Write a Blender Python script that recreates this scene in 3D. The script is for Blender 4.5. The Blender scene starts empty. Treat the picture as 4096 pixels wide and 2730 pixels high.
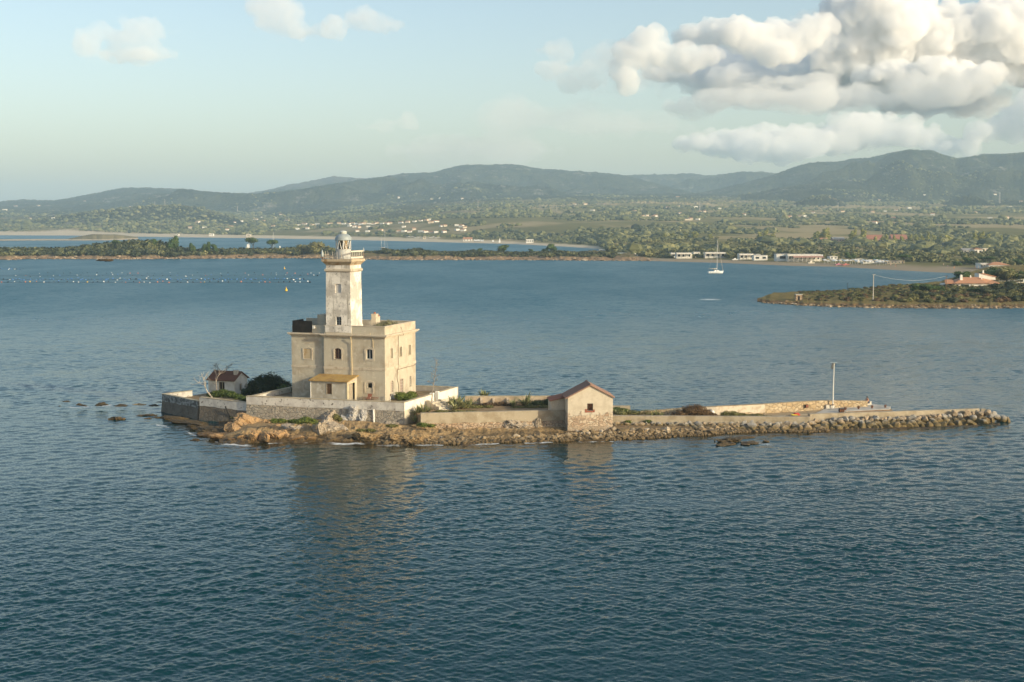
# tuned values
SUN_E = 3.6; SKY_S = .15; EXPO = 0.42
SKY_TINT = (1.04, 1.0, .97)
HAZE_C = (.60, .83, 1.0, 1); HAZE_D = 1.15e-4
WAVE = .68; WATER_R = .05; WATER_A = (.001, .026, .029); WATER_B = (.003, .092, .132)
CLOUD_G = -.35; VOL_B = 40
RIP_F = .45; RIP_M = .8
import bpy, bmesh, math, random
import numpy as np
from mathutils import Vector, Matrix

random.seed(7)
sc = bpy.context.scene
COL = sc.collection
R = math.radians

# ------------------------------------------------------------------ camera geometry
F, HOR, CX, CY, CAMZ = 5300.0, 890.0, 2048.0, 1365.0, 26.0
PITCH = math.atan((CY - HOR) / F)
SP, CP = math.sin(PITCH), math.cos(PITCH)

def ray(px, py):
    x, y = (px - CX) / F, -(py - CY) / F
    return (x, CP + SP * y, -SP + CP * y)
def W(px, py, z):                       # point at height z seen at that photo pixel
    d = ray(px, py); t = (z - CAMZ) / d[2]
    return Vector((d[0] * t, d[1] * t, z))
def WY(px, py, Y):                      # point at distance Y seen at that photo pixel
    d = ray(px, py); t = Y / d[1]
    return Vector((d[0] * t, Y, CAMZ + d[2] * t))
def Zr(py, Y):
    return WY(CX, py, Y).z
def Yr(py, z=0.0):
    return W(CX, py, z).y
def npYr(py, z=0.0):
    py = np.asarray(py, float); y = -(py - CY) / F
    return (z - CAMZ) / (-SP + CP * y) * (CP + SP * y)

# ------------------------------------------------------------------ object helpers
def tag(o, label=None, cat=None, group=None, kind=None):
    if label: o['label'] = label
    if cat: o['category'] = cat
    if group: o['group'] = group
    if kind: o['kind'] = kind
    return o
def thing(name, label, cat, loc=(0, 0, 0), rz=0.0, group=None):
    o = bpy.data.objects.new(name, None); COL.objects.link(o)
    o.empty_display_size = 0.3
    o.location = loc; o.rotation_euler = (0, 0, rz)
    return tag(o, label, cat, group)
def link_mesh(name, me, parent=None):
    o = bpy.data.objects.new(name, me); COL.objects.link(o)
    if parent is not None: o.parent = parent
    return o
def dup(root, loc=None, rz=None, label=None, group=None, scale=None, name=None):
    r = root.copy(); COL.objects.link(r)
    if loc is not None: r.location = loc
    if rz is not None: r.rotation_euler = (0, 0, rz)
    if label: r['label'] = label
    if group: r['group'] = group
    if scale is not None: r.scale = scale if hasattr(scale, '__len__') else (scale,) * 3
    for ch in list(root.children):
        c = ch.copy(); COL.objects.link(c); c.parent = r
        for g in list(ch.children):
            d = g.copy(); COL.objects.link(d); d.parent = c
    return r

def arr_mesh(name, V, quads=None, tris=None, mat=None, smooth=False, attrs=None):
    """mesh from numpy arrays"""
    me = bpy.data.meshes.new(name)
    V = np.asarray(V, np.float32)
    me.vertices.add(len(V)); me.vertices.foreach_set('co', V.ravel())
    idx = []; starts = []; tot = 0
    if quads is not None and len(quads):
        q = np.asarray(quads, np.int32); idx.append(q.ravel())
        starts.append(np.arange(len(q)) * 4 + tot); tot += q.size
    if tris is not None and len(tris):
        t = np.asarray(tris, np.int32); idx.append(t.ravel())
        starts.append(np.arange(len(t)) * 3 + tot); tot += t.size
    idx = np.concatenate(idx).astype(np.int32); starts = np.concatenate(starts).astype(np.int32)
    me.loops.add(len(idx)); me.loops.foreach_set('vertex_index', idx)
    me.polygons.add(len(starts)); me.polygons.foreach_set('loop_start', starts)
    if attrs:
        for k, a in attrs.items():
            at = me.attributes.new(k, 'FLOAT', 'POINT'); at.data.foreach_set('value', np.asarray(a, np.float32))
    me.update(calc_edges=True); me.validate()
    me.polygons.foreach_set('use_smooth', np.full(len(me.polygons), smooth, bool))
    if mat: me.materials.append(mat)
    return me

class MB:
    """collects shapes, builds ONE mesh object"""
    def __init__(s): s.v = []; s.f = []
    def add(s, vs, fs):
        n = len(s.v); s.v += [tuple(p) for p in vs]; s.f += [tuple(i + n for i in f) for f in fs]; return s
    def box(s, x0, x1, y0, y1, z0, z1):
        return s.add([(x0,y0,z0),(x1,y0,z0),(x1,y1,z0),(x0,y1,z0),(x0,y0,z1),(x1,y0,z1),(x1,y1,z1),(x0,y1,z1)],
                     [(0,3,2,1),(4,5,6,7),(0,1,5,4),(1,2,6,5),(2,3,7,6),(3,0,4,7)])
    def prism(s, poly, d0, d1):
        """poly: list of points (3-vectors); extruded from +d0 to +d1 (vectors)"""
        n = len(poly); a = [Vector(p) + Vector(d0) for p in poly]; b = [Vector(p) + Vector(d1) for p in poly]
        fs = [tuple(range(n))[::-1], tuple(range(n, 2*n))]
        fs += [(i, (i+1) % n, n + (i+1) % n, n + i) for i in range(n)]
        return s.add(a + b, fs)
    def tube(s, pts, r, n=8, cap=True):
        pts = [Vector(p) for p in pts]; rs = r if hasattr(r, '__len__') else [r] * len(pts)
        base = len(s.v); vs = []; up = Vector((0, 0, 1))
        for i, p in enumerate(pts):
            d = (pts[min(i+1, len(pts)-1)] - pts[max(i-1, 0)]).normalized()
            a = d.cross(up if abs(d.z) < .9 else Vector((1, 0, 0))).normalized(); b = d.cross(a)
            for k in range(n):
                t = 2*math.pi*k/n; vs.append(p + (a*math.cos(t) + b*math.sin(t)) * rs[i])
        fs = []
        for i in range(len(pts)-1):
            for k in range(n):
                fs.append((i*n+k, i*n+(k+1) % n, (i+1)*n+(k+1) % n, (i+1)*n+k))
        if cap: fs += [tuple(range(n))[::-1], tuple(range((len(pts)-1)*n, len(pts)*n))]
        return s.add(vs, fs)
    def lathe(s, prof, c=(0, 0, 0), n=24):
        vs = []; c = Vector(c)
        for (r, z) in prof:
            for k in range(n):
                t = 2*math.pi*k/n; vs.append(c + Vector((r*math.cos(t), r*math.sin(t), z)))
        fs = []
        for i in range(len(prof)-1):
            for k in range(n): fs.append((i*n+k, i*n+(k+1) % n, (i+1)*n+(k+1) % n, (i+1)*n+k))
        fs += [tuple(range(n))[::-1], tuple(range((len(prof)-1)*n, len(prof)*n))]
        return s.add(vs, fs)
    def frustum(s, x0, x1, y0, y1, z0, z1, dx, dy):
        return s.add([(x0,y0,z0),(x1,y0,z0),(x1,y1,z0),(x0,y1,z0),(x0+dx,y0+dy,z1),(x1-dx,y0+dy,z1),(x1-dx,y1-dy,z1),(x0+dx,y1-dy,z1)],
                     [(0,3,2,1),(4,5,6,7),(0,1,5,4),(1,2,6,5),(2,3,7,6),(3,0,4,7)])
    def xf(s, M):
        s.v = [tuple(M @ Vector(p)) for p in s.v]; return s
    def build(s, name, mat, parent=None, smooth=False, bevel=0.0):
        me = bpy.data.meshes.new(name); me.from_pydata(s.v, [], s.f)
        bm = bmesh.new(); bm.from_mesh(me); bmesh.ops.recalc_face_normals(bm, faces=bm.faces)
        if bevel: bmesh.ops.bevel(bm, geom=bm.edges[:], offset=bevel, segments=1, affect='EDGES', clamp_overlap=True)
        bm.to_mesh(me); bm.free()
        if smooth: me.polygons.foreach_set('use_smooth', [True]*len(me.polygons))
        mats = mat if isinstance(mat, (list, tuple)) else [mat]
        for m in mats: me.materials.append(m)
        return link_mesh(name, me, parent)

# ------------------------------------------------------------------ numpy noise
def _hash(ix, iy, seed):
    h = (ix.astype(np.int64) * 374761393 + iy.astype(np.int64) * 668265263 + seed * 974711) & 0xffffffff
    h = ((h ^ (h >> 13)) * 1274126177) & 0xffffffff
    return ((h ^ (h >> 16)) & 0xffff) / 65535.0
def vnoise(x, y, seed=0):
    ix, iy = np.floor(x), np.floor(y); fx, fy = x - ix, y - iy
    fx = fx*fx*(3-2*fx); fy = fy*fy*(3-2*fy)
    a = _hash(ix, iy, seed); b = _hash(ix+1, iy, seed); c = _hash(ix, iy+1, seed); d = _hash(ix+1, iy+1, seed)
    return (a*(1-fx)+b*fx)*(1-fy) + (c*(1-fx)+d*fx)*fy
def fbm(x, y, oct=4, seed=0):
    s = 0; a = .5; t = 0
    for i in range(oct):
        s = s + a*vnoise(x*2**i, y*2**i, seed+i*17); t += a; a *= .5
    return s / t
def ridged(x, y, oct=4, seed=0):
    s = 0; a = .5; t = 0
    for i in range(oct):
        s = s + a*(1-np.abs(2*vnoise(x*2**i, y*2**i, seed+i*13)-1)); t += a; a *= .5
    return s / t
def interp(pts, x):
    p = np.array(pts, float); return np.interp(x, p[:, 0], p[:, 1])
def sstep(a, b, x):
    t = np.clip((x-a)/(b-a), 0, 1); return t*t*(3-2*t)

# ------------------------------------------------------------------ materials
def new_mat(name):
    m = bpy.data.materials.new(name); m.use_nodes = True
    nt = m.node_tree; nt.nodes.clear()
    out = nt.nodes.new('ShaderNodeOutputMaterial'); b = nt.nodes.new('ShaderNodeBsdfPrincipled')
    nt.links.new(b.outputs[0], out.inputs[0])
    return m, nt, b
class G:
    """tiny node-graph writer"""
    def __init__(s, nt): s.nt = nt; s._c = {}
    def n(s, t, **kw):
        x = s.nt.nodes.new(t)
        for k, v in kw.items(): setattr(x, k, v)
        return x
    def set(s, sock, v):
        if v is None: return
        if hasattr(v, 'is_output'): s.nt.links.new(v, sock)
        elif isinstance(v, (tuple, list)) and len(v) == 3 and sock.type == 'RGBA': sock.default_value = (*v, 1)
        else: sock.default_value = v
    def math(s, op, a, b=None, c=None, clamp=False):
        x = s.n('ShaderNodeMath', operation=op, use_clamp=clamp)
        s.set(x.inputs[0], a); s.set(x.inputs[1], b)
        if c is not None: s.set(x.inputs[2], c)
        return x.outputs[0]
    def coord(s, which='Object'):
        if which not in s._c: s._c[which] = s.n('ShaderNodeTexCoord').outputs[which]
        return s._c[which]
    def map(s, v, scale=(1, 1, 1), rot=(0, 0, 0), loc=(0, 0, 0)):
        x = s.n('ShaderNodeMapping'); s.set(x.inputs[0], v); x.inputs['Scale'].default_value = scale
        x.inputs['Rotation'].default_value = rot; x.inputs['Location'].default_value = loc; return x.outputs[0]
    def noise(s, scale, detail=5, rough=.55, v=None, dist=0.0):
        x = s.n('ShaderNodeTexNoise'); s.set(x.inputs['Vector'], v if v is not None else s.coord())
        x.inputs['Scale'].default_value = scale; x.inputs['Detail'].default_value = detail
        x.inputs['Roughness'].default_value = rough; x.inputs['Distortion'].default_value = dist
        return x.outputs['Fac']
    def vor(s, scale, feature='F1', v=None, out='Distance', rnd=1.0):
        x = s.n('ShaderNodeTexVoronoi', feature=feature); s.set(x.inputs['Vector'], v if v is not None else s.coord())
        x.inputs['Scale'].default_value = scale; x.inputs['Randomness'].default_value = rnd
        return x.outputs[out]
    def ramp(s, v, lo, hi, a=0.0, b=1.0, smooth=True):
        x = s.n('ShaderNodeMapRange', interpolation_type='SMOOTHSTEP' if smooth else 'LINEAR'); s.set(x.inputs[0], v)
        for i, q in zip((1, 2, 3, 4), (lo, hi, a, b)): s.set(x.inputs[i], q)
        return x.outputs[0]
    def mix(s, f, a, b, mode='MIX'):
        x = s.n('ShaderNodeMix', data_type='RGBA', blend_type=mode)
        s.set(x.inputs[0], f); s.set(x.inputs[6], a); s.set(x.inputs[7], b); return x.outputs[2]
    def cramp(s, v, stops):
        x = s.n('ShaderNodeValToRGB'); s.set(x.inputs[0], v); el = x.color_ramp.elements
        while len(el) < len(stops): el.new(.5)
        for e, (p, c) in zip(el, stops): e.position = p; e.color = (*c, 1)
        return x.outputs[0]
    def bump(s, h, strength=.5, dist=.05, normal=None):
        x = s.n('ShaderNodeBump'); s.set(x.inputs['Height'], h); x.inputs['Strength'].default_value = strength
        x.inputs['Distance'].default_value = dist
        if normal is not None: s.set(x.inputs['Normal'], normal)
        return x.outputs[0]

def rough_mat(name, base, layers=(), rough=.85, bump=None, spec=.3, isl=0.0, metal=0.0):
    """layers: (scale, colour, lo, hi[, stretch]); bump: (scale, strength, distance)"""
    m, nt, b = new_mat(name); g = G(nt); c = base
    if isl:
        r = g.n('ShaderNodeNewGeometry').outputs['Random Per Island']
        c = g.mix(r, tuple(x*(1-isl) for x in base), tuple(min(1, x*(1+isl)) for x in base))
    for L in layers:
        v = g.map(g.coord(), L[4]) if len(L) > 4 else None
        c = g.mix(g.ramp(g.noise(L[0], 6, .6, v), L[2], L[3]), c, L[1])
    g.set(b.inputs['Base Color'], c); b.inputs['Roughness'].default_value = rough
    b.inputs['Specular IOR Level'].default_value = spec; b.inputs['Metallic'].default_value = metal
    if bump: g.set(b.inputs['Normal'], g.bump(g.noise(bump[0], 8, .65), bump[1], bump[2]))
    return m

def masonry(name, stones, mortar, scale=2.0, gap=.06, stain=None, squash=1.5, bumpd=.05, mort_noise=.5):
    """rubble wall: irregular stones in mortar"""
    m, nt, b = new_mat(name); g = G(nt)
    v0 = g.coord(); wob = g.n('ShaderNodeTexNoise'); g.set(wob.inputs['Vector'], v0); wob.inputs['Scale'].default_value = scale*.9
    vm = g.n('ShaderNodeVectorMath', operation='MULTIPLY_ADD'); g.set(vm.inputs[0], wob.outputs['Color']); vm.inputs[1].default_value = (.25/scale*1.6,)*3; g.set(vm.inputs[2], v0)
    v = g.map(vm.outputs[0], (1, 1, squash))
    d = g.vor(scale, 'DISTANCE_TO_EDGE', v); col = g.vor(scale, 'F1', v, 'Color')
    sep = g.n('ShaderNodeSeparateColor'); g.set(sep.inputs[0], col)
    c = g.cramp(sep.outputs[0], [(i/(len(stones)-1), s) for i, s in enumerate(stones)])
    c = g.mix(g.ramp(g.noise(9, 6, .7), .35, .7, 0, .5), c, tuple(x*.55 for x in stones[0]))
    mm = g.ramp(d, gap*.3, gap, 1, 0)
    cover = g.ramp(g.noise(.9, 4, .6), mort_noise-.08, mort_noise+.08)      # places where mortar covers the stones
    c = g.mix(g.math('MAXIMUM', mm, cover) if mort_noise < 1 else mm, c, mortar)
    if stain: c = g.mix(g.ramp(g.noise(.55, 6, .65), stain[1], stain[2]), c, stain[0])
    g.set(b.inputs['Base Color'], c); b.inputs['Roughness'].default_value = .9; b.inputs['Specular IOR Level'].default_value = .2
    h = g.math('ADD', g.ramp(d, 0, gap*2.2), g.math('MULTIPLY', g.noise(12, 6, .7), .5))
    g.set(b.inputs['Normal'], g.bump(h, .9, bumpd))
    return m

def leaf_mat(name, cols, rough=.6, trans=.0, patch=None):
    m, nt, b = new_mat(name); g = G(nt)
    r = g.n('ShaderNodeNewGeometry').outputs['Random Per Island']
    c = g.cramp(r, [(i/(len(cols)-1), s) for i, s in enumerate(cols)])
    if patch: c = g.mix(g.ramp(g.noise(patch[0], 3, .5), .45, .6), c, patch[1])
    g.set(b.inputs['Base Color'], c); b.inputs['Roughness'].default_value = rough; b.inputs['Specular IOR Level'].default_value = .25
    return m

# ------------------------------------------------------------------ foliage
def quad_leaves(P, N, size, rng, aspect=.6, twist=.6):
    """one small leaf quad at each point P facing about N"""
    n = len(P); Nn = N + rng.normal(0, twist, (n, 3)); Nn /= np.linalg.norm(Nn, axis=1)[:, None] + 1e-9
    A = np.cross(Nn, rng.normal(0, 1, (n, 3))); A /= np.linalg.norm(A, axis=1)[:, None] + 1e-9
    Bv = np.cross(Nn, A); s = (size * rng.uniform(.6, 1.35, n))[:, None]
    V = np.stack([P - A*s, P - Bv*s*aspect, P + A*s, P + Bv*s*aspect], 1).reshape(-1, 3)
    return V, np.arange(4*n).reshape(-1, 4)
def crown_arrays(blobs, n, size, rng, aspect=.6, core=True):
    """blobs: (cx,cy,cz,rx,ry,rz); leaf quads through the outer shell of every blob, plus a ragged core"""
    Vs = []; Qs = []; off = 0
    w = np.array([b[3]*b[4]+b[4]*b[5] for b in blobs]); w = w/w.sum()
    for b, k in zip(blobs, w):
        m = max(6, int(n*k)); d = rng.normal(0, 1, (m, 3)); d /= np.linalg.norm(d, axis=1)[:, None]
        ph = rng.uniform(0, 6, 6)
        lump = 1 + .16*np.sin(d[:, 0]*5+ph[0])*np.sin(d[:, 1]*5+ph[1]) + .12*np.sin(d[:, 2]*7+ph[2]+d[:, 0]*4)
        r = (rng.uniform(.45, 1, m)**.45*lump)[:, None]
        P = np.array(b[:3]) + d*r*np.array(b[3:6])
        V, Q = quad_leaves(P, d, size, rng, aspect); Vs.append(V); Qs.append(Q+off); off += len(V)
        if core:
            V, Q = sph_quads(6, 8); L = 1 + .15*rng.normal(0, 1, len(V))
            V = V*L[:, None]*np.array(b[3:6])*.68 + np.array(b[:3]); Vs.append(V); Qs.append(Q+off); off += len(V)
    return np.concatenate(Vs), np.concatenate(Qs)
def sph_quads(nr, ns):
    V = []; Q = []
    for i in range(nr+1):
        t = math.pi*(i+.02)/(nr+.04)
        for k in range(ns):
            p = 2*math.pi*k/ns; V.append((math.sin(t)*math.cos(p), math.sin(t)*math.sin(p), math.cos(t)))
    for i in range(nr):
        for k in range(ns): Q.append((i*ns+k, (i+1)*ns+k, (i+1)*ns+(k+1) % ns, i*ns+(k+1) % ns))
    return np.array(V), np.array(Q)
def foliage(name, blobs, n, size, mat, rng, parent=None, aspect=.6, core=True):
    V, Q = crown_arrays(blobs, n, size, rng, aspect, core)
    return link_mesh(name, arr_mesh(name, V, Q, None, mat), parent)
def replicate(tV, tQ, P, S, rng, tilt=True):
    """many copies of a template as one array: P (n,3), S (n,3) scale"""
    n = len(P); a = rng.uniform(0, 2*math.pi, n); c, s = np.cos(a), np.sin(a)
    X = tV[None, :, :]*S[:, None, :]
    V = np.stack([X[..., 0]*c[:, None]-X[..., 1]*s[:, None], X[..., 0]*s[:, None]+X[..., 1]*c[:, None], X[..., 2]], -1) + P[:, None, :]
    Q = tQ[None]+(np.arange(n)*len(tV))[:, None, None]
    return V.reshape(-1, 3), Q.reshape(-1, tQ.shape[1])
# ================================================================== camera, light, sky
cam = bpy.data.cameras.new('camera'); camo = bpy.data.objects.new('camera', cam); COL.objects.link(camo)
cam.sensor_width = 36.0; cam.sensor_fit = 'HORIZONTAL'; cam.lens = F/4096*36.0
cam.clip_start = .5; cam.clip_end = 60000
camo.location = (0, 0, CAMZ); camo.rotation_euler = (R(90)-PITCH, 0, 0)
sc.camera = camo
SUN_EL, SUN_AZ = R(18), R(124)          # azimuth clockwise from +Y
sdir = Vector((math.cos(SUN_EL)*math.sin(SUN_AZ), math.cos(SUN_EL)*math.cos(SUN_AZ), math.sin(SUN_EL)))
sun = bpy.data.lights.new('sun', 'SUN'); sun.energy = SUN_E; sun.angle = R(.5); sun.color = (1.0, .865, .60)
suno = bpy.data.objects.new('sun', sun); COL.objects.link(suno)
suno.rotation_euler = sdir.to_track_quat('Z', 'Y').to_euler(); suno.location = (60, -40, 120)

wd = bpy.data.worlds.new('World'); sc.world = wd; wd.use_nodes = True
nt = wd.node_tree; nt.nodes.clear(); g = G(nt)
out = g.n('ShaderNodeOutputWorld'); bg = g.n('ShaderNodeBackground'); nt.links.new(bg.outputs[0], out.inputs[0])
sky = g.n('ShaderNodeTexSky', sky_type='NISHITA'); sky.sun_disc = False; sky.sun_elevation = SUN_EL; sky.sun_rotation = SUN_AZ
sky.air_density = 1.0; sky.dust_density = 1.8; sky.ozone_density = 1.0; sky.altitude = 20

skyc = g.mix(1.0, sky.outputs[0], SKY_TINT, 'MULTIPLY')
final = skyc
g.set(bg.inputs[0], final); bg.inputs[1].default_value = SKY_S

sc.view_settings.view_transform = 'Standard'; sc.view_settings.look = 'None'; sc.view_settings.gamma = 1; sc.view_settings.exposure = EXPO
try: sc.view_settings.use_curve_mapping = False
except Exception: pass
sc.render.engine = 'CYCLES'
cy = sc.cycles; cy.use_denoising = True; cy.max_bounces = 16; cy.diffuse_bounces = 3; cy.glossy_bounces = 3; cy.volume_bounces = VOL_B; cy.transmission_bounces = 3
cy.use_adaptive_sampling = False; cy.caustics_reflective = False; cy.caustics_refractive = False
try: cy.denoiser = 'OPENIMAGEDENOISE'; cy.denoising_prefilter = 'ACCURATE'
except Exception: pass

# ================================================================== haze (the air)
def haze_box():
    m = bpy.data.materials.new('air'); m.use_nodes = True; t = m.node_tree; t.nodes.clear()
    o = t.nodes.new('ShaderNodeOutputMaterial'); v = t.nodes.new('ShaderNodeVolumePrincipled')
    v.inputs['Color'].default_value = HAZE_C; v.inputs['Density'].default_value = HAZE_D; v.inputs['Anisotropy'].default_value = 0.0
    t.links.new(v.outputs[0], o.inputs['Volume'])
    b = MB(); b.box(-9000, 9000, -600, 13500, -4, 400); ob = b.build('haze', m)
    tag(ob, kind='stuff', label='thin pale air between the camera and the far hills'); return ob
haze_box()

# ================================================================== water
FRONT = [(560,1692),(640,1700),(700,1712),(790,1745),(870,1768),(950,1778),(1100,1768),(1250,1767),(1400,1770),(1550,1777),(1700,1777),(1850,1777),(2000,1770),(2200,1766),(2300,1764),(2450,1762),(2650,1752),(2850,1740),(3000,1729),(3240,1729),(3500,1718),(3700,1713),(3900,1706),(4000,1699),(4040,1690)]
def make_water():
    rng = np.random.default_rng(3)
    ua = np.concatenate([np.linspace(-1.6, -.52, 60)[:-1], np.linspace(-.52, .56, 1400), np.linspace(.56, 1.6, 60)[1:]])
    Y = [8.0]
    while Y[-1] < 62: Y.append(Y[-1]*1.03)
    while Y[-1] < 130: Y.append(Y[-1]*1.0014)
    while Y[-1] < 270: Y.append(Y[-1]*1.0022)
    while Y[-1] < 2600: Y.append(Y[-1]*1.009)
    while Y[-1] < 15000: Y.append(Y[-1]*1.08)
    Y = np.array([-700, -100] + Y)
    yy = np.where(Y < 8, 8, Y)
    X = yy[:, None]*ua[None, :]; YY = np.repeat(Y[:, None], len(ua), 1)
    Xf, Yf = X.ravel(), YY.ravel(); Z = np.zeros_like(Xf); DX = np.zeros_like(Xf); DY = np.zeros_like(Xf)
    sp = np.repeat(np.maximum(np.gradient(Y), yy*1.08/1400)[:, None], len(ua), 1).ravel()
    nw = 130; gust = np.clip(.15 + 1.7*fbm((Xf*.94+Yf*.34)/60, (Yf*.94-Xf*.34)/17, 4, 5)**1.15 + .5*(fbm((Xf*.9-Yf*.42)/34, (Yf*.9+Xf*.42)/9, 3, 15)-.5), .25, 1.7)
    for i in range(nw):
        L = .30*(3.4/.30)**((i+rng.uniform())/nw)
        th = R(-92) + rng.normal(0, .75) + (.35 if i % 3 else -.3)
        k = 2*math.pi/L; amp = WAVE*L*.0052*(1.0 if L < .9 else .5)*rng.lognormal(0, .45)
        filt = np.clip((L/sp-1.9)/2, 0, 1)
        ph = k*(Xf*math.cos(th)+Yf*math.sin(th)) + rng.uniform(0, 6.28)
        w = amp*filt; Z += w*np.sin(ph); c = w*np.cos(ph)*.8; DX += c*math.cos(th); DY += c*math.sin(th)
    Z *= gust; DX *= gust; DY *= gust
    px = CX + F*Xf/np.maximum(Yf, 1)*0.998
    yf = npYr(interp(FRONT, px)); dist = yf - Yf
    inside = (px > 560) & (px < 4060) & (Yf < 200)
    sh = np.where(inside & (dist > -8), np.exp(-np.clip(dist, 0, 60)/5.5), 0)
    sh = sh*sstep(500, 900, px)*sstep(4200, 3300, px)
    fo = np.where(inside & (dist > -3) & (dist < 9), np.exp(-np.abs(dist-.8)/1.3), 0)*sstep(3900, 2000, px)*np.clip(1.6*vnoise(px/45, Yf*0, 4)-.45, 0, .75)
    spots = [(925,1778,2.2,.75),(985,1784,1.6,.7),(1330,1772,2.0,.7),(1375,1776,2.4,.9),(1430,1772,1.8,.7),(300,1630,1.6,.8),(345,1629,1.6,.7),(425,1623,1.8,.7),(510,1618,1.8,.6),(580,1612,1.2,.5),(660,1712,1.1,.8),(715,1712,.9,.5),(792,1695,.8,.8),(2840,1199,6.0,.8),(2812,1200,3,.7),(3055,1778,2.0,.6),(1700,1780,2.5,.7),(440,1676,1.0,.5),(1560,1782,3,.6)]
    for (a, b, r, w_) in spots:
        p = W(a, b, 0); fo = np.maximum(fo, min(w_, .8)*np.exp(-(((Xf-p.x)/r)**2+((Yf-p.y)/(r*(.55 if b > 1300 else .9)))**2)))
    calm = 1-.5*np.clip(sh, 0, 1)
    V = np.stack([Xf+DX*calm, Yf+DY*calm, Z*calm], 1)
    nr, ncol = len(Y), len(ua); I = np.arange(nr*ncol).reshape(nr, ncol)
    Q = np.stack([I[:-1, :-1], I[:-1, 1:], I[1:, 1:], I[1:, :-1]], -1).reshape(-1, 4)
    m, nt, b = new_mat('sea'); g = G(nt)
    geo = g.n('ShaderNodeNewGeometry').outputs['Position']
    a1 = g.n('ShaderNodeAttribute', attribute_name='shallow').outputs['Fac']; a2 = g.n('ShaderNodeAttribute', attribute_name='foam').outputs['Fac']
    big = g.noise(.011, 4, .55, g.map(geo, (1, .35, 1)))
    sy = g.n('ShaderNodeSeparateXYZ'); g.set(sy.inputs[0], geo)          # base colour darker near, bluer far, standing in for reflected sky
    col = g.mix(g.math('ADD', g.ramp(sy.outputs[1], 130, 430, 0, .75), g.math('MULTIPLY', big, .25)), WATER_A, WATER_B)
    bed = g.mix(g.ramp(g.noise(.35, 4, .6, geo), .4, .62), (.060, .040, .014), (.016, .022, .012))
    col = g.mix(g.ramp(a1, .12, .85), col, bed)
    fm = g.ramp(g.math('ADD', g.math('MULTIPLY', a2, .62), g.math('MULTIPLY', g.noise(1.3, 7, .72, g.map(geo, (1, 1.7, 1)), .4), .75)), .64, .88)
    fm = g.math('MULTIPLY', fm, g.ramp(a2, .03, .2))
    col = g.mix(fm, col, (.78, .8, .78))
    g.set(b.inputs['Base Color'], col); b.inputs['IOR'].default_value = 1.30; b.inputs['Specular IOR Level'].default_value = .20
    cd = g.n('ShaderNodeVectorMath', operation='LENGTH'); g.set(cd.inputs[0], geo)
    g.set(b.inputs['Roughness'], g.math('MAXIMUM', g.math('MULTIPLY', g.ramp(cd.outputs['Value'], 110, 520, WATER_R, .37), g.ramp(g.noise(.02, 6, .65, g.map(geo, (.6, .22, 1))), .3, .7, .86, 1.12)), g.math('MULTIPLY', fm, .8)))
    near = g.ramp(cd.outputs['Value'], 60, 420)          # short waves the mesh no longer carries
    gust = g.ramp(g.noise(.013, 5, .6, g.map(geo, (.8, .30, 1), (0, 0, .12))), .3, .7, .55, 1.25)
    def slope(scale, amt, rot):
        x = g.n('ShaderNodeTexNoise'); g.set(x.inputs['Vector'], g.map(geo, (1, 1.8, 1), (0, 0, rot))); x.inputs['Scale'].default_value = scale
        x.inputs['Detail'].default_value = 3; x.inputs['Roughness'].default_value = .6; x.inputs['Distortion'].default_value = .3
        y = g.n('ShaderNodeVectorMath', operation='SUBTRACT'); g.set(y.inputs[0], x.outputs['Color']); y.inputs[1].default_value = (.5, .5, .5)
        z = g.n('ShaderNodeVectorMath', operation='MULTIPLY'); g.set(z.inputs[0], y.outputs[0]); z.inputs[1].default_value = (amt*.7, amt, 0); return z.outputs[0]
    def vadd(a, b_):
        x = g.n('ShaderNodeVectorMath', operation='ADD'); g.set(x.inputs[0], a); g.set(x.inputs[1], b_); return x.outputs[0]
    def vscl(a, f):
        x = g.n('ShaderNodeVectorMath', operation='SCALE'); g.set(x.inputs[0], a); g.set(x.inputs['Scale'], f); return x.outputs[0]
    fine = slope(4.6, RIP_F, .2)
    mid = vscl(vadd(slope(.85, RIP_M, -.15), slope(.22, RIP_M*.7, .1)), near)
    nrm = vadd(g.n('ShaderNodeNewGeometry').outputs['Normal'], vscl(vadd(fine, mid), gust))
    nn = g.n('ShaderNodeVectorMath', operation='NORMALIZE'); g.set(nn.inputs[0], nrm)
    g.set(b.inputs['Normal'], nn.outputs[0])
    o = link_mesh('water', arr_mesh('water', V, Q, None, m, True, {'shallow': sh, 'foam': fo}))
    return tag(o, kind='structure')
make_water()

# ================================================================== mainland and hills
SHORE = [(-1400,930),(-400,934),(0,942),(300,943),(650,949),(1000,953),(1350,959),(1700,968),(2050,977),(2250,987),(2390,996),(2430,1020),(2460,1042),(2600,1045),(2900,1053),(3150,1064),(3350,1068),(3600,1083),(3820,1094),(4100,1112),(4500,1135),(5600,1180)]
R1 = [(-1400,820),(-300,814),(0,812),(100,803),(226,806),(348,787),(440,768),(505,756),(609,754),(731,759),(830,770),(905,776),(1010,779),(1120,772),(1219,760),(1393,732),(1500,717),(1619,700),(1723,698),(1790,680),(1845,668),(1950,666),(2054,665),(2159,682),(2263,689),(2437,701),(2507,711),(2700,760),(2900,800),(3200,830),(5600,850)]
R2 = [(-1400,900),(600,870),(850,800),(950,780),(1045,771),(1184,740),(1340,712),(1420,716),(1480,719),(1600,735),(1800,760),(2100,760),(2300,735),(2400,720),(2507,706),(2577,705),(2680,702),(2768,698),(2820,707),(2890,700),(2960,691),(3080,697),(3200,720),(3600,800),(5600,850)]
R3 = [(-1400,900),(2200,890),(2500,850),(2750,785),(2900,752),(3000,728),(3081,705),(3150,680),(3221,657),(3343,653),(3420,642),(3482,635),(3560,615),(3621,603),(3708,610),(3760,625),(3813,641),(3900,627),(4000,622),(4096,618),(4500,630),(5600,700)]
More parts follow.
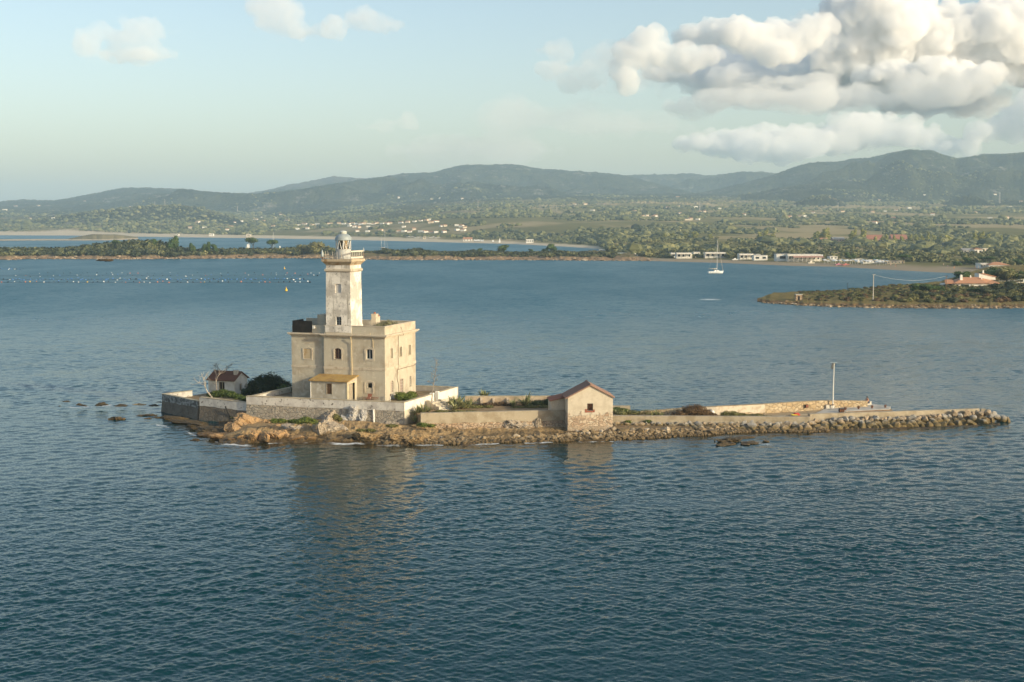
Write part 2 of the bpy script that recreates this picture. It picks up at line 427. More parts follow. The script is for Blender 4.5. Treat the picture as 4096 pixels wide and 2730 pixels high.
R4 = [(-1400,900),(2000,880),(2500,838),(2750,800),(2950,785),(3150,752),(3300,728),(3420,722),(3500,735),(3600,748),(3800,770),(4096,785),(4500,800),(5600,830)]
R5 = [(-1400,905),(-200,900),(150,880),(350,852),(450,842),(550,833),(640,825),(720,824),(800,834),(900,858),(1000,884),(1200,900),(5600,905)]
RID = [(R1, 6400, 1500), (R2, 7500, 1100), (R3, 5600, 1300), (R4, 4500, 800), (R5, 3500, 480)]
def shoreY(px): return npYr(interp(SHORE, px))
def land_h(X, Y):
    """ground height of the mainland at X, Y (arrays)"""
    px = CX + F*X/Y*.998; ys = shoreY(px); d = Y-ys
    base = 1.2*sstep(0, 25, d) + 1.6*sstep(25, 130, d)
    t = np.clip((Y-1050)/3300, 0, None); up = 99*np.clip(t, 0, 1.25)**1.3
    lo = 62*np.clip((Y-2400)/2400, 0, 1.3)**1.3
    base = base + (lo + (up-lo)*sstep(900, 2100, px))*sstep(0, 500, d)
    hs = base
    for i, (pts, Yc, Wd) in enumerate(RID):
        Hc = CAMZ + (HOR-interp(pts, px))/F*Yc*1.004
        spur = (fbm(X/800+i*7, Y/1000, 5, 40+i)-.5)*Wd*(1.7 if i != 3 else .6)
        q = (Y-Yc)/Wd
        side = (Y-Yc + spur*sstep(.15, .8, np.abs(q)))/Wd
        sh = np.exp(-np.abs(side)**1.7*1.1)
        gl = (ridged(X/520, Y/640, 5, 60+i)-.66)*(1.3 if i != 3 else .25)*sstep(.10, .6, np.abs(q))
        hh = Hc*np.clip(sh*(1+gl*1.0), 0, 1.0)
        cap = CAMZ+(Hc-CAMZ)*Y/Yc*.985; hh = np.where((Y < Yc-.08*Wd) & (Hc > CAMZ), np.minimum(hh, cap), hh)
        hs = np.maximum(hs, hh)
    return np.where(d < 0, np.maximum(-3, d*.05), hs)
def make_mainland():
    ua = np.linspace(-.62, .62, 1150)
    t = np.concatenate([np.linspace(-.02, .06, 34)[:-1], np.linspace(.06, .45, 150)[:-1], np.linspace(.45, 1, 200)])
    px = CX + F*ua*.998; ys = shoreY(px)
    Y = ys[None, :] + t[:, None]*(10800-ys[None, :]); X = Y*ua[None, :]
    Xf, Yf = X.ravel(), Y.ravel(); Z = land_h(Xf, Yf); d = Yf-np.tile(ys, len(t)); Zg = Z.reshape(Y.shape); steep = np.abs(np.gradient(Zg, axis=0)/np.gradient(Y, axis=0)).ravel()
    rng = np.random.default_rng(5)
    forest = sstep(60, 300, d)*np.clip((Yf-2200)/1500, 0, 1)
    Z += forest*(rng.uniform(-1, 1, len(Z))*3.0 + (fbm(Xf/40, Yf/60, 3, 9)-.5)*9 + (ridged(Xf/150, Yf/190, 3, 10)-.6)*9*sstep(90, 200, Z))
    nr, nc = len(t), len(ua); I = np.arange(nr*nc).reshape(nr, nc)
    Q = np.stack([I[:-1, :-1], I[:-1, 1:], I[1:, 1:], I[1:, :-1]], -1).reshape(-1, 4)
    steep = sstep(.045, .085, steep)*sstep(300, 700, d)
    pxv = CX+F*Xf/Yf; hill = sstep(70, 110, Z)*sstep(3300, 3900, Yf+(fbm(Xf/300, Yf/300, 3, 4)-.5)*900) + sstep(2300, 1300, pxv)*sstep(18, 50, Z)*(1-.75*np.exp(-((pxv-690)/230)**2-((Yf-3300)/420)**2))
    m, nt, b = new_mat('scrub_land'); g = G(nt); geo = g.n('ShaderNodeNewGeometry').outputs['Position']
    A = lambda n: g.n('ShaderNodeAttribute', attribute_name=n).outputs['Fac']
    fields = g.ramp(g.noise(.0042, 4, .55, g.map(geo, (1, .55, 0))), .47, .58)
    dry = g.mix(g.noise(.05, 4, .6, geo), (.29, .22, .115), (.42, .34, .19))
    olive = g.mix(g.noise(.02, 5, .65, geo), (.11, .11, .046), (.25, .22, .10))
    plain = g.mix(fields, olive, dry)
    shaded_wood = g.mix(g.ramp(g.noise(.012, 9, .78, geo), .36, .66), (.014, .024, .013), (.078, .080, .040))  # woodland, darkened further to carry the cloud shadow over the mountains
    rock = g.ramp(g.noise(.008, 9, .82, g.map(geo, (1, .8, 2.2))), .55, .64)
    shaded_wood = g.mix(g.math('MULTIPLY', rock, .75), shaded_wood, (.30, .27, .23))
    shaded_wood = g.mix(g.math('MULTIPLY', A('pale'), .6), shaded_wood, (.20, .17, .13)); c = g.mix(A('hill'), plain, shaded_wood)  # 'pale' lightens the far left ridge in colour, as if sunlit
    sand = g.mix(g.noise(.02, 5, .6, geo), (.52, .42, .28), (.68, .57, .41))
    wet = g.mix(g.ramp(A('right'), .2, .8), sand, (.34, .275, .19))
    c = g.mix(A('sand'), c, wet)
    g.set(b.inputs['Base Color'], c); b.inputs['Roughness'].default_value = 1; b.inputs['Specular IOR Level'].default_value = 0
    g.set(b.inputs['Normal'], g.bump(g.math('MULTIPLY', g.noise(.0075, 8, .68, geo), A('hill')), .9, 70))
    pxv = CX+F*Xf/Yf
    sw = interp([(-1400,130),(0,260),(700,260),(1350,130),(2050,75),(2390,60),(2470,22),(2700,26),(3100,40),(3500,52),(4000,52),(5600,40)], pxv)
    sand = sstep(1.0, .72, d/sw + (fbm(Xf/30, Yf/45, 3, 3)-.5)*.5)
    o = link_mesh('hills', arr_mesh('hills', np.stack([Xf, Yf, Z], 1), Q, None, m, True,
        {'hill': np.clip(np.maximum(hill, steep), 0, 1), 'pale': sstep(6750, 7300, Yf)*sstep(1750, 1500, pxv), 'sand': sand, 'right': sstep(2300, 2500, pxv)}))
    tag(o, kind='structure')
make_mainland()
# ================================================================== clouds (beyond the hills, outside the haze)
def vnoise3(p, seed=0):
    i = np.floor(p).astype(np.int64); f = p-i; f = f*f*(3-2*f)
    def h(dx, dy, dz):
        k = ((i[:, 0]+dx)*374761393 + (i[:, 1]+dy)*668265263 + (i[:, 2]+dz)*2147483647 + seed*974711) & 0xffffffff
        k = ((k ^ (k >> 13))*1274126177) & 0xffffffff
        return ((k ^ (k >> 16)) & 0xffff)/65535.0
    r = 0
    for dx in (0, 1):
        for dy in (0, 1):
            for dz in (0, 1):
                r = r + h(dx, dy, dz)*(f[:, 0] if dx else 1-f[:, 0])*(f[:, 1] if dy else 1-f[:, 1])*(f[:, 2] if dz else 1-f[:, 2])
    return r
def cloud_mat(name, dens):
    m = bpy.data.materials.new(name); m.use_nodes = True; t = m.node_tree; t.nodes.clear()
    o = t.nodes.new('ShaderNodeOutputMaterial'); v = t.nodes.new('ShaderNodeVolumePrincipled')
    v.inputs['Color'].default_value = (1, 1, 1, 1); v.inputs['Density'].default_value = dens; v.inputs['Anisotropy'].default_value = CLOUD_G
    t.links.new(v.outputs[0], o.inputs['Volume']); return m
VEILS = []
def cloud(label, Y, blobs, dens, voxel, seed, lobes=26, amp=1.0, sub=7):
    rng = np.random.default_rng(seed); Vs = []; Qs = []; n0 = 0; sv, sq = sph_quads(10, 16); tv, tq = sph_quads(6, 9)
    s = Y/F
    def put(c, r, small=0):
        nonlocal n0
        a, b = (tv, tq) if small else (sv, sq)
        Vs.append(a*np.array(r)+np.array(c)); Qs.append(b+n0); n0 += len(a)
    for (px, py, rx, ry) in blobs:
        c = WY(px, py, Y); c = np.array([c.x, c.y + rng.uniform(-.4, .4)*rx*s, c.z]); r = np.array([rx*s, max(rx*.6, ry*.9)*s, ry*s])
        put(c, r*.86)
        for k in range(lobes):
            d = rng.normal(0, 1, 3); d[2] = abs(d[2])*1.1-.25; d /= np.linalg.norm(d)
            if d[1] > .35: d[1] *= -1
            q = min(r[0], r[2])*rng.uniform(.16, .48)
            c2 = c+d*r*rng.uniform(.62, .95); put(c2, (q*rng.uniform(1, 1.35), q, q*rng.uniform(.8, 1.05)))
            for _ in range(sub):
                e = rng.normal(0, 1, 3); e[1] = -abs(e[1])*.8; e[2] = e[2] if rng.uniform() < .3 else abs(e[2]); e /= np.linalg.norm(e); w = q*rng.uniform(.2, .42); put(c2+e*q*rng.uniform(.8, 1.05), (w*1.15, w, w), 1)
    me = arr_mesh('c', np.concatenate(Vs), np.concatenate(Qs))
    tmp = bpy.data.objects.new('c', me); COL.objects.link(tmp)
    md = tmp.modifiers.new('r', 'REMESH'); md.mode = 'VOXEL'; md.voxel_size = voxel
    dg = bpy.context.evaluated_depsgraph_get(); ev = tmp.evaluated_get(dg); em = ev.to_mesh()
    nv = len(em.vertices); V = np.empty(nv*3); em.vertices.foreach_get('co', V); V = V.reshape(-1, 3)
    Nn = np.empty(nv*3); em.vertices.foreach_get('normal', Nn); Nn = Nn.reshape(-1, 3)
    nl = len(em.loops); li = np.empty(nl, np.int32); em.loops.foreach_get('vertex_index', li); Q = li.reshape(-1, 4)
    ev.to_mesh_clear(); bpy.data.objects.remove(tmp)
    L = voxel*11
    for i in range(5):
        n = vnoise3(V/L, seed+i); n = (1-np.abs(2*n-1)) if i in (1, 2, 3) else n
        V = V + Nn*((n-.5)*L*.75*amp)[:, None]; L /= 2.0
    tmp = bpy.data.objects.new('c', arr_mesh('c', V, Q)); COL.objects.link(tmp); md = tmp.modifiers.new('r', 'REMESH'); md.mode = 'VOXEL'; md.voxel_size = voxel*.9
    ev = tmp.evaluated_get(bpy.context.evaluated_depsgraph_get()); me = bpy.data.meshes.new_from_object(ev); bpy.data.objects.remove(tmp)
    me.name = 'cloud'; me.materials.clear(); me.materials.append(cloud_mat('vapour', dens)); me.polygons.foreach_set('use_smooth', [True]*len(me.polygons))
    o = link_mesh('cloud', me)
    if seed in (3, 10, 11, 12): return tag(o, label, 'cloud')
    rng = np.random.default_rng(seed+500); Vs = []; Qs = []; n0 = 0
    for (px, py, rx, ry) in blobs:
        for _ in range(16):
            f = rng.normal(0, .55, 2); c = WY(px+f[0]*rx*1.1, py+f[1]*ry+ry*.25, Y); w = rng.uniform(.25, .6)*ry*s
            put_v = sv*np.array([w*rng.uniform(1.5, 3.2), w, w*rng.uniform(.5, .9)])+np.array([c.x, c.y+rng.uniform(-.3, .3)*rx*s, c.z]); Vs.append(put_v); Qs.append(sq+n0); n0 += len(sv)
    tmp = bpy.data.objects.new('c', arr_mesh('c', np.concatenate(Vs), np.concatenate(Qs))); COL.objects.link(tmp); md = tmp.modifiers.new('r', 'REMESH'); md.mode = 'VOXEL'; md.voxel_size = voxel*1.6
    ev = tmp.evaluated_get(bpy.context.evaluated_depsgraph_get()); mv = bpy.data.meshes.new_from_object(ev); bpy.data.objects.remove(tmp)
    V = np.empty(len(mv.vertices)*3); mv.vertices.foreach_get('co', V); V = V.reshape(-1, 3); L = voxel*9
    for i in range(3): V = V+(np.stack([vnoise3(V/L+7*k, seed+i+k*3) for k in range(3)], 1)-.5)*L*.9; L /= 2
    mv.vertices.foreach_set('co', V.ravel()); mv.name = 'veil'; mv.materials.clear(); mv.materials.append(cloud_mat('thin_vapour', min(dens*.25, .0011))); link_mesh('veil', mv, o)
    return tag(o, label, 'cloud')
cloud('largest white cumulus, a tall bright tower with billowing heads above the right ridge', 17500,
  [(3520,90,165,180),(3390,190,140,90),(3640,200,200,110),(3790,160,200,110),(3990,150,170,130),(4180,220,190,140),(3500,270,260,60),(3850,285,230,60),(3900,100,120,60),(3680,320,320,50)], .011, 20, 1, 54, 1.15)
cloud('ragged white cloud at the left end of the big cumulus bank', 15200, [(2560,220,95,75),(2680,235,120,45),(2500,310,45,60),(2790,240,100,36)], .006, 20, 2, 46, 1.2)
cloud('bright white shelf of cloud between the ragged end and the tall tower', 15900, [(2860,140,130,45),(2990,150,150,50),(3140,165,140,60),(3250,120,90,50),(3080,215,120,30)], .0075, 20, 14, 44, 1.2)
cloud('broad grey shaded body of the cumulus bank between its white ends', 18300, [(3000,260,320,66),(3240,250,220,80),(2760,290,200,46),(3480,330,320,60),(3050,340,380,46),(3800,400,300,50)], .0036, 28, 13, 36, 1.2)
cloud('flat grey and white cloud bank spread under the tall cumulus', 16300, [(3050,405,330,36),(3420,385,340,40),(3760,365,250,56),(2760,425,130,26),(3180,335,200,26),(3940,330,130,46)], .0022, 30, 3, 40, .9)
cloud('soft white cloud heaped above the central ridge line beside the rounded summit', 14700, [(2960,570,210,52),(3180,560,130,48),(2790,575,130,34),(3080,600,260,30)], .0055, 21, 4, 50, 1.2)
cloud('cream coloured cumulus sitting just above the rounded summit', 14900, [(3440,525,180,56),(3600,555,190,44),(3290,575,150,40),(3760,590,140,26)], .0062, 21, 5, 44, 1.2)
cloud('cloud cut by the frame just above the far right ridge', 14800, [(4050,500,100,46),(4180,460,120,70),(3930,525,80,28)], .0062, 21, 6, 40, 1.2)
cloud('small fluffy cloud alone in the pale sky over the far left', 15000, [(370,165,60,40),(545,115,75,46),(490,150,90,34),(540,215,170,26),(400,215,50,24)], .0015, 18, 7, 34, 1.2)
cloud('torn wispy cloud at the top edge above the lighthouse', 15000, [(1085,35,80,46),(1130,80,80,36),(1220,125,90,26),(1310,125,60,24)], .0018, 18, 8, 34, 1.3)
cloud('small wispy puff beside the torn cloud above the lighthouse', 15200, [(1440,75,65,36),(1520,105,70,28)], .0016, 18, 9, 34, 1.3)
cloud('thin flat streak of cloud low over the hills above the lighthouse', 15500, [(1590,488,80,16),(1490,508,100,8)], .0010, 22, 10, 18)
cloud('faint grey cloud left of the cumulus bank over pale sky', 17000, [(2270,285,120,38),(2400,255,80,44),(2190,200,90,20),(2330,330,120,20)], .0014, 34, 11, 24, 1.2)
cloud('long thin veil of cloud low in the sky over the middle hills', 15800, [(2150,480,300,16),(2500,500,260,18),(1900,600,420,14)], .0005, 40, 12, 12)
# ================================================================== materials of the island
plaster = rough_mat('old_plaster', (.505, .455, .35), [(.45, (.40, .335, .245), .44, .68), (1.6, (.59, .53, .42), .52, .72), (1.3, (.31, .26, .19), .58, .80, (2.2, 2.2, .14)), (5, (.37, .31, .23), .63, .70), (2.6, (.64, .58, .48), .65, .69)], .9, (22, .35, .02))
plaster_trim = rough_mat('trim_plaster', (.55, .48, .37), [(1.2, (.40, .33, .24), .48, .7), (3, (.30, .22, .13), .62, .8, (1.5, 1.5, .4))], .9, (25, .3, .015))
tower_paint = rough_mat('weathered_limewash', (.80, .75, .66), [(.5, (.50, .46, .40), .43, .60), (3.2, (.28, .26, .23), .58, .66), (1.2, (.40, .36, .29), .54, .72, (2, 2, .2)), (9, (.40, .37, .33), .64, .70)], .9, (18, .3, .02))
limewash = rough_mat('limewash_band', (.62, .59, .53), [(.8, (.46, .43, .39), .42, .66), (2.4, (.15, .13, .11), .60, .64), (7, (.30, .28, .25), .62, .68), (1.1, (.42, .38, .33), .55, .75, (2, 2, .3))], .9, (14, .5, .03))
limewash_clean = rough_mat('limewash_clean', (.78, .73, .64), [(.9, (.66, .60, .52), .45, .7), (4, (.40, .36, .30), .66, .72)], .9, (14, .4, .03))
coping_m = rough_mat('coping_mortar', (.48, .41, .28), [(1.5, (.33, .26, .16), .45, .65)], .9, (12, .5, .03))
stone_wall = masonry('rubble_masonry_grey', [(.30, .27, .225), (.43, .385, .31), (.36, .315, .25), (.49, .43, .34)], (.40, .36, .295), 1.9, .05, ((.28, .25, .20), .55, .85), 1.3, .12, .60)
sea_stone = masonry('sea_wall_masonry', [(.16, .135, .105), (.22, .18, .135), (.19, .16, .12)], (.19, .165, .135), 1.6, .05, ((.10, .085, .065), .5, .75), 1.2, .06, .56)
warm_stone = masonry('rubble_masonry_warm', [(.40, .27, .17), (.52, .38, .25), (.44, .33, .22), (.56, .45, .32)], (.20, .145, .09), 2.3, .055, None, 1.35, .09, .72)
hut_stone = masonry('hut_masonry', [(.40, .28, .19), (.50, .38, .26), (.42, .34, .25), (.55, .46, .34)], (.40, .32, .23), 2.5, .05, ((.30, .24, .17), .5, .75), 1.3, .06, .62)
gold_stone = masonry('breakwater_masonry', [(.42, .31, .18), (.54, .41, .25), (.47, .37, .24), (.60, .49, .33)], (.30, .225, .14), 1.7, .06, None, 1.3, .08, .66)
concrete = rough_mat('old_concrete', (.40, .34, .245), [(.8, (.30, .245, .165), .42, .65), (5, (.50, .45, .35), .58, .72), (9, (.20, .165, .115), .64, .72)], .9, (16, .5, .03))
pale_conc = rough_mat('pale_concrete', (.50, .465, .40), [(.7, (.40, .37, .31), .42, .65), (4, (.33, .30, .25), .6, .75)], .9, (20, .3, .02))
terracotta = None
def tile_mat(name, a, b, c):
    m, nt, bs = new_mat(name); g = G(nt)
    col = g.mix(g.noise(1.3, 5, .65), a, b); col = g.mix(g.ramp(g.noise(2.2, 6, .7), .55, .72), col, c)
    g.set(bs.inputs['Base Color'], col); bs.inputs['Roughness'].default_value = .85
    g.set(bs.inputs['Normal'], g.bump(g.noise(14, 5, .6), .5, .02)); return m
tiles_red = tile_mat('terracotta_tiles', (.36, .16, .10), (.26, .11, .07), (.20, .13, .085))
tiles_old = tile_mat('mossy_terracotta_tiles', (.17, .075, .045), (.11, .055, .035), (.045, .045, .022))
tiles_far = tile_mat('orange_terracotta_tiles', (.50, .25, .13), (.40, .19, .10), (.55, .33, .20))
iron = rough_mat('rusty_iron', (.10, .045, .025), [(6, (.20, .08, .035), .45, .65)], .8)
black = rough_mat('black_void', (.008, .008, .008), (), .6)
dark_int = rough_mat('dark_interior', (.012, .011, .010), [(2, (.03, .025, .02), .5, .7)], .9)
glass = None
m_, nt_, b_ = new_mat('old_glass'); b_.inputs['Base Color'].default_value = (.02, .025, .03, 1); b_.inputs['Roughness'].default_value = .12; old_glass = m_
metal_grey = rough_mat('painted_metal_grey', (.30, .345, .35), [(2.5, (.25, .29, .29), .45, .7), (5, (.46, .45, .39), .6, .75)], .45, None, .5)
metal_white = rough_mat('painted_metal_white', (.72, .70, .64), [(6, (.42, .34, .24), .6, .7)], .6)
wood_grey = rough_mat('weathered_wood', (.36, .31, .23), [(3, (.22, .18, .13), .45, .7, (6, 6, .5))], .9)
wood_yellow = rough_mat('sunlit_jamb', (.62, .54, .36), [(3, (.45, .38, .25), .5, .7)], .85)  # yellow sunlight on the jambs put into the wood colour
red_door = rough_mat('red_brown_paint', (.26, .10, .06), [(3, (.17, .07, .045), .45, .7)], .75)

rock_orange = None
def rock_mat(name, a, b, c, d, wetz=.35, sc_=1.0):
    """layered coast rock; darker weed and wet band of its own near the waterline"""
    m, nt, bs = new_mat(name); g = G(nt); geo = g.n('ShaderNodeNewGeometry').outputs['Position']
    v = g.map(geo, (1, 1, 2.2), (0, R(28), R(20)))
    col = g.mix(g.ramp(g.noise(.9*sc_, 7, .65, v), .35, .65), a, b)
    col = g.mix(g.ramp(g.noise(2.6*sc_, 7, .7, v), .52, .70), col, c)
    crk = g.ramp(g.vor(1.3*sc_, 'DISTANCE_TO_EDGE', g.map(v, (1, 1, .7))), .0, .035, 1, 0)
    col = g.mix(g.math('MULTIPLY', crk, g.ramp(g.noise(.8, 3), .45, .6)), col, (.045, .032, .02))
    s = g.n('ShaderNodeSeparateXYZ'); g.set(s.inputs[0], geo)
    z = g.math('ADD', s.outputs[2], g.math('MULTIPLY', g.math('SUBTRACT', g.noise(1.1, 4, .6, geo), .5), .9))
    col = g.mix(g.ramp(z, wetz-.25, wetz+.35, 1, 0), col, d)
    g.set(bs.inputs['Base Color'], col); g.set(bs.inputs['Roughness'], g.ramp(z, wetz-.2, wetz+.3, .55, .92)); bs.inputs['Specular IOR Level'].default_value = .3
    h = g.math('ADD', g.noise(3.2*sc_, 9, .7, v), g.math('MULTIPLY', g.noise(14*sc_, 6, .7, geo), .35))
    g.set(bs.inputs['Normal'], g.bump(h, .9, .16)); return m
rock_orange = rock_mat('orange_granite', (.47, .29, .13), (.36, .23, .12), (.52, .38, .22), (.12, .070, .022))
rock_pale = rock_mat('pale_granite', (.44, .37, .28), (.34, .27, .19), (.52, .46, .37), (.11, .075, .03))
rock_white = rock_mat('whitish_rock', (.56, .53, .48), (.42, .40, .37), (.62, .58, .52), (.22, .19, .15), -3)
rock_brown = rock_mat('brown_shore_rock', (.38, .26, .125), (.29, .195, .095), (.48, .36, .21), (.085, .056, .022), .34)
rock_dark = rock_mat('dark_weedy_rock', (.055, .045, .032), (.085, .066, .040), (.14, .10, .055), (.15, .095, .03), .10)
soil = rough_mat('dry_soil', (.30, .20, .105), [(.7, (.22, .15, .075), .4, .65), (1.6, (.10, .095, .035), .55, .7), (5, (.38, .29, .17), .55, .75)], .95, (5, .6, .08))
yard = rough_mat('yard_ground', (.24, .17, .095), [(.9, (.12, .10, .045), .45, .65), (4, (.33, .25, .16), .55, .7)], .95, (6, .6, .06))

# ================================================================== island ground
def flat_sheet(name, pts, z, mat, sub=0):
    b = MB(); n = len(pts)
    zs = z if hasattr(z, '__len__') else [z]*n
    b.add([(p[0], p[1], q) for p, q in zip(pts, zs)] + [(p[0], p[1], q-1.2) for p, q in zip(pts, zs)],
          [tuple(range(n))] + [(i, i+n, (i+1) % n+n, (i+1) % n) for i in range(n)])
    return tag(b.build(name, mat), kind='structure')
# main measured corners (x, y) on the ground plan
WT = 3.62                                          # top of the terrace wall
A0 = W(985, 1586.5, WT); A1 = W(1617, 1612, WT); A2 = W(1829, 1550, WT); A3 = W(1663, 1546, WT)
A0, A1, A2, A3 = [Vector((p.x, p.y)) for p in (A0, A1, A2, A3)]
A4 = A0 + (A2-A1)                                  # hidden back-left corner
def along(p, q, t): return p + (q-p)*t
BACK = [(560,190),(1000,190),(1250,192),(1450,190),(1650,189),(1830,182),(1900,176),(2200,175.5),(2450,174.5),(2560,174),(2720,175),(2900,177),(3060,179),(3235,181),(3400,181),(3560,179),(3700,176),(3950,177.5),(4060,176)]
INNER = [(560,.0),(880,.1),(985,.8),(1150,.8),(1300,1.2),(1450,1.1),(1620,.85),(1700,.6),(2260,.5),(2400,.4),(2500,.45),(3000,.3),(3200,.05),(3500,-.1),(4060,-.1)]
def make_ground():
    rng = np.random.default_rng(11)
    px = np.linspace(870, 4010, 1000)
    yf = npYr(interp(FRONT, px)) + (fbm(px/60, px*0, 3, 2)-.5)*2.0
    yb = interp(BACK, px); t = np.concatenate([np.linspace(-.16, .5, 64), np.linspace(.5, 1.04, 16)[1:]])
    Y = yf[None]+t[:, None]*(yb-yf)[None]; X = Y*((px-CX)/F*1.005)[None]
    d = Y-yf[None]; inn = interp(INNER, px)[None]
    run = interp([(560,2),(900,4),(1000,5),(1300,8),(1620,7),(2260,7),(2450,5),(3300,4),(4060,3)], px)[None]
    prof = np.clip(d/run, -1, 1); Z = np.where(prof < 0, prof*1.2, inn*np.clip(prof, 0, 1)**1.35)
    jag = ridged(X/2.6, Y/2.2, 4, 8)-.5 + (ridged(X/.9, Y/.8, 3, 18)-.5)*.55
    amp = sstep(-2, .4, d)*sstep(run+2.5, run-1.0, d)
    Z = Z + jag*1.1*amp*interp([(560,.2),(800,.4),(1000,.6),(1700,.6),(2250,.3),(3000,.15),(4060,.1)], px)[None]
    back = sstep(yb[None]-1.2, yb[None]+.6, Y); Z = Z*(1-back)-1.6*back
    nr, nc = Y.shape; I = np.arange(nr*nc).reshape(nr, nc)
    Q = np.stack([I[:-1, :-1], I[:-1, 1:], I[1:, 1:], I[1:, :-1]], -1).reshape(-1, 4)
    o = link_mesh('island_shore_ground', arr_mesh('island_shore_ground', np.stack([X.ravel(), Y.ravel(), Z.ravel()], 1), Q, None, rock_brown))
    tag(o, kind='structure')
make_ground()

# ================================================================== walls of the island
def wall_strip(mb, pts, z0s, z1s, thick, batter=0.0):
    """a wall along pts (x,y), front on the right-hand side of the walk reversed (towards -y); per point bottoms/tops"""
    n = len(pts); P = [Vector((p[0], p[1], 0)) for p in pts]; V = []
    for i, p in enumerate(P):
        d = (P[min(i+1, n-1)]-P[max(i-1, 0)]).normalized(); nrm = Vector((d.y, -d.x, 0))     # front normal for left-to-right walks
        V += [p+nrm*batter+Vector((0, 0, z0s[i])), p+Vector((0, 0, z1s[i])), p-nrm*thick+Vector((0, 0, z1s[i])), p-nrm*thick+Vector((0, 0, z0s[i]))]
    F_ = []
    for i in range(n-1):
        a, b = i*4, i*4+4
        F_ += [(a, b, b+1, a+1), (a+1, b+1, b+2, a+2), (a+2, b+2, b+3, a+3), (a+3, b+3, b, a)]
    F_ += [(0, 1, 2, 3), (n*4-1, n*4-2, n*4-3, n*4-4)]
    mb.add(V, F_)
def subdiv(pts, k):
    out = []
    for a, b in zip(pts[:-1], pts[1:]):
        for i in range(k): out.append(Vector(a)+(Vector(b)-Vector(a))*i/k)
    return out+[Vector(pts[-1])]
def jitter_edge(vals, a, seed):
    r = random.Random(seed); return [v+r.uniform(-a, a) for v in vals]
def banded_wall(name, label, pts, z0, zb, z1, thick, m_low, m_band, m_cop=None, batter=.1, group=None, cop=.06, seed=1, ragged=.03, cat='wall'):
    """lower stone face + upper rendered band + coping, each a part of the wall"""
    pts = subdiv(pts, 10); n = len(pts); lin = lambda v: [v]*n if not hasattr(v, '__len__') else [v[0]+(v[1]-v[0])*i/(n-1) for i in range(n)]
    z0, zb, z1 = lin(z0), lin(zb), lin(z1)
    t = thing(name, label, cat, (pts[0][0], pts[0][1], 0), 0, group); o = Vector((pts[0][0], pts[0][1]))
    L = [(p[0]-o.x, p[1]-o.y) for p in pts]
    b = MB(); wall_strip(b, L, z0, jitter_edge(zb, .02, seed), thick, batter); b.build('stone_face', m_low, t)
    # band 3 cm proud of the stone
    n_ = len(L); b = MB(); Lf = []
    for i, p in enumerate(L):
        d = (Vector(L[min(i+1, n_-1)])-Vector(L[max(i-1, 0)])).normalized(); Lf.append((p[0]+d.y*.03, p[1]-d.x*.03))
    wall_strip(b, Lf, jitter_edge([q-.03 for q in zb], ragged, seed+3), jitter_edge(z1, .012, seed+1), thick+.06, 0.0); b.build('white_band' if m_band in (limewash, limewash_clean) else 'render_band', m_band, t)
    if m_cop:
        b = MB(); Lc = [(p[0]+0, p[1]) for p in Lf]; Lc2 = []
        for i, p in enumerate(Lf):
            d = (Vector(Lf[min(i+1, n_-1)])-Vector(Lf[max(i-1, 0)])).normalized(); Lc2.append((p[0]+d.y*.035, p[1]-d.x*.035))
        wall_strip(b, Lc2, [q+.005 for q in z1], jitter_edge([q+cop for q in z1], .018, seed+2), thick+.13, 0); b.build('coping', m_cop, t)
    return t
banded_wall('terrace_wall', 'long front terrace wall, cracked white band over grey rubble stone, below the lighthouse', [A0, A1], .3, WT-1.02, WT, .5, stone_wall, limewash, coping_m, .22, seed=3, ragged=.05)
GA = along(A1, A2, .50); GB = along(A1, A2, .60)
cream_lower = rough_mat('cream_render', (.62, .55, .42), [(1.2, (.50, .42, .30), .45, .7), (3, (.30, .25, .18), .62, .72)], .9, (6, .7, .05))
banded_wall('terrace_side_wall', 'bright sunlit side wall of the terrace, white over cream, ending at the stair gap', [A1+(A2-A1).normalized()*.02, GA], .3, WT-.95, WT-.0, .42, cream_lower, limewash_clean, coping_m, .12, seed=5)
banded_wall('terrace_side_wall', 'white wall running back from the stair gap to the rear corner of the terrace', [GB, A2], 1.2, 2.6, WT+.02, .42, cream_lower, limewash_clean, coping_m, .05, seed=6)
shaded_wash = rough_mat('shaded_limewash', (.40, .37, .32), [(.8, (.30, .27, .23), .42, .66), (4, (.16, .14, .12), .62, .68)], .9, (14, .5, .03))  # limewash with the shade of these walls put into its colour
banded_wall('terrace_rear_wall', 'grey parapet along the rear of the terrace behind the lighthouse', [A4, A2], 1.2, 2.4, WT-.03, .4, shaded_wash, shaded_wash, coping_m, .0, seed=7)
banded_wall('terrace_left_wall', 'low whitewashed wall running back from the left end of the terrace wall', [along(A0, A4, .72), along(A0, A4, .02)], 1.6, 2.6, WT-.08, .4, shaded_wash, limewash, coping_m, .0, seed=8)
for (Pq, lab) in ((GA, 'white gate pillar at the lower side of the stair gap'), (GB, 'white gate pillar at the upper side of the stair gap')):
    t = thing('gate_pillar', lab, 'pillar', (Pq.x, Pq.y, 2.0), R(-18), 'gate pillars of the terrace')
    MB().frustum(-.24, .24, -.24, .24, 0, 1.72, .02, .02).build('shaft', limewash_clean, t); MB().frustum(-.27, .27, -.27, .27, 1.722, 1.85, .08, .08).build('cap', limewash_clean, t)
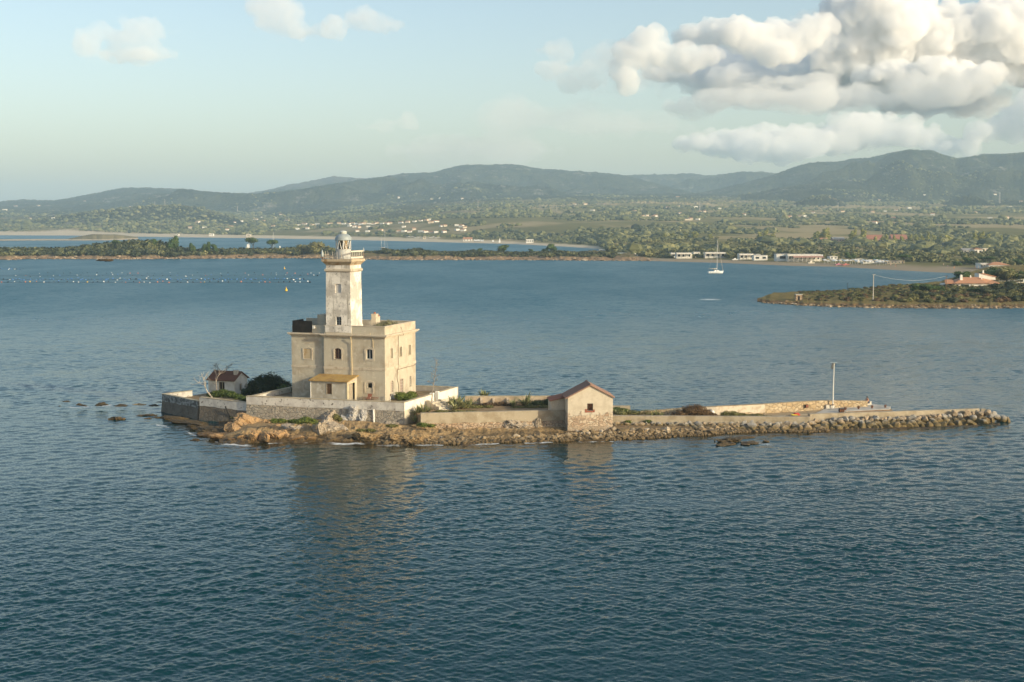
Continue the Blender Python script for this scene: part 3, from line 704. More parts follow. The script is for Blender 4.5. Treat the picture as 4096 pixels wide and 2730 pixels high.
# left sea walls
B0 = W(798, 1590.5, 3.0); B1 = WY(988, 1615, A0.y+.25); B1 = Vector((B1.x, B1.y)); B0 = Vector((B0.x, B0.y))
S0 = W(648, 1577, 2.45); S0 = Vector((S0.x, S0.y)); S1 = W(792, 1606, 2.45); S1 = Vector((S1.x, S1.y))
S2 = W(761, 1565, 2.4); S2 = Vector((S2.x, S2.y))
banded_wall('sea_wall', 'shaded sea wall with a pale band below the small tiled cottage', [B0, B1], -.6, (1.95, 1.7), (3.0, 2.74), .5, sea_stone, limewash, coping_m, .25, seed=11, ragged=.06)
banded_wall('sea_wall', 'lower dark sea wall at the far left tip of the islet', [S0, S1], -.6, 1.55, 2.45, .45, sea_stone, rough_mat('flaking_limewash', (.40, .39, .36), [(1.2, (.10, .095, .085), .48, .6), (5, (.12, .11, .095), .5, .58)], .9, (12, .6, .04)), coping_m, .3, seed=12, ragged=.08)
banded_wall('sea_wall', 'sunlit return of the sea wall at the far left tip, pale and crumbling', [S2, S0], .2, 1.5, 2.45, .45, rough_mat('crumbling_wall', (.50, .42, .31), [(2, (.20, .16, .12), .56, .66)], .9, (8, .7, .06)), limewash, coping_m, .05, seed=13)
# sheets of ground inside the walls
flat_sheet('terrace_ground', [A0+Vector((.2, .3)), A1+Vector((-.1, .4)), A2+Vector((-.2, -.2)), A4], 2.95, yard)
flat_sheet('cottage_yard_ground', [S1+Vector((.3, .3)), B0+Vector((.1, .3)), B1+Vector((0, .4)), A0+Vector((.2, 1)), A4+Vector((0, 4)), S1+Vector((-1, 17))], 1.85, yard)
flat_sheet('west_platform_ground', [S0+Vector((.3, .3)), S1+Vector((-.1, .35)), S1+Vector((-1.2, 17)), S2+Vector((1.5, 3)), S2+Vector((-.1, -.1))], 1.7, soil)
# garden walls between terrace and hut
D0 = W(1683, 1654.5, 2.58); D1 = W(2262, 1638.5, 2.66); D0 = Vector((D0.x, D0.y)); D1 = Vector((D1.x, D1.y))
t = banded_wall('garden_wall', 'tan garden wall with a rendered band over rubble stone, left of the stone hut', [D0, D1], -.2, 1.30, 2.6, .5, warm_stone, concrete, None, .15, seed=21, ragged=.07)
b = MB(); o2 = D0; L = [(p[0]-o2.x, p[1]-o2.y) for p in subdiv([along(D0, D1, .18), D1], 12)]
wall_strip(b, L, [-.3]*len(L), jitter_edge([1.22]*len(L), .07, 4), .1, 1.3); b.build('rubble_batter', warm_stone, t)
H0 = W(1860, 1618, 2.1); H1 = W(2204, 1617, 2.1)
H0 = Vector((H0.x, H0.y)); H1 = Vector((H1.x, H1.y))
back_render = rough_mat('patchy_render', (.50, .40, .28), [(.7, (.36, .27, .18), .42, .62), (3, (.62, .54, .42), .58, .75)], .9, (9, .6, .05))
banded_wall('garden_rear_wall', 'low crumbling wall along the rear of the agave garden', [H0, H1], 1.2, 2.2, 3.12, .4, back_render, back_render, coping_m, 0, seed=23)
for k, (px_, r0_) in enumerate(((1925, 1618), (1974, 1617), (2030, 1617))):
    p = W(px_, r0_, 2.1); t = thing('wall_buttress', ['left', 'middle', 'right'][k]+' one of the three small sloping stubs against the crumbling garden wall', 'buttress', (p.x, p.y-.05, 2.1), R(5), 'stubs on the rear garden wall')
    MB().prism([(0, 0, 0), (0, -1.3, 0), (0, -1.1, .25), (0, 0, .95)], (-.16, 0, 0), (.16, 0, 0)).build('stub', back_render, t)
flat_sheet('garden_ground', [along(A1, A2, .15)+Vector((.1, 0)), D0+Vector((0, .2)), D1+Vector((0, .2)), D1+Vector((.5, 8.5)), H1+Vector((0, .1)), H0+Vector((0, .1)), A2+Vector((.3, -.5))], [2.2, 2.2, 2.3, 2.1, 2.1, 2.1, 2.2], soil)
# short wall behind the hut and the jetty walls
J0 = W(2440, 1647, 1.12); J1 = W(2521, 1648, 1.12)
banded_wall('garden_rear_wall', 'short low stone wall end showing just right of the stone hut', [(J0.x-3, J0.y+.2), (J1.x, J1.y)], 0.6, 1.4, 1.9, .35, gold_stone, concrete, None, 0, seed=25)
E0 = W(2440, 1662.5, 1.44); E1 = W(3240, 1670, 1.36)
t = banded_wall('jetty_kerb', 'long low concrete kerb wall over boulders, right of the stone hut', [(E0.x, E0.y), (E1.x, E1.y)], .1, .9, 1.40, .6, concrete, concrete, None, .1, seed=31)
K0 = W(3240, 1657, 1.5); K1 = W(3600, 1646.5, 1.5); K2 = W(3918, 1635.5, 1.5)
banded_wall('jetty_kerb', 'raised concrete parapet running out to the tip of the jetty', [(K0.x, K0.y), (K1.x, K1.y), (K2.x, K2.y)], .1, .9, 1.5, .55, concrete, concrete, None, .12, seed=32)
K3 = W(3921, 1636, 1.48); K4 = W(3945, 1638, 1.44)
banded_wall('jetty_kerb', 'short broken-off concrete block at the very tip of the jetty parapet', [(K3.x+.12, K3.y), (K4.x, K4.y+.1)], .1, .9, 1.45, .55, concrete, concrete, None, .1, seed=33)
GPTS = [(2560,1658,1648),(2721,1660,1634),(2864,1661,1627),(3060,1654,1617),(3200,1645,1608),(3307,1638,1603),(3470,1632,1605)]
gp = []; gz = []
for (a, b0, t0) in GPTS:
    p = W(a, b0, 1.02); gp.append(Vector((p.x, p.y))); gz.append(Zr(t0, p.y))
t = thing('breakwater_wall', 'long curving golden stone wall along the far side of the jetty', 'wall', (gp[0].x, gp[0].y, 0))
pp = subdiv(gp, 6); zz = list(np.interp(np.linspace(0, len(gz)-1, len(pp)), range(len(gz)), gz)); L = [(p[0]-gp[0].x, p[1]-gp[0].y) for p in pp]
b = MB(); wall_strip(b, L, [.5]*len(L), zz, .6, .06); b.build('stone_face', gold_stone, t)
i0, i1 = 6, 19
b = MB(); Lq = [(p[0]+.0, p[1]-.04) for p in L[i0:i1]]; wall_strip(b, Lq, jitter_edge([1.15]*len(Lq), .12, 5), [z-.05 for z in zz[i0:i1]], .3, 0); b.build('pale_render', rough_mat('pale_patch_render', (.62, .54, .42), [(1.5, (.48, .39, .28), .5, .62), (4, (.40, .31, .21), .6, .7)], .9, (9, .6, .04)), t)
flat_sheet('jetty_deck', [(E0.x, E0.y+.3), (E1.x, E1.y+.3), (K0.x, K0.y+.3), (K1.x, K1.y+.3), W(3560, 1636, .95).xy, W(3480, 1622, .95).xy] + [(p.x, p.y+.1) for p in gp[::-1]] + [(J0.x, J0.y)], 1.0, rough_mat('jetty_sand', (.36, .28, .175), [(.5, (.28, .21, .125), .42, .62), (2, (.16, .14, .06), .56, .7), (6, (.44, .36, .25), .55, .75)], .95, (6, .5, .05)))
# ================================================================== lighthouse
Cc = W(1541, 1606, 3.0); HRZ = math.atan2(-.307, .952)
hx = Vector((math.cos(HRZ), math.sin(HRZ))); hy = Vector((-hx.y, hx.x))
LH = thing('lighthouse', 'square white lighthouse tower rising from a two storey keepers house with flat roof', 'lighthouse', (Cc.x, Cc.y, 0), HRZ)
def q2(cx, cy): return 1100+cx/3.267, 1240+cy/3.267     # readings of the photo
def q1(cx, cy): return 1100+cx/3.267, 880+cy/3.267
def kxy(px, py): d = ray(px, py); return d[0]/d[1]
def lx(p, y0=0.0):
    k = kxy(*p); bx, by = Cc.x+y0*hy.x, Cc.y+y0*hy.y; return (k*by-bx)/(hx.x-k*hx.y)
def ly(p, x0=0.0):
    k = kxy(*p); bx, by = Cc.x+x0*hx.x, Cc.y+x0*hx.y; return (k*by-bx)/(hy.x-k*hy.y)
def lz(p, x, y): return Zr(p[1], Cc.y+x*hx.y+y*hy.y)
def fp(cx, cy, y0=0.0, q=q2):     # reading on the front plane -> (x, z)
    p = q(cx, cy); x = lx(p, y0); return x, lz(p, x, y0)
def rp(cx, cy, q=q2):             # reading on the right face -> (y, z)
    p = q(cx, cy); y = ly(p); return y, lz(p, 0, y)
xL = lx(q2(222, 800), .45); xA = lx(q2(640, 600)); yB = ly(q2(1838, 800))
z_band0 = fp(1440, 800)[1]; z_band1 = fp(1440, 768)[1]; z_c0 = fp(1440, 362)[1]; z_c1 = fp(1440, 335)[1]; z_par = fp(1440, 226)[1]
ZG = 2.7
def holed(mb, W_, z0, z1, holes, put, depth=.28):
    """a wall face with rectangular openings and reveals; put(a, d, z) -> point (a along, d inward)"""
    xs = sorted({0, W_} | {h[0] for h in holes} | {h[1] for h in holes}); zs = sorted({z0, z1} | {h[2] for h in holes} | {h[3] for h in holes})
    for i in range(len(xs)-1):
        for j in range(len(zs)-1):
            cx_, cz = (xs[i]+xs[i+1])/2, (zs[j]+zs[j+1])/2
            if any(h[0] < cx_ < h[1] and h[2] < cz < h[3] for h in holes): continue
            mb.add([put(xs[i], 0, zs[j]), put(xs[i+1], 0, zs[j]), put(xs[i+1], 0, zs[j+1]), put(xs[i], 0, zs[j+1])], [(0, 1, 2, 3)])
    for (a, b, c, d) in holes:
        for (p, q_) in (((a, c), (b, c)), ((b, c), (b, d)), ((b, d), (a, d)), ((a, d), (a, c))):
            mb.add([put(p[0], 0, p[1]), put(q_[0], 0, q_[1]), put(q_[0], depth, q_[1]), put(p[0], depth, p[1])], [(0, 1, 2, 3)])
def rect(r, fn=fp, **k):
    a = fn(r[0], r[1], **k); b = fn(r[2], r[3], **k); return (min(a[0], b[0]), max(a[0], b[0]), min(a[1], b[1]), max(a[1], b[1]))

f_mid = rect((779, 500, 868, 646)); f_right = rect((1192, 513, 1277, 648)); f_low = rect((1210, 958, 1268, 1022))
rw = [rect(r, rp) for r in ((1512, 505, 1536, 634), (1629, 484, 1656, 611), (1747, 458, 1771, 587))]
rl = [rect(r, rp) for r in ((1514, 930, 1543, 1070), (1634, 908, 1674, 1120), (1757, 870, 1778, 1000))]
# --- house walls (main block, then the recessed left block)
b = MB()
holed(b, -xA, ZG, z_c0, [(h[0]-xA, h[1]-xA, h[2], h[3]) for h in (f_mid, f_right, f_low)], lambda a, d, z: (xA+a, d, z))
holed(b, yB, ZG, z_c0, rw+rl, lambda a, d, z: (-d, a, z))
b.add([(xA, 0, ZG), (xA, .45, ZG), (xA, .45, z_c0), (xA, 0, z_c0)], [(0, 1, 2, 3)])
b.add([(xL, .45, ZG), (xA, .45, ZG), (xA, .45, z_c0), (xL, .45, z_c0)], [(0, 1, 2, 3)])
b.add([(xL, .45, ZG), (xL, yB, ZG), (xL, yB, z_c0), (xL, .45, z_c0)], [(0, 1, 2, 3)])
b.add([(xL, yB, ZG), (0, yB, ZG), (0, yB, z_c0), (xL, yB, z_c0)], [(0, 1, 2, 3)])
b.build('house_wall', plaster, LH)
# --- string band and cornice as rings
def ring(mb, out, z0, z1, prof=None):
    o = out; pts = [(xL-o, .45-o), (xA-o, .45-o), (xA-o, -o), (o, -o), (o, yB+o), (xL-o, yB+o)]
    i_ = -.02; ins = [(xL-i_, .45-i_), (xA-i_, .45-i_), (xA-i_, -i_), (i_, -i_), (i_, yB+i_), (xL-i_, yB+i_)]
    n = 6; V = [(p[0], p[1], z0) for p in pts]+[(p[0], p[1], z1) for p in pts]+[(p[0], p[1], z1) for p in ins]+[(p[0], p[1], z0) for p in ins]
    F_ = []
    for i in range(n):
        j = (i+1) % n; F_ += [(i, j, n+j, n+i), (n+i, n+j, 2*n+j, 2*n+i), (3*n+i, 3*n+j, j, i)]
    mb.add(V, F_)
b = MB(); ring(b, .05, z_band0, z_band1); b.build('string_band', plaster_trim, LH)
b = MB(); ring(b, .12, z_c0-.14, z_c0-.003); ring(b, .30, z_c0, z_c0+.12); ring(b, .42, z_c0+.123, z_c1+.02); b.build('cornice', plaster_trim, LH)
b = MB(); b.box(xL+.02, -.02, .47, yB-.02, z_c1-.3, z_c1-.02); b.box(xA+.05, -.02, .03, .5, z_c1-.3, z_c1-.023); b.build('roof_terrace', rough_mat('roof_screed', (.36, .31, .24), [(1, (.25, .21, .15), .45, .65)], .9), LH)
# --- parapet with its own thin coping
zp0 = z_c1+.02
b = MB(); b.box(xA+.03, 0, .02, .3, zp0, z_par); b.box(-.3, 0, .303, yB, zp0, z_par); b.box(xL+.03, -.3, yB-.3, yB-.003, zp0, z_par-.02); b.box(xL+.03, xL+.3, .6, yB-.3, zp0, z_par-.1); b.box(xL+.303, xA+.02, .55, .8, zp0, z_par-.05)
b.build('parapet', plaster, LH)
b = MB(); b.box(xA+.03, .04, -.04, .34, z_par+.002, z_par+.06); b.box(-.34, .04, .343, yB+.04, z_par+.002, z_par+.06); b.box(xL, -.343, yB-.34, yB+.04, z_par-.018, z_par+.05); b.build('parapet_coping', plaster_trim, LH)
# --- black boarding at the left end of the parapet
x0, _ = fp(229, 200, .50); x1, _ = fp(484, 200, .50); zt = fp(229, 140, .5)[1]; zb_ = fp(229, 303, .5)[1]
b = MB(); b.box(x0, x1, .46, .53, zb_, zt); b.box(x0-.0, x0+.06, .533, 3.6, zb_, zt); b.build('black_boarding', rough_mat('black_boards', (.012, .011, .010), [(1.5, (.03, .026, .022), .5, .7)], .8), LH)
b = MB(); b.box(x0+.6, x0+3.4, 3.3, 3.5, zp0, zt+.15); b.box(x0+3.0, x0+3.5, 3.6, 4.0, zp0, zt+.5); b.build('roof_water_tank', plaster, LH)
# lamp box on the grey parapet piece
xq, zq = fp(508, 232, .55); pl = MB().box(xq-.14, xq+.16, .40, .548, zq-.15, zq+.22).build('wall_lamp', metal_white, LH)
# --- roof cabin beside the tower
x0, _ = fp(566, 100, 1.6); x1 = lx(q2(665, 100), 1.6); zc = fp(566, 60, 1.6)[1]
MB().box(x0, x1, 1.3, 4.2, zp0, zc).build('roof_cabin', plaster, LH)
# --- chimneys
def chimney(cx0, cx1, ctop, y, dy, capc):
    xa, _ = fp(cx0, 200, y); xb, _ = fp(cx1, 200, y); zt_ = fp(cx0, ctop, y)[1]; w = xb-xa
    c = MB().frustum(xa, xb, y, y+dy, zp0-.2, zt_-.25, .05, .05).build('chimney', plaster_trim, LH)
    MB().box(xa+.02, xb-.02, y+.02, y+dy-.02, zt_-.248, zt_-.12).build('chimney_collar', plaster_trim, c)
    MB().lathe([(.16, zt_-.118), (.17, zt_+.02), (.12, zt_+.1)], ((xa+xb)/2, y+dy/2, 0), 10).build('chimney_pot', tiles_red, c)
chimney(1254, 1319, 42, 4.2, .9, 1); chimney(1322, 1351, 75, 5.2, .7, 1); chimney(1357, 1405, 186, 5.0, .6, 1)
# --- window trim, frames, bars
def arch_ring(x0, x1, z0, z1, wdt, rise, put, mat, name, d0=-.06, d1=.0, sill=.0, ears=.0, parent=None):
    """surround with a flat-arched head; put(a,d,z)"""
    n = 8
    def outline(e, r, zb):
        P = [(x0-e, zb), (x1+e, zb), (x1+e, z1-r+e*.6)]
        for i in range(1, n):
            t = i/n; P.append((x1+e+(x0-x1-2*e)*t, z1-r+e*.6+(r+e*.3)*math.sin(math.pi*t)))
        P.append((x0-e, z1-r+e*.6)); return P
    Po, Pi = outline(wdt, rise, z0-sill), outline(0, rise, z0)
    V = []; F_ = []; m = len(Po)
    for d in (d0, d1):
        V += [put(a, d, z) for a, z in Po]+[put(a, d, z) for a, z in Pi]
    for i in range(m):
        j = (i+1) % m
        F_ += [(i, j, m+j, m+i), (i, 2*m+i, 2*m+j, j), (m+i, m+j, 3*m+j, 3*m+i)]
    mb = MB(); mb.add(V, F_)
    if ears:
        for s, xx in ((-1, x0-wdt), (1, x1+wdt)):
            a, bb = sorted((xx, xx+s*ears)); zt_ = z1-(z1-z0)*.0; zz0 = z1-.52
            mb.add([put(a, d0, zz0), put(bb, d0, zz0), put(bb, d0, zt_-rise), put(a, d0, zt_-rise), put(a, d1, zz0), put(bb, d1, zz0), put(bb, d1, zt_-rise), put(a, d1, zt_-rise)],
                   [(0, 1, 2, 3), (0, 4, 5, 1), (1, 5, 6, 2), (2, 6, 7, 3), (3, 7, 4, 0)])
    return mb.build(name, mat, parent or LH)
PF = lambda a, d, z: (a, d, z)
PL = lambda a, d, z: (a, .45+d, z)
PR = lambda a, d, z: (-d, a, z)
def window(h, put, wdt, rise, style, ears=.05, frame=None, bars=0, sill=.05, glassm=None, bar_m=None):
    x0, x1, z0, z1 = h
    w = arch_ring(x0, x1, z0, z1, wdt, rise, put, plaster_trim, 'window', sill=sill, ears=ears)
    pm = MB(); pm.add([put(x0, .2, z0), put(x1, .2, z0), put(x1, .2, z1), put(x0, .2, z1)], [(0, 1, 2, 3)]); pm.build('pane', glassm or old_glass, w)
    fb = MB(); t = .06
    def bar(a0, a1, c0, c1, d0, d1):
        fb.add([put(a, d, z) for d in (d0, d1) for a, z in ((a0, c0), (a1, c0), (a1, c1), (a0, c1))], [(0, 1, 2, 3), (4, 7, 6, 5), (0, 4, 5, 1), (1, 5, 6, 2), (2, 6, 7, 3), (3, 7, 4, 0)])
    if frame:
        bar(x0, x0+t, z0, z1, .12, .19); bar(x1-t, x1, z0, z1, .12, .19); bar(x0, x1, z1-t, z1, .121, .191); bar(x0, x1, z0, z0+t, .121, .191)
        if 'v' in frame: bar((x0+x1)/2-.04, (x0+x1)/2+.04, z0, z1, .11, .195)
        if 'h' in frame: bar(x0, x1, z1-(z1-z0)*.28-.03, z1-(z1-z0)*.28+.03, .115, .194)
        fb.build('frame', wood_grey if 'w' not in frame else metal_white, w)
    if bars:
        fb = MB(); nv = max(2, int((x1-x0)/.2))
        for i in range(1, nv): a = x0+(x1-x0)*i/nv; bar(a-.012, a+.012, z0, z1, .04, .065)
        for j in range(1, bars): c = z0+(z1-z0)*j/bars; bar(x0, x1, c-.014, c+.014, .035, .06)
        fb.build('grille', bar_m or iron, w)
    return w
window(f_mid, PF, .20, .18, 0, .07, 'v', 7); window(f_right, PF, .22, .12, 0, .07, 'vw', 0, .2)
wl = arch_ring(*rect((1185, 940, 1278, 1085)), .18, .12, PF, plaster_trim, 'window', sill=.1, ears=.06)
x0, x1, z0, z1 = f_low
MB().box(x0-.02, x1+.02, .262, .27, z0-.02, z1+.02).build('dark_opening', black, wl)
xx0, xx1, zz0, zz1 = rect((1185, 940, 1278, 1085)); b = MB(); b.box(x0-.1, x1+.1, -.035, .25, z0-.06, z0-.002); b.build('sill', plaster_trim, wl)
# blind niche of the left block and the shaded one below
pat = rough_mat('niche_patch', (.46, .37, .24), [(1.0, (.38, .25, .11), .45, .62)], .9)
bx = rect((378, 498, 475, 640), fp, y0=.45); wl = arch_ring(*bx, .18, .12, PL, plaster_trim, 'window', sill=.12, ears=.05); MB().box(bx[0]+.01, bx[1]-.01, .435, .449, bx[2]+.01, bx[3]-.13).build('blind_panel', pat, wl)
bx = rect((382, 925, 470, 1060), fp, y0=.45); wl = arch_ring(*bx, .16, .12, PL, plaster_trim, 'window', sill=.1, ears=.05); MB().box(bx[0]+.01, bx[1]-.01, .435, .449, bx[2]+.01, bx[3]-.13).build('blind_panel', plaster, wl)
brown_glass = rough_mat('brown_shutters', (.035, .030, .020), [(3, (.06, .045, .03), .5, .7)], .6)
for h in rw: window(h, PR, .10, .12, 0, .03, 'v', 0, .04, brown_glass)
window(rl[0], PR, .08, .12, 0, 0, None, 6, .03, red_door, metal_white); window(rl[2], PR, .08, .12, 0, 0, None, 6, .03, brown_glass, metal_white)
w = window(rl[1], PR, .09, .03, 0, 0, None, 6, .0, red_door, metal_white)
w.name = 'door'
# --- pipes and cables
def poly(pts, r, name, mat, parent=LH): return MB().tube(pts, r, 6).build(name, mat, parent)
pipe_y = rough_mat('sunlit_pipe', (.62, .50, .30), [(2, (.48, .34, .18), .5, .7, (1, 1, .3))], .8)
pts = [fp(1022, 336), fp(1006, 352), fp(1004, 440), fp(1006, 560), fp(1010, 700), fp(1013, 860)]
poly([(x, -.14 if i > 1 else -.40, z) for i, (x, z) in enumerate(pts)], .055, 'drainpipe', pipe_y)
pts = [fp(1258, 300), fp(1262, 340), fp(1278, 385), fp(1285, 500)]; poly([(x, -.05-.3*(i < 2), z) for i, (x, z) in enumerate(pts)], .03, 'cable', pipe_y)
pts = [rp(1640, 222), rp(1638, 330), rp(1607, 336), rp(1606, 770), rp(1594, 790), rp(1592, 900), rp(1612, 985), rp(1612, 1100)]
poly([(.05+.42*(i < 2)*(i > 0), y, z) for i, (y, z) in enumerate(pts)], .028, 'cable', iron)
pts = [rp(1596, 782), rp(1700, 752), rp(1800, 728), rp(1838, 705)]; poly([(.09, y, z) for y, z in pts], .028, 'cable', iron)
# --- lean-to annex
PRT = 3.1
ax0 = lx(q2(474, 1000), -PRT); ax1 = lx(q2(940, 1000), -PRT); z_ev = fp(700, 930, -PRT)[1]; z_wt = fp(700, 848, 0)[1]
an = MB(); hw = rect((674, 964, 743, 1105), fp, y0=-PRT)
holed(an, ax1-ax0, ZG, z_ev, [(hw[0]-ax0, hw[1]-ax0, hw[2], hw[3])], lambda a, d, z: (ax0+a, -PRT+d, z))
an.add([(ax0, -PRT, ZG), (ax0, -.02, ZG), (ax0, -.02, z_wt-.1), (ax0, -PRT, z_ev)], [(0, 1, 2, 3)])
dy0, dy1, dz = -PRT+.42, -.75, fp(1000, 955, -1.5)[1]
an.add([(ax1, -PRT, ZG), (ax1, dy0, ZG), (ax1, dy0, z_ev), (ax1, -PRT, z_ev)], [(0, 1, 2, 3)])
an.add([(ax1, dy1, ZG), (ax1, -.02, ZG), (ax1, -.02, z_ev), (ax1, dy1, z_ev)], [(0, 1, 2, 3)])
an.add([(ax1, dy0, dz), (ax1, dy1, dz), (ax1, dy1, z_ev), (ax1, dy0, z_ev)], [(0, 1, 2, 3)])
an.add([(ax1, -PRT, z_ev), (ax1, -.02, z_ev), (ax1, -.02, z_wt-.1)], [(0, 1, 2)])
annex_pl = rough_mat('annex_plaster', (.46, .42, .34), [(.6, (.36, .32, .25), .42, .66), (1.4, (.56, .53, .46), .5, .7), (1.5, (.22, .19, .14), .58, .8, (2, 2, .3))], .9, (20, .35, .02))
AN = an.build('annex', annex_pl, LH)
ochre = rough_mat('lichen_roof', (.42, .27, .085), [(.8, (.33, .20, .07), .42, .65), (2.5, (.50, .36, .15), .55, .7), (1.6, (.10, .075, .04), .66, .72, (.5, 1.5, 1))], .9, (12, .4, .03))
ov = .28
MB().prism([(ax0-ov, -PRT-ov, z_ev-.05), (ax1+ov, -PRT-ov, z_ev-.05), (ax1+ov, -.03, z_wt), (ax0-ov, -.03, z_wt)], (0, 0, 0), (0, 0, .10)).build('annex_roof', ochre, AN)
x0, x1, z0, z1 = hw
aw = MB(); aw.box(x0-.06, x0, -PRT-.04, -PRT+.05, z0-.05, z1+.05); aw.box(x1, x1+.06, -PRT-.04, -PRT+.05, z0-.05, z1+.05); aw.box(x0-.06, x1+.06, -PRT-.043, -PRT+.053, z1+.05, z1+.11); aw = aw.build('annex_window', wood_grey, AN)
gb = MB()
for i in range(1, 4): a = x0+(x1-x0)*i/4; gb.box(a-.013, a+.013, -PRT+.02, -PRT+.045, z0, z1)
for j in range(1, 7): c = z0+(z1-z0)*j/7; gb.box(x0, x1, -PRT+.016, -PRT+.041, c-.015, c+.015)
gb.build('annex_grille', iron, AN); MB().box(x0-.03, x1+.03, -PRT+.27, -PRT+.285, z0-.03, z1+.03).build('annex_window_back', rough_mat('ochre_board', (.30, .21, .10), [(2, (.16, .10, .05), .45, .65)], .9), AN)
d_ = MB(); d_.box(ax1-.02, ax1+.06, dy0-.14, dy0, ZG, dz+.1); d_.box(ax1-.02, ax1+.06, dy1, dy1+.14, ZG, dz+.1); d_.box(ax1-.018, ax1+.063, dy0, dy1, dz, dz+.12); d_.box(ax1-.04, ax1+.09, -PRT-.05, -PRT+.1, ZG, z_ev); d_.build('annex_door_frame', wood_yellow, AN)
d_ = MB(); d_.prism([(ax1-.3, dy0+.1, ZG), (ax1+.02, dy0+.45, ZG), (ax1+.06, dy0+.42, ZG), (ax1-.26, dy0+.06, ZG)], (0, 0, 0), (0, 0, dz-ZG-.03)); d_.box(ax1-.3, ax1-.26, dy0+.5, dy1-.05, ZG, dz-.03)
d_.build('annex_door', wood_grey, AN); MB().box(ax1-.9, ax1-.86, dy0, dy1, ZG, dz).build('annex_inside', dark_int, AN)
poly([(ax0-.06, -PRT-.06, ZG), (ax0-.06, -PRT-.06, z_ev-.02)], .05, 'drainpipe', metal_white); 
# --- tower
tx0 = fp(657, 260, -.06)[0]; tx1 = fp(996, 260, -.06)[0]; tb = ly(q2(1137, 180), tx1)
sx0 = fp(669, 685, -.0, q1)[0]; sx1 = fp(985, 685, -.0, q1)[0]
zt0 = fp(800, 295, -.06)[1]; zt1 = fp(800, 212, -.06)[1]; zn0 = fp(985, 680, 0, q1)[1]; zn1 = fp(985, 652, 0, q1)[1]; zg0 = fp(990, 590, 0, q1)[1]; zg1 = fp(1000, 552, 0, q1)[1]; zg2 = fp(1000, 518, -.3, q1)[1]
tw = tx1-tx0; inset = ((tw)-(sx1-sx0))/2; cx_ = (tx0+tx1)/2
def sq(cx, half, yc, z): return [(cx-half, yc-half, z), (cx+half, yc-half, z), (cx+half, yc+half, z), (cx-half, yc+half, z)]
ty = tw/2-.06
def loft(mb, rings):
    base = []; V = []; F_ = []
    for i, r in enumerate(rings): V += r
    for i in range(len(rings)-1):
        for k in range(4): F_.append((i*4+k, i*4+(k+1) % 4, i*4+4+(k+1) % 4, i*4+4+k))
    F_ += [(3, 2, 1, 0), tuple(range(len(V)-4, len(V)))]
    mb.add(V, F_)
b = MB(); loft(b, [sq(cx_, tw/2-.02, ty, z_c1-.1), sq(cx_, tw/2-.02, ty, zt0)]); b.build('tower_base', plaster, LH)
b = MB(); loft(b, [sq(cx_, tw/2, ty, zt0-.002), sq(cx_, tw/2, ty, zt1), sq(cx_, tw/2-.1, ty, zt1+.12)]); b.build('tower_plinth', tower_paint, LH)
h0 = tw/2-.07; h1 = tw/2-inset
# shaft with one blind window and one real window cut in the front
bwin = rect((785, 838, 864, 962), fp, y0=.05, q=q1); lwin = rect((796, 1266, 867, 1385), fp, y0=.05, q=q1)
b = MB(); zz = [zt1+.1, lwin[2], lwin[3], bwin[2], bwin[3], zn0]
def hf(z): return h0+(h1-h0)*(z-zz[0])/(zz[-1]-zz[0])
for i in range(5):
    z0, z1 = zz[i], zz[i+1]; a0, a1 = hf(z0), hf(z1)
    r0, r1 = sq(cx_, a0, ty, z0), sq(cx_, a1, ty, z1)
    for k in (1, 2, 3): b.add([r0[k], r0[(k+1) % 4], r1[(k+1) % 4], r1[k]], [(0, 1, 2, 3)])
    hole = {1: lwin, 3: bwin}.get(i)
    if hole is None: b.add([r0[0], r0[1], r1[1], r1[0]], [(0, 1, 2, 3)])
    else:
        e0, e1 = hole[0], hole[1]; y0, y1 = ty-a0, ty-a1; dp = .3 if i == 1 else .16
        b.add([r0[0], (e0, y0, z0), (e0, y1, z1), r1[0]], [(0, 1, 2, 3)]); b.add([(e1, y0, z0), r0[1], r1[1], (e1, y1, z1)], [(0, 1, 2, 3)])
        for (p, q_) in (((e0, z0, y0), (e0, z1, y1)), ((e0, z1, y1), (e1, z1, y1)), ((e1, z1, y1), (e1, z0, y0)), ((e1, z0, y0), (e0, z0, y0))):
            b.add([(p[0], p[2], p[1]), (q_[0], q_[2], q_[1]), (q_[0], q_[2]+dp, q_[1]), (p[0], p[2]+dp, p[1])], [(0, 1, 2, 3)])
TS = b.build('tower_shaft', tower_paint, LH)
e0, e1, z0, z1 = bwin; yb_ = ty-hf(z0)+.15; MB().box(e0-.01, e1+.01, yb_, yb_+.02, z0-.01, z1+.01).build('blind_panel', rough_mat('blind_window_fill', (.58, .55, .50), [(2, (.46, .43, .38), .45, .65)], .9), TS)
e0, e1, z0, z1 = lwin; yb_ = ty-hf(z0)+.2; MB().box(e0-.01, e1+.01, yb_+.03, yb_+.05, z0-.01, z1+.01).build('pane', old_glass, TS)
b = MB(); mid = (e0+e1)/2
for (p, q_) in ((e0, e0+.06), (e1-.06, e1), (mid-.035, mid+.035)): b.box(p, q_, yb_-.03, yb_+.027, z0, z1)
for c in (.3, .6, .88): b.box(e0+.06, e1-.06, yb_-.02, yb_+.024, z0+(z1-z0)*c-.02, z0+(z1-z0)*c+.02)
b.build('window_frame', rough_mat('blue_grey_frame', (.30, .33, .35), (), .7), TS)
b = MB(); loft(b, [sq(cx_, h1+.02, ty, zn0-.06), sq(cx_, h1+.16, ty, zn0+.06), sq(cx_, h1+.16, ty, zn1+.02), sq(cx_, h1+.03, ty, zn1+.10)]); b.build('tower_moulding', plaster_trim, LH)
b = MB(); loft(b, [sq(cx_, h1-.01, ty, zn1+.05), sq(cx_, h1-.02, ty, zg0)]); b.build('tower_neck', tower_paint, LH)
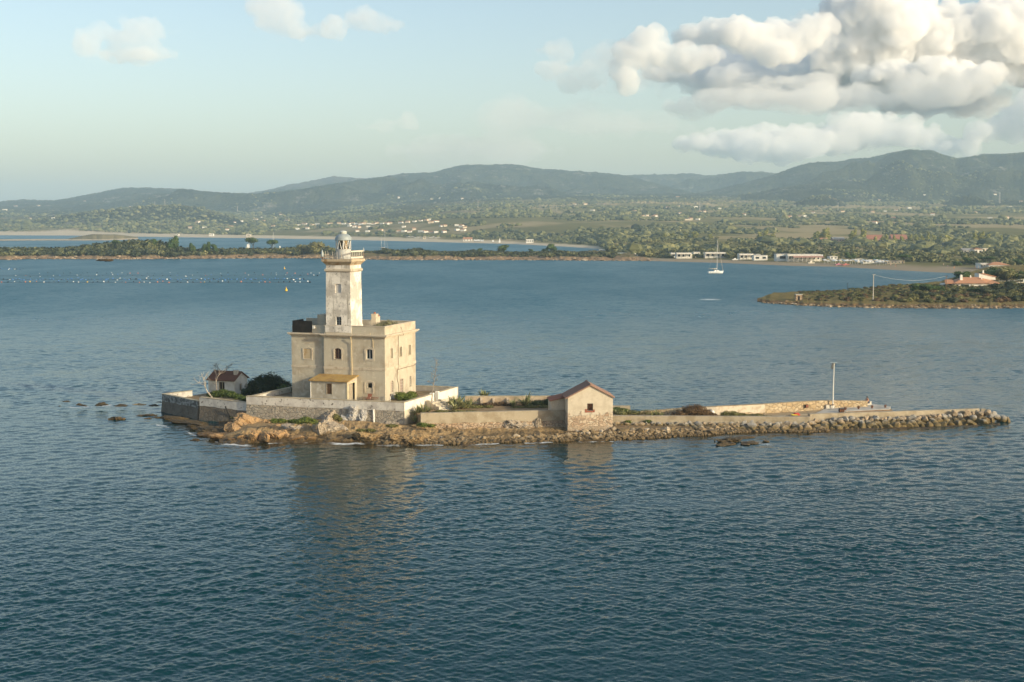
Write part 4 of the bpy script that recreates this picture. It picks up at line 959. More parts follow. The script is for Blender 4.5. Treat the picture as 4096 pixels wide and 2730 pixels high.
b = MB(); loft(b, [sq(cx_, h1+.0, ty, zg0-.05), sq(cx_, h1+.08, ty, zg0+.08), sq(cx_, h1+.10, ty, zg1-.28), sq(cx_, h1+.34, ty, zg1), sq(cx_, h1+.42, ty, zg1+.03), sq(cx_, h1+.42, ty, zg2)]); b.build('gallery_cornice', rough_mat('stained_cornice', (.47, .38, .26), [(1.2, (.30, .19, .09), .48, .66), (2.2, (.58, .50, .37), .55, .7)], .9, (14, .4, .03)), LH)
# --- gallery railing: old cast balusters, newer white panels on the sunny side
gh = h1+.22; zr0 = zg2
b = MB()
def rail_side(p, q_, n, bars):
    for i in range(n+1):
        t = i/n; x, y = p[0]+(q_[0]-p[0])*t, p[1]+(q_[1]-p[1])*t
        b.tube([(x, y, zr0), (x, y, zr0+.35), (x, y, zr0+.62), (x, y, zr0+.98)], [.04, .026, .042, .022], 6)
    for z in bars: b.tube([(p[0], p[1], zr0+z), (q_[0], q_[1], zr0+z)], .022, 6)
c4 = [(cx_-gh, ty-gh), (cx_+gh, ty-gh), (cx_+gh, ty+gh), (cx_-gh, ty+gh)]
rail_side(c4[0], c4[1], 6, (.28,)); rail_side(c4[3], c4[0], 6, (.28, .6)); rail_side(c4[2], c4[3], 5, (.3, .95))
b.build('railing', rough_mat('rusty_cream_paint', (.50, .46, .38), [(6, (.22, .13, .07), .52, .66)], .7), LH)
b = MB(); y0, y1 = ty-gh, ty+gh
b.box(cx_+gh-.03, cx_+gh+.03, y0, y1, zr0+.10, zr0+.30); b.box(cx_+gh-.035, cx_+gh+.035, y0, y1, zr0+.92, zr0+1.10)
for i in range(8): y = y0+(y1-y0)*i/7; b.box(cx_+gh-.045, cx_+gh+.045, y-.022, y+.022, zr0, zr0+1.12)
b.build('railing_panel', rough_mat('cream_panel', (.66, .61, .50), [(3, (.66, .58, .44), .5, .7)], .7), LH)
# --- lantern
lc = (cx_, ty, 0); zd1 = zr0+1.28; zl1 = zr0+2.45
drum = MB().lathe([(.98, zr0), (1.0, zr0+.1), (1.0, zd1-.06), (1.05, zd1-.05), (1.05, zd1)], lc, 32).build('lantern', rough_mat('grey_white_paint', (.50, .50, .47), [(4, (.28, .26, .23), .55, .7)], .6), LH)
MB().lathe([(.60, zd1-.002), (.66, zl1-.3), (.66, zl1)], lc, 28).build('lens', rough_mat('dark_lens', (.010, .011, .009), [(1.5, (.05, .05, .038), .45, .65, (3, 3, .3))], .25, None, .6), drum)
mg, ng, bgm = new_mat('lantern_glass'); trn = ng.nodes.new('ShaderNodeBsdfTransparent'); gls = ng.nodes.new('ShaderNodeBsdfGlossy'); gls.inputs['Roughness'].default_value = .05
mxs = ng.nodes.new('ShaderNodeMixShader'); mxs.inputs[0].default_value = .10; ng.links.new(trn.outputs[0], mxs.inputs[1]); ng.links.new(gls.outputs[0], mxs.inputs[2]); ng.links.new(mxs.outputs[0], [n for n in ng.nodes if n.type == 'OUTPUT_MATERIAL'][0].inputs[0])
MB().lathe([(.95, zd1-.001), (.95, zl1)], lc, 32).build('lantern_glazing', mg, drum)
b = MB(); nb = 10
for i in range(nb):
    a0, a1 = 2*math.pi*(i+.3)/nb, 2*math.pi*(i+.8)/nb
    P0 = (lc[0]+.98*math.cos(a0), lc[1]+.98*math.sin(a0), zl1); P1 = (lc[0]+.98*math.cos(a1), lc[1]+.98*math.sin(a1), zd1); P2 = (lc[0]+.98*math.cos(a0+2*math.pi/nb), lc[1]+.98*math.sin(a0+2*math.pi/nb), zl1)
    b.tube([P0, P1], .032, 6); b.tube([P1, P2], .032, 6)
b.tube([(lc[0]+.45, lc[1]-.93, zd1), (lc[0]+.45, lc[1]-.93, zl1)], .06, 8); b.build('lantern_bars', metal_white, drum)
prof = [(1.12, zl1-.05), (1.14, zl1+.03)]+[(1.10*math.cos(t)**.85 if t < 1.2 else .42, zl1+.05+.80*math.sin(t)) for t in np.linspace(0, 1.15, 8)]+[(.43, zl1+.82)]
MB().lathe(prof, lc, 32).build('dome', metal_grey, drum, True)
MB().lathe([(.42, zl1+.80), (.46, zl1+.84), (.46, zl1+1.0), (.49, zl1+1.04), (.45, zl1+1.10), (.30, zl1+1.19), (.12, zl1+1.24)], lc, 24).build('vent_cap', rough_mat('vent_paint', (.58, .60, .54), [(4, (.36, .38, .35), .5, .7)], .5), drum, True)
# --- small lights on the gallery corners
def glamp(x, y, s, h):
    a = MB().tube([(x, y, zr0), (x, y, zr0+h)], .03, 6).build('gallery_lamp', iron, LH)
    MB().lathe([(.10*s, zr0+h), (.13*s, zr0+h+.05), (.13*s, zr0+h+.2*s), (.08*s, zr0+h+.45*s), (.02*s, zr0+h+.62*s)], (x, y, 0), 12).build('lamp_housing', metal_grey, a)
glamp(cx_-gh-.12, ty-gh-.1, 1.5, .3); glamp(cx_+gh+.05, ty+gh, .9, .9)
MB().tube([(cx_-gh-.12, ty-gh-.1, zr0+.12), (cx_-gh+.1, ty-gh+.1, zr0+.12)], .04, 6).build('lamp_arm', iron, LH)
# ================================================================== stone hut on the jetty
hp = W(2271, 1730, .25); HW = (2451-2271)/F*hp.y*1.004
HT = thing('stone_hut', 'gabled stone hut with pink tiled roof and one small barred window', 'hut', (hp.x, hp.y, 0), math.atan2(.085, 1)*-0+R(4.5))
hex_ = Vector((math.cos(R(4.5)), math.sin(R(4.5)))); hey = Vector((-hex_.y, hex_.x))
HW = HW/math.cos(R(4.5))*1.012; HD = 3.9
def hz(row, x=0, y=0): return Zr(row, hp.y+x*hex_.y+y*hey.y)
def hxp(px, row, y0=0):
    k = kxy(px, row); bx, by = hp.x+y0*hey.x, hp.y+y0*hey.y; return (k*by-bx)/(hex_.x-k*hex_.y)
ze = hz(1592); za = hz(1544.5, HW/2); w0, w1 = hxp(2349, 1630), hxp(2372, 1630); wz0, wz1 = hz(1645), hz(1616)
def hut_mixed():
    m, nt, bs = new_mat('hut_render_over_stone'); g = G(nt); v0 = g.coord()
    d = g.vor(2.3, 'DISTANCE_TO_EDGE', g.map(v0, (1, 1, 1.3))); sc_ = g.n('ShaderNodeSeparateColor'); g.set(sc_.inputs[0], g.vor(2.3, 'F1', g.map(v0, (1, 1, 1.3)), 'Color'))
    st = g.cramp(sc_.outputs[0], [(0, (.38, .27, .18)), (.5, (.52, .40, .28)), (1, (.60, .51, .38))]); st = g.mix(g.ramp(d, .01, .055, 1, 0), st, (.25, .19, .13))
    rn = g.mix(g.ramp(g.noise(.8, 6, .6), .42, .66), (.60, .53, .41), (.50, .43, .32)); rn = g.mix(g.ramp(g.noise(3, 6, .6), .56, .75), rn, (.68, .60, .48))
    sz = g.n('ShaderNodeSeparateXYZ'); g.set(sz.inputs[0], v0); zz_ = g.math('ADD', sz.outputs[2], g.math('MULTIPLY', g.math('SUBTRACT', g.noise(1.1, 6, .65), .5), 2.2))
    f = g.ramp(zz_, ZMIX-.12, ZMIX+.12); g.set(bs.inputs['Base Color'], g.mix(f, st, rn)); bs.inputs['Roughness'].default_value = .9
    g.set(bs.inputs['Normal'], g.bump(g.math('MULTIPLY', g.ramp(d, 0, .1), g.math('SUBTRACT', 1.0, f)), .9, .06)); return m
ZMIX = wz0-.35; hut_mix = hut_mixed()
b = MB(); ZS = 1.0
holed(b, HW, ZS, ze, [(w0, w1, wz0, wz1)], lambda a, d, z: (a, d, z), .35)
b.add([(0, 0, ze), (HW, 0, ze), (HW/2, 0, za)], [(0, 1, 2)]); b.add([(0, HD, ze), (HW, HD, ze), (HW/2, HD, za)], [(0, 2, 1)])
b.add([(0, 0, ZS), (0, HD, ZS), (0, HD, ze), (0, 0, ze)], [(0, 1, 2, 3)]); b.add([(HW, 0, ZS), (HW, HD, ZS), (HW, HD, ze), (HW, 0, ze)], [(0, 1, 2, 3)]); b.add([(0, HD, ZS), (HW, HD, ZS), (HW, HD, ze), (0, HD, ze)], [(0, 1, 2, 3)])
hut_render = rough_mat('hut_render', (.62, .52, .39), [(.8, (.52, .42, .30), .42, .66), (3, (.68, .60, .48), .56, .75), (1.6, (.42, .32, .22), .60, .74)], .9, (12, .5, .04))
b.build('rendered_wall', hut_mix, HT)
b = MB(); b.frustum(-.06, HW+.06, -.06, HD, -.6, ZS-.3, .035, .035)
b.add([(-.03, -.03, ZS-.298), (HW+.03, -.03, ZS-.298), (HW+.03, HD, ZS-.298), (-.03, HD, ZS-.298), (0.002, .002, ZS), (HW-.002, .002, ZS), (HW-.002, HD, ZS), (.002, HD, ZS)], [(0, 1, 5, 4), (1, 2, 6, 5), (3, 0, 4, 7)])
b.build('stone_base', hut_stone, HT)
def tiled_slope(mb, p00, p10, p01, p11, n, r=.085):
    """barrel tile rows running from eave (p00..p10) to ridge (p01..p11)"""
    p00, p10, p01, p11 = map(Vector, (p00, p10, p01, p11)); up = (p10-p00).cross(p01-p00).normalized()
    if up.z < 0: up = -up
    mb.prism([p00, p10, p11, p01], -up*.09, up*.0)
    for i in range(n):
        t = (i+.5)/n; a = p00.lerp(p10, t); c = p01.lerp(p11, t); ax = (p10-p00).normalized()*((p10-p00).length/n*.42)
        V = []; k = 5
        for e in (a, c):
            for j in range(k):
                f = math.pi*j/(k-1); V.append(e-ax*math.cos(f)+up*math.sin(f)*r)
        mb.add(V, [(j, j+1, k+j+1, k+j) for j in range(k-1)]+[tuple(range(k))[::-1], tuple(range(k, 2*k))])
o_ = .16; sl = (za-ze)/(HW/2); zo = ze-o_*sl*1.6
b = MB(); tiled_slope(b, (-.32, -.18, ze-.32*sl+.1), (-.32, HD+.15, ze-.32*sl+.1), (HW/2, -.18, za+.12), (HW/2, HD+.15, za+.12), 16)
tiled_slope(b, (HW+.2, -.18, ze-.2*sl+.1), (HW+.2, HD+.15, ze-.2*sl+.1), (HW/2+.002, -.18, za+.12), (HW/2+.002, HD+.15, za+.12), 16)
b.tube([(HW/2, -.2, za+.17), (HW/2, HD+.17, za+.17)], .11, 8)
tiles_pink = tile_mat('pink_terracotta_tiles', (.30, .185, .13), (.24, .14, .10), (.22, .165, .125))
b.build('roof', tiles_pink, HT)
wn_ = MB(); wn_.box(w0-.30, w0-.005, -.03, .1, wz0-.22, wz0+.22); wn_.box(w1+.005, w1+.22, -.03, .1, wz0-.18, wz0+.16); wn_.box(w0-.12, w1+.12, -.034, .09, wz0-.20, wz0-.005)
wn_ = wn_.build('window_brickwork', rough_mat('red_brick', (.34, .13, .08), [(6, (.24, .10, .07), .45, .6)], .9, (14, .4, .03)), HT)
MB().box(w0-.02, w1+.02, .33, .345, wz0-.02, wz1+.02).build('dark_opening', black, wn_)
gb = MB()
for i in range(1, 4): a = w0+(w1-w0)*i/4; gb.box(a-.014, a+.014, .1, .125, wz0, wz1)
for j in range(1, 5): c = wz0+(wz1-wz0)*j/5; gb.box(w0, w1, .097, .122, c-.014, c+.014)
gb.build('window_grille', iron, wn_)
# annex of the hut
xa, xb = hxp(2203, 1600, 3.2), -.02; za0, za1 = hz(1604, xa, 3.2), hz(1592, 0, 3.2)
an = MB(); an.add([(xa, 3.2, 1.8), (xb, 3.2, 1.8), (xb, 3.2, za1), (xa, 3.2, za0), (xa, 6.2, 1.8), (xb, 6.2, 1.8), (xb, 6.2, za1), (xa, 6.2, za0)], [(0, 1, 2, 3), (4, 7, 6, 5), (0, 3, 7, 4), (1, 5, 6, 2)])
an = an.build('annex', hut_render, HT)
b = MB(); tiled_slope(b, (xa-.15, 3.0, za0+.02), (xa-.15, 6.4, za0+.02), (xb, 3.0, za1+.08), (xb, 6.4, za1+.08), 12); b.build('annex_roof', tiles_red, an)

# ================================================================== cottage on the left
cp = WY(938, 1588, 184.0); CRZ = R(-42)
# front (left-facing) wall runs from px 834 to 938; gable from 938 to 990
cw0 = W(834, 1566, 2.9+.0); 
c2 = Vector((cp.x, cp.y)); fdir = Vector((-.955, .30)); gdir = Vector((.30, .955))
def solve_len(o, d, px, row):
    k = kxy(px, row); return (k*o.y-o.x)/(d.x-k*d.y)
CL = solve_len(c2, fdir, 834, 1560); CWd = solve_len(c2, gdir, 990, 1560)
CT = thing('cottage', 'small shaded white cottage with mossy red tile roof, left of the lighthouse', 'cottage', (cp.x, cp.y, 0), math.atan2(-fdir.y, -fdir.x))
Lc = lambda x, y: (cp.x-x*fdir.x*-1, cp.y)           # local: -x along the front to the left, y back
def cz(row, x, y): return Zr(row, cp.y+(-x)*fdir.y+y*gdir.y)
ce = cz(1522, 0, 0); cr = cz(1490, 0, CWd/2); zg = 1.2
b = MB()
dx0, dx1 = -solve_len(c2, fdir, 875, 1550), -solve_len(c2, fdir, 898, 1550)
holed(b, CL, zg, ce, [(CL+dx0, CL+dx1, zg, cz(1529, dx0, 0))], lambda a, d, z: (-CL+a, d, z), .3)
gy0, gy1 = solve_len(c2, gdir, 959, 1560), solve_len(c2, gdir, 969, 1560)
holed(b, CWd, zg, ce, [(gy0, gy1, 2.3, cz(1536, 0, gy0))], lambda a, d, z: (-d, a, z), .25)
b.add([(0, 0, ce), (0, CWd, ce), (0, CWd/2, cr)], [(0, 1, 2)]); b.add([(-CL, 0, zg), (-CL, CWd, zg), (-CL, CWd, ce), (-CL, CWd/2, cr), (-CL, 0, ce)], [(0, 1, 2, 3, 4)]); b.add([(-CL, CWd, zg), (0, CWd, zg), (0, CWd, ce), (-CL, CWd, ce)], [(0, 1, 2, 3)])
b.build('wall', rough_mat('cottage_plaster', (.56, .54, .48), [(1, (.44, .42, .36), .42, .66), (1.5, (.30, .28, .23), .58, .78, (2, 2, .3))], .9, (14, .4, .03)), CT)
s_ = (cr-ce)/(CWd/2)
b = MB(); tiled_slope(b, (-CL-.2, -.3, ce-.3*s_+.08), (.22, -.3, ce-.3*s_+.08), (-CL-.2, CWd/2, cr+.1), (.22, CWd/2, cr+.1), 20)
tiled_slope(b, (-CL-.2, CWd+.3, ce-.3*s_+.08), (.22, CWd+.3, ce-.3*s_+.08), (-CL-.2, CWd/2+.002, cr+.1), (.22, CWd/2+.002, cr+.1), 20)
b.build('roof', tiles_old, CT)
chx = -solve_len(c2, fdir, 931, 1505)-.15; chy = 1.2
b = MB(); b.box(chx-.27, chx+.27, chy-.25, chy+.25, ce-.1, cr+.25); b.box(chx-.31, chx+.31, chy-.29, chy+.29, cr+.252, cr+.36); b.build('chimney', plaster_trim, CT)
dz_ = cz(1529, dx0, 0)
dd = MB(); dd.box(dx0-.02, dx1+.02, .28, .30, zg, dz_); dd = dd.build('door', dark_int, CT)
b = MB(); m_ = (dx0+dx1)/2
for (p, q_) in ((dx0, dx0+.07), (dx1-.07, dx1), (m_-.04, m_+.04)): b.box(p, q_, .15, .27, zg, dz_)
b.build('door_frame', wood_grey, dd)
ww = MB().box(-.27, -.25, gy0-.02, gy1+.02, 2.28, cz(1536, 0, gy0)+.02).build('window', dark_int, CT)
MB().box(-.06, -.02, (gy0+gy1)/2-.05, (gy0+gy1)/2+.05, 2.3, cz(1536, 0, gy0)).build('window_frame', wood_grey, ww)

# ================================================================== landing stage, pole, person, fittings
dk = [W(3383, 1646.6, 1.14), W(3558, 1637, 1.18), W(3562, 1627.5, 1.18), W(3484, 1617, 1.14), W(3300, 1638, 1.1)]
DK = thing('landing_stage', 'flat pale concrete landing stage on the far side of the jetty', 'dock', (dk[0].x, dk[0].y, 0))
rel = lambda p: (p.x-dk[0].x, p.y-dk[0].y)
b = MB(); pts = [rel(p) for p in dk]; lead = [rel(W(3245, 1654, 1.40)), rel(W(3300, 1640, 1.42))]
b.prism([(p[0], p[1], 0) for p in pts[:4]] + [(pts[4][0], pts[4][1], 0)], (0, 0, -.6), (0, 0, 1.18)); b.build('deck', pale_conc, DK)
b = MB(); p0, p1 = Vector(pts[0]), Vector(pts[1]); dr = (p1-p0).normalized(); nf = Vector((dr.y, -dr.x))
b.prism([(*(p0+nf*.02), 0), (*(p1+nf*.02), 0), (*(p1+nf*.22), 0), (*(p0+nf*.22), 0)], (0, 0, .92), (0, 0, 1.12)); b.build('fender_beam', rough_mat('rusty_beam', (.22, .14, .08), [(2, (.12, .07, .04), .45, .65), (4, (.42, .33, .22), .58, .7)], .8), DK)
b = MB(); b.prism([(lead[0][0], lead[0][1], 0), (pts[0][0]-.05, pts[0][1], 0), (pts[4][0]-.05, pts[4][1], 0)], (0, 0, .4), (0, 0, 1.13)); b.build('ramp', pale_conc, DK)
kb0, kb1 = W(3305, 1637, 1.12), W(3486, 1621, 1.12)
KB = thing('dock_kerb', 'low pale concrete back wall of the landing stage with four white mooring rings', 'wall', (kb0.x, kb0.y, 0)); d_ = Vector((kb1.x-kb0.x, kb1.y-kb0.y, 0)); n_ = Vector((d_.y, -d_.x, 0)).normalized()
b = MB(); b.prism([(0, 0, 0), d_, d_-n_*.5, -n_*.5], (0, 0, .3), (0, 0, 1.64)); b.build('kerb', pale_conc, KB)
for f in (.30, .54, .71, .79):
    c = d_*f+n_*.04; MB().tube([c+Vector((-.14, 0, 1.48)), c+n_*.1+Vector((-.14, 0, 1.52)), c+n_*.1+Vector((.16, 0, 1.55)), c+Vector((.16, 0, 1.36))], .035, 6).build('mooring_ring', metal_white, KB)
proto = None
for i, (px_, r_) in enumerate(((3381, 1641), (3434, 1637), (3488, 1634), (3541, 1631))):
    p = W(px_, r_, 1.18)
    if proto is None:
        proto = thing('bollard', 'x', 'bollard', p, 0, 'bollards along the landing stage'); MB().lathe([(.16, 0), (.11, .06), (.10, .25), (.17, .28), (.17, .35), (.08, .39)], (0, 0, 0), 12).build('post', iron, proto); MB().tube([(-.24, 0, .2), (.24, 0, .2)], .04, 6).build('cross_bar', iron, proto); o = proto
    else: o = dup(proto, p, .2*i)
    o['label'] = ['rusty bollard at the near end of the landing stage edge', 'rusty bollard second from the near end of the landing stage', 'rusty bollard third along the landing stage edge', 'rusty bollard at the far outer corner of the landing stage'][i]
p = W(3366, 1650, 1.13); t = thing('fender_block', 'dark rubber fender block at the near corner of the landing stage', 'fender', p); MB().box(-.36, .36, -.25, .25, 0, .52).build('rubber_block', rough_mat('black_rubber', (.03, .03, .032), [(4, (.07, .065, .06), .5, .7)], .8), t, False, .06); MB().box(-.30, .30, -.30, -.252, .1, .42).build('face_plate', iron, t)
pb = W(3331, 1621.5, 1.62); ph = Zr(1452, pb.y)-1.62
PO = thing('lamp_post', 'tall slim white lamp post with a small solar head above the landing stage', 'lamp post', pb)
MB().tube([(0, 0, -.6), (.02, 0, ph*.5), (.06, 0, ph)], [.085, .075, .06], 10).build('pole', metal_white, PO); MB().lathe([(.22, 0), (.22, .08), (.1, .1)], (0, 0, 0), 10).build('base_plate', iron, PO)
hd = MB(); hd.prism([(-.30, -.12, ph-.85), (-.08, -.12, ph-.80), (-.02, -.12, ph-.05), (-.22, -.12, ph-.1)], (0, 0, 0), (0, .3, 0)); hd.build('lamp_head', rough_mat('dark_lamp', (.08, .085, .08), [(3, (.16, .15, .13), .5, .7)], .5), PO)
MB().box(-.42, .45, -.25, .25, ph+.0, ph+.05).build('solar_panel', metal_grey, PO); MB().tube([(0.05, 0, ph-.4), (.22, 0, ph-.3), (.3, 0, ph)], .025, 6).build('bracket', iron, PO)
# things leaning and lying on the jetty
p = W(3227, 1637, 1.05); p.z = 0; wy = 178.0
yq = gp[4].y+.15; q_ = WY(3226, 1624, yq); t = thing('junction_box', 'rusty brown metal box fixed to the golden breakwater wall', 'box', (q_.x, yq, Zr(1631, yq)), R(9)); MB().box(-.19, .19, -.25, .05, 0, .42).build('cabinet', iron, t, False, .02); MB().box(-.15, .15, -.27, -.252, .05, .37).build('cabinet_door', red_door, t)
p = W(3188, 1668, 1.02); t = thing('crumpled_cloth', 'small red and yellow cloth dropped on the jetty behind the kerb', 'cloth', p); rg = np.random.default_rng(4)
V, Q = sph_quads(6, 10); V = V*np.array([.45, .3, .14])*(1+.3*rg.normal(0, 1, len(V)))[:, None]+[0, 0, .30]; link_mesh('red_cloth', arr_mesh('red_cloth', V, Q, None, rough_mat('red_cloth', (.55, .07, .05), (), .9)), t)
V, Q = sph_quads(5, 9); V = V*np.array([.5, .22, .07])*(1+.3*rg.normal(0, 1, len(V)))[:, None]+[-.3, -.12, .26]; link_mesh('yellow_cloth', arr_mesh('yellow_cloth', V, Q, None, rough_mat('yellow_cloth', (.75, .60, .08), (), .9)), t)
p = W(2846, 1662, 1.02); t = thing('white_sack', 'white sack slumped beside the brown thorny bush on the jetty', 'sack', p)
V, Q = sph_quads(7, 12); V = V*np.array([.42, .3, .40])*(1+.12*rg.normal(0, 1, len(V)))[:, None]+[0, 0, .3]; link_mesh('sack', arr_mesh('sack', V, Q, None, rough_mat('white_sack', (.75, .75, .72), (), .8), True), t)
for i, (x0, r0, x1, r1) in enumerate(((3020, 1672, 3225, 1661), (2960, 1676, 3140, 1668))):
    a, c = W(x0, r0, 1.03), W(x1, r1, 1.03); t = thing('timber_plank', ['long weathered plank lying on the jetty near the golden wall', 'shorter weathered plank lying near the kerb of the jetty'][i], 'plank', a, 0, 'planks lying on the jetty'); d_ = c-a; n_ = Vector((d_.y, -d_.x, 0)).normalized()*.12
    MB().prism([-n_, n_, d_+n_, d_-n_], (0, 0, .0), (0, 0, .10+.02*i)).build('board', wood_grey, t)
# ================================================================== debris by the house
p = Cc+Vector((hx.x*-2.9-hy.x*.55, hx.y*-2.9-hy.y*.55, 0)); zc0 = 3.0
def HL(x, y, z): return (Cc.x+x*hx.x+y*hy.x, Cc.y+x*hx.y+y*hy.y, z)
xb0 = lx(q2(1135, 1180), -.6); xb1 = lx(q2(1338, 1180), -.6); xm = lx(q2(1225, 1180), -.9); zb0 = 2.95; zb1 = fp(1240, 1150, -.6)[1]
for i, (u0, u1) in enumerate(((xb0, xb0+(xb1-xb0)*.42), (xb0+(xb1-xb0)*.5, xb1))):
    o = HL(u0, -.55, zb0); t = thing('bed_frame', ['shorter rusty slatted bed end leaning on the house wall under the small dark opening', 'longer rusty slatted bed frame leaning on the house wall near its corner'][i], 'bed frame', o, HRZ, 'rusty bed frames by the house')
    b = MB(); w_ = u1-u0; h_ = zb1-zb0+.0
    for k in range(int(w_/.14)+1): x = k*.14; b.tube([(x, -.1, 0), (x, .30, h_)], .022, 5)
    b.build('slats', iron, t); b = MB(); b.tube([(0, -.12, .02), (w_, -.12, .02)], .035, 6); b.tube([(0, .30, h_), (w_, .30, h_)], .035, 6); b.build('rails', red_door, t)
o = HL(xm, -1.25, zb0); t = thing('folding_chair', 'collapsed red folding chair lying against the rusty bed frames', 'chair', o, HRZ)
b = MB(); b.box(-.28, .28, .0, .5, .42, .47); b.build('seat', red_door, t); b = MB(); b.prism([(-.28, .52, .5), (.28, .52, .5), (.30, .72, 1.02), (-.26, .72, 1.02)], (0, 0, 0), (0, .04, 0)); b.build('backrest', red_door, t)
for s in (-.28, .28): MB().tube([(s, 0, 0), (s, .5, .5)], .022, 6).build('leg', iron, t); MB().tube([(s, .5, 0), (s, 0, .46)], .022, 6).build('leg', iron, t)
a = HL(xm+.25, -1.0, 3.2); t = thing('leaning_pole', 'thin pale pole propped up beside the folding chair', 'pole', a); d_ = Vector(HL(lx(q2(1252, 1100), -.4), -.4, fp(1252, 1095, -.4)[1]))-Vector(a); MB().tube([(0, 0, -.2), d_], .035, 6).build('shaft', metal_white, t); MB().tube([d_*.98, d_*1.02], .05, 6).build('tip', iron, t)
pt = W(1488, 1648, 0); wy = along(A0, A1, .78).y
yw = A0.y+(A1.y-A0.y)*.79-.30; pp_ = WY(1494, 1642, yw); t = thing('waste_pipe', 'white vertical pipe running down the grey terrace wall', 'pipe', (pp_.x, yw, 0)); MB().tube([(0, .06, Zr(1642, yw)), (.03, -.05, Zr(1680, yw)), (.06, -.12, Zr(1722, yw))], .11, 8).build('pipe', rough_mat('white_pipe', (.80, .78, .72), [(3, (.6, .55, .45), .5, .7)], .6), t); MB().tube([(0, .06, Zr(1642, yw)-.02), (0, .06, Zr(1642, yw)+.1)], .13, 8).build('collar', metal_white, t)
# Y shaped rusty chain and stake on the sea wall
yb_ = B0.y+(B1.y-B0.y)*.55-.42
cpt = lambda cx, cy: WY(600+cx/5.0575, 1480+cy/5.0575, yb_)
t = thing('y_shaped_iron', 'black forked iron strap hanging on the shaded sea wall', 'iron strap', cpt(1630, 960)); o = cpt(1630, 960)
for nm, pts in (('left_arm', ((1535, 735), (1532, 760), (1570, 850), (1620, 950))), ('right_arm', ((1750, 750), (1735, 775), (1690, 855), (1640, 950))), ('stem', ((1630, 930), (1632, 990), (1625, 1060)))):
    MB().tube([cpt(*p)-o for p in pts], .085 if nm != 'stem' else .13, 6).build('arm' if 'arm' in nm else 'stem', black, t)
pst = W(1555, 1608, 2.95); t = thing('garden_tap', 'small standpipe tap at the foot of the house corner', 'tap', HL(.9, -.4, 2.9)); MB().tube([(0, 0, 0), (0, 0, 1.0), (.1, -.1, 1.02)], .04, 6).build('pipe', metal_white, t); MB().tube([(0, 0, .85), (0, 0, 1.15)], .07, 6).build('valve', iron, t)
# stairs from the terrace to the garden
s0 = W(1733, 1612, 2.75); s1 = W(1787, 1642, 2.15)
ST = thing('garden_steps', 'short flight of broken pale steps between the terrace gap and the garden', 'steps', (s0.x, s0.y, 0)); dv = Vector((s1.x-s0.x, s1.y-s0.y, 0)); n5 = 5; nv = Vector((-dv.y, dv.x, 0)).normalized()
for i in range(n5):
    a = dv*(i/n5); c = dv*((i+1)/n5); z = 2.95-.16*i; MB().prism([a-nv*.75, c-nv*.75, c+nv*.75, a+nv*.75], (0, 0, 1.6), (0, 0, z)).build('step', cream_lower, ST)
for s in (-1, 1):
    b = MB()
    for i in range(4): a = dv*(i/4*.95); c = dv*((i+1)/4*.95-.01); b.prism([a+nv*s*.77, c+nv*s*.77, c+nv*s*1.05, a+nv*s*1.05], (0, 0, 1.6), (0, 0, 3.15-.17*i))
    b.build('side_wall', cream_lower, ST)

# ================================================================== seated person on the kerb
def skinned(name, pts, edges, rad, mat, parent, root=0, lev=2):
    me = bpy.data.meshes.new(name); me.from_pydata(pts, edges, []); o = link_mesh(name, me, parent)
    sk = o.modifiers.new('skin', 'SKIN'); sk.use_smooth_shade = True
    lay = me.skin_vertices[0].data
    for i, r in enumerate(rad): lay[i].radius = (r, r) if not hasattr(r, '__len__') else r; lay[i].use_root = (i == root)
    sub = o.modifiers.new('sub', 'SUBSURF'); sub.levels = lev; sub.render_levels = lev
    dg = bpy.context.evaluated_depsgraph_get(); ev = o.evaluated_get(dg); m2 = bpy.data.meshes.new_from_object(ev); o.modifiers.clear(); o.data = m2; m2.materials.clear(); m2.materials.append(mat); m2.polygons.foreach_set('use_smooth', [True]*len(m2.polygons)); return o
skin_m = rough_mat('tanned_skin', (.42, .22, .13), (), .6); hair_m = rough_mat('dark_hair', (.025, .018, .012), (), .8); short_m = rough_mat('dark_shorts', (.05, .06, .09), (), .9)
def person_seated(loc, rz, label):
    t = thing('person', label, 'person', loc, rz)
    P = [(0,0,.10),(0,-.02,.30),(0,-.10,.48),(0,-.17,.60),(0,-.20,.68),(0,-.24,.80),            # pelvis..head (0-5), leaning forward (-y)
         (.10,-.02,.09),(.13,-.42,.30),(.12,-.40,-.12),(.12,-.54,-.17),(-.10,-.02,.09),(-.13,-.44,.28),(-.12,-.42,-.12),(-.12,-.56,-.17),   # legs 6-13
         (.20,-.16,.56),(.25,-.30,.36),(.12,-.45,.36),(.07,-.50,.36),(-.20,-.16,.56),(-.25,-.31,.35),(-.12,-.46,.34),(-.07,-.51,.34)]     # arms 14-21
    E = [(0,1),(1,2),(2,3),(3,4),(4,5),(0,6),(6,7),(7,8),(8,9),(0,10),(10,11),(11,12),(12,13),(3,14),(14,15),(15,16),(16,17),(3,18),(18,19),(19,20),(20,21)]
    Rr = [.14,.125,.14,.10,.05,.10,.095,.062,.045,.035,.095,.062,.045,.035,.055,.042,.032,.028,.055,.042,.032,.028]
    body = skinned('body', P, E, Rr, skin_m, t)
    V, Q = sph_quads(8, 12); k = V[:, 1] > -.35
    V2 = V*np.array([.105, .118, .12])+np.array([0, -.225, .835]); link_mesh('hair', arr_mesh('hair', V2, Q, None, hair_m, True), t)
    skinned('shorts', [(0,0,.12),(.10,-.02,.10),(.12,-.28,.22),(-.10,-.02,.10),(-.12,-.30,.21)], [(0,1),(1,2),(0,3),(3,4)], [.155,.115,.09,.115,.09], short_m, t, 0)
    return t
pp_ = W(3474, 1612.5, 1.65); person_seated((pp_.x, pp_.y+.15, 1.62), R(-60), 'tanned person in dark shorts sitting hunched on the end of the landing stage kerb')
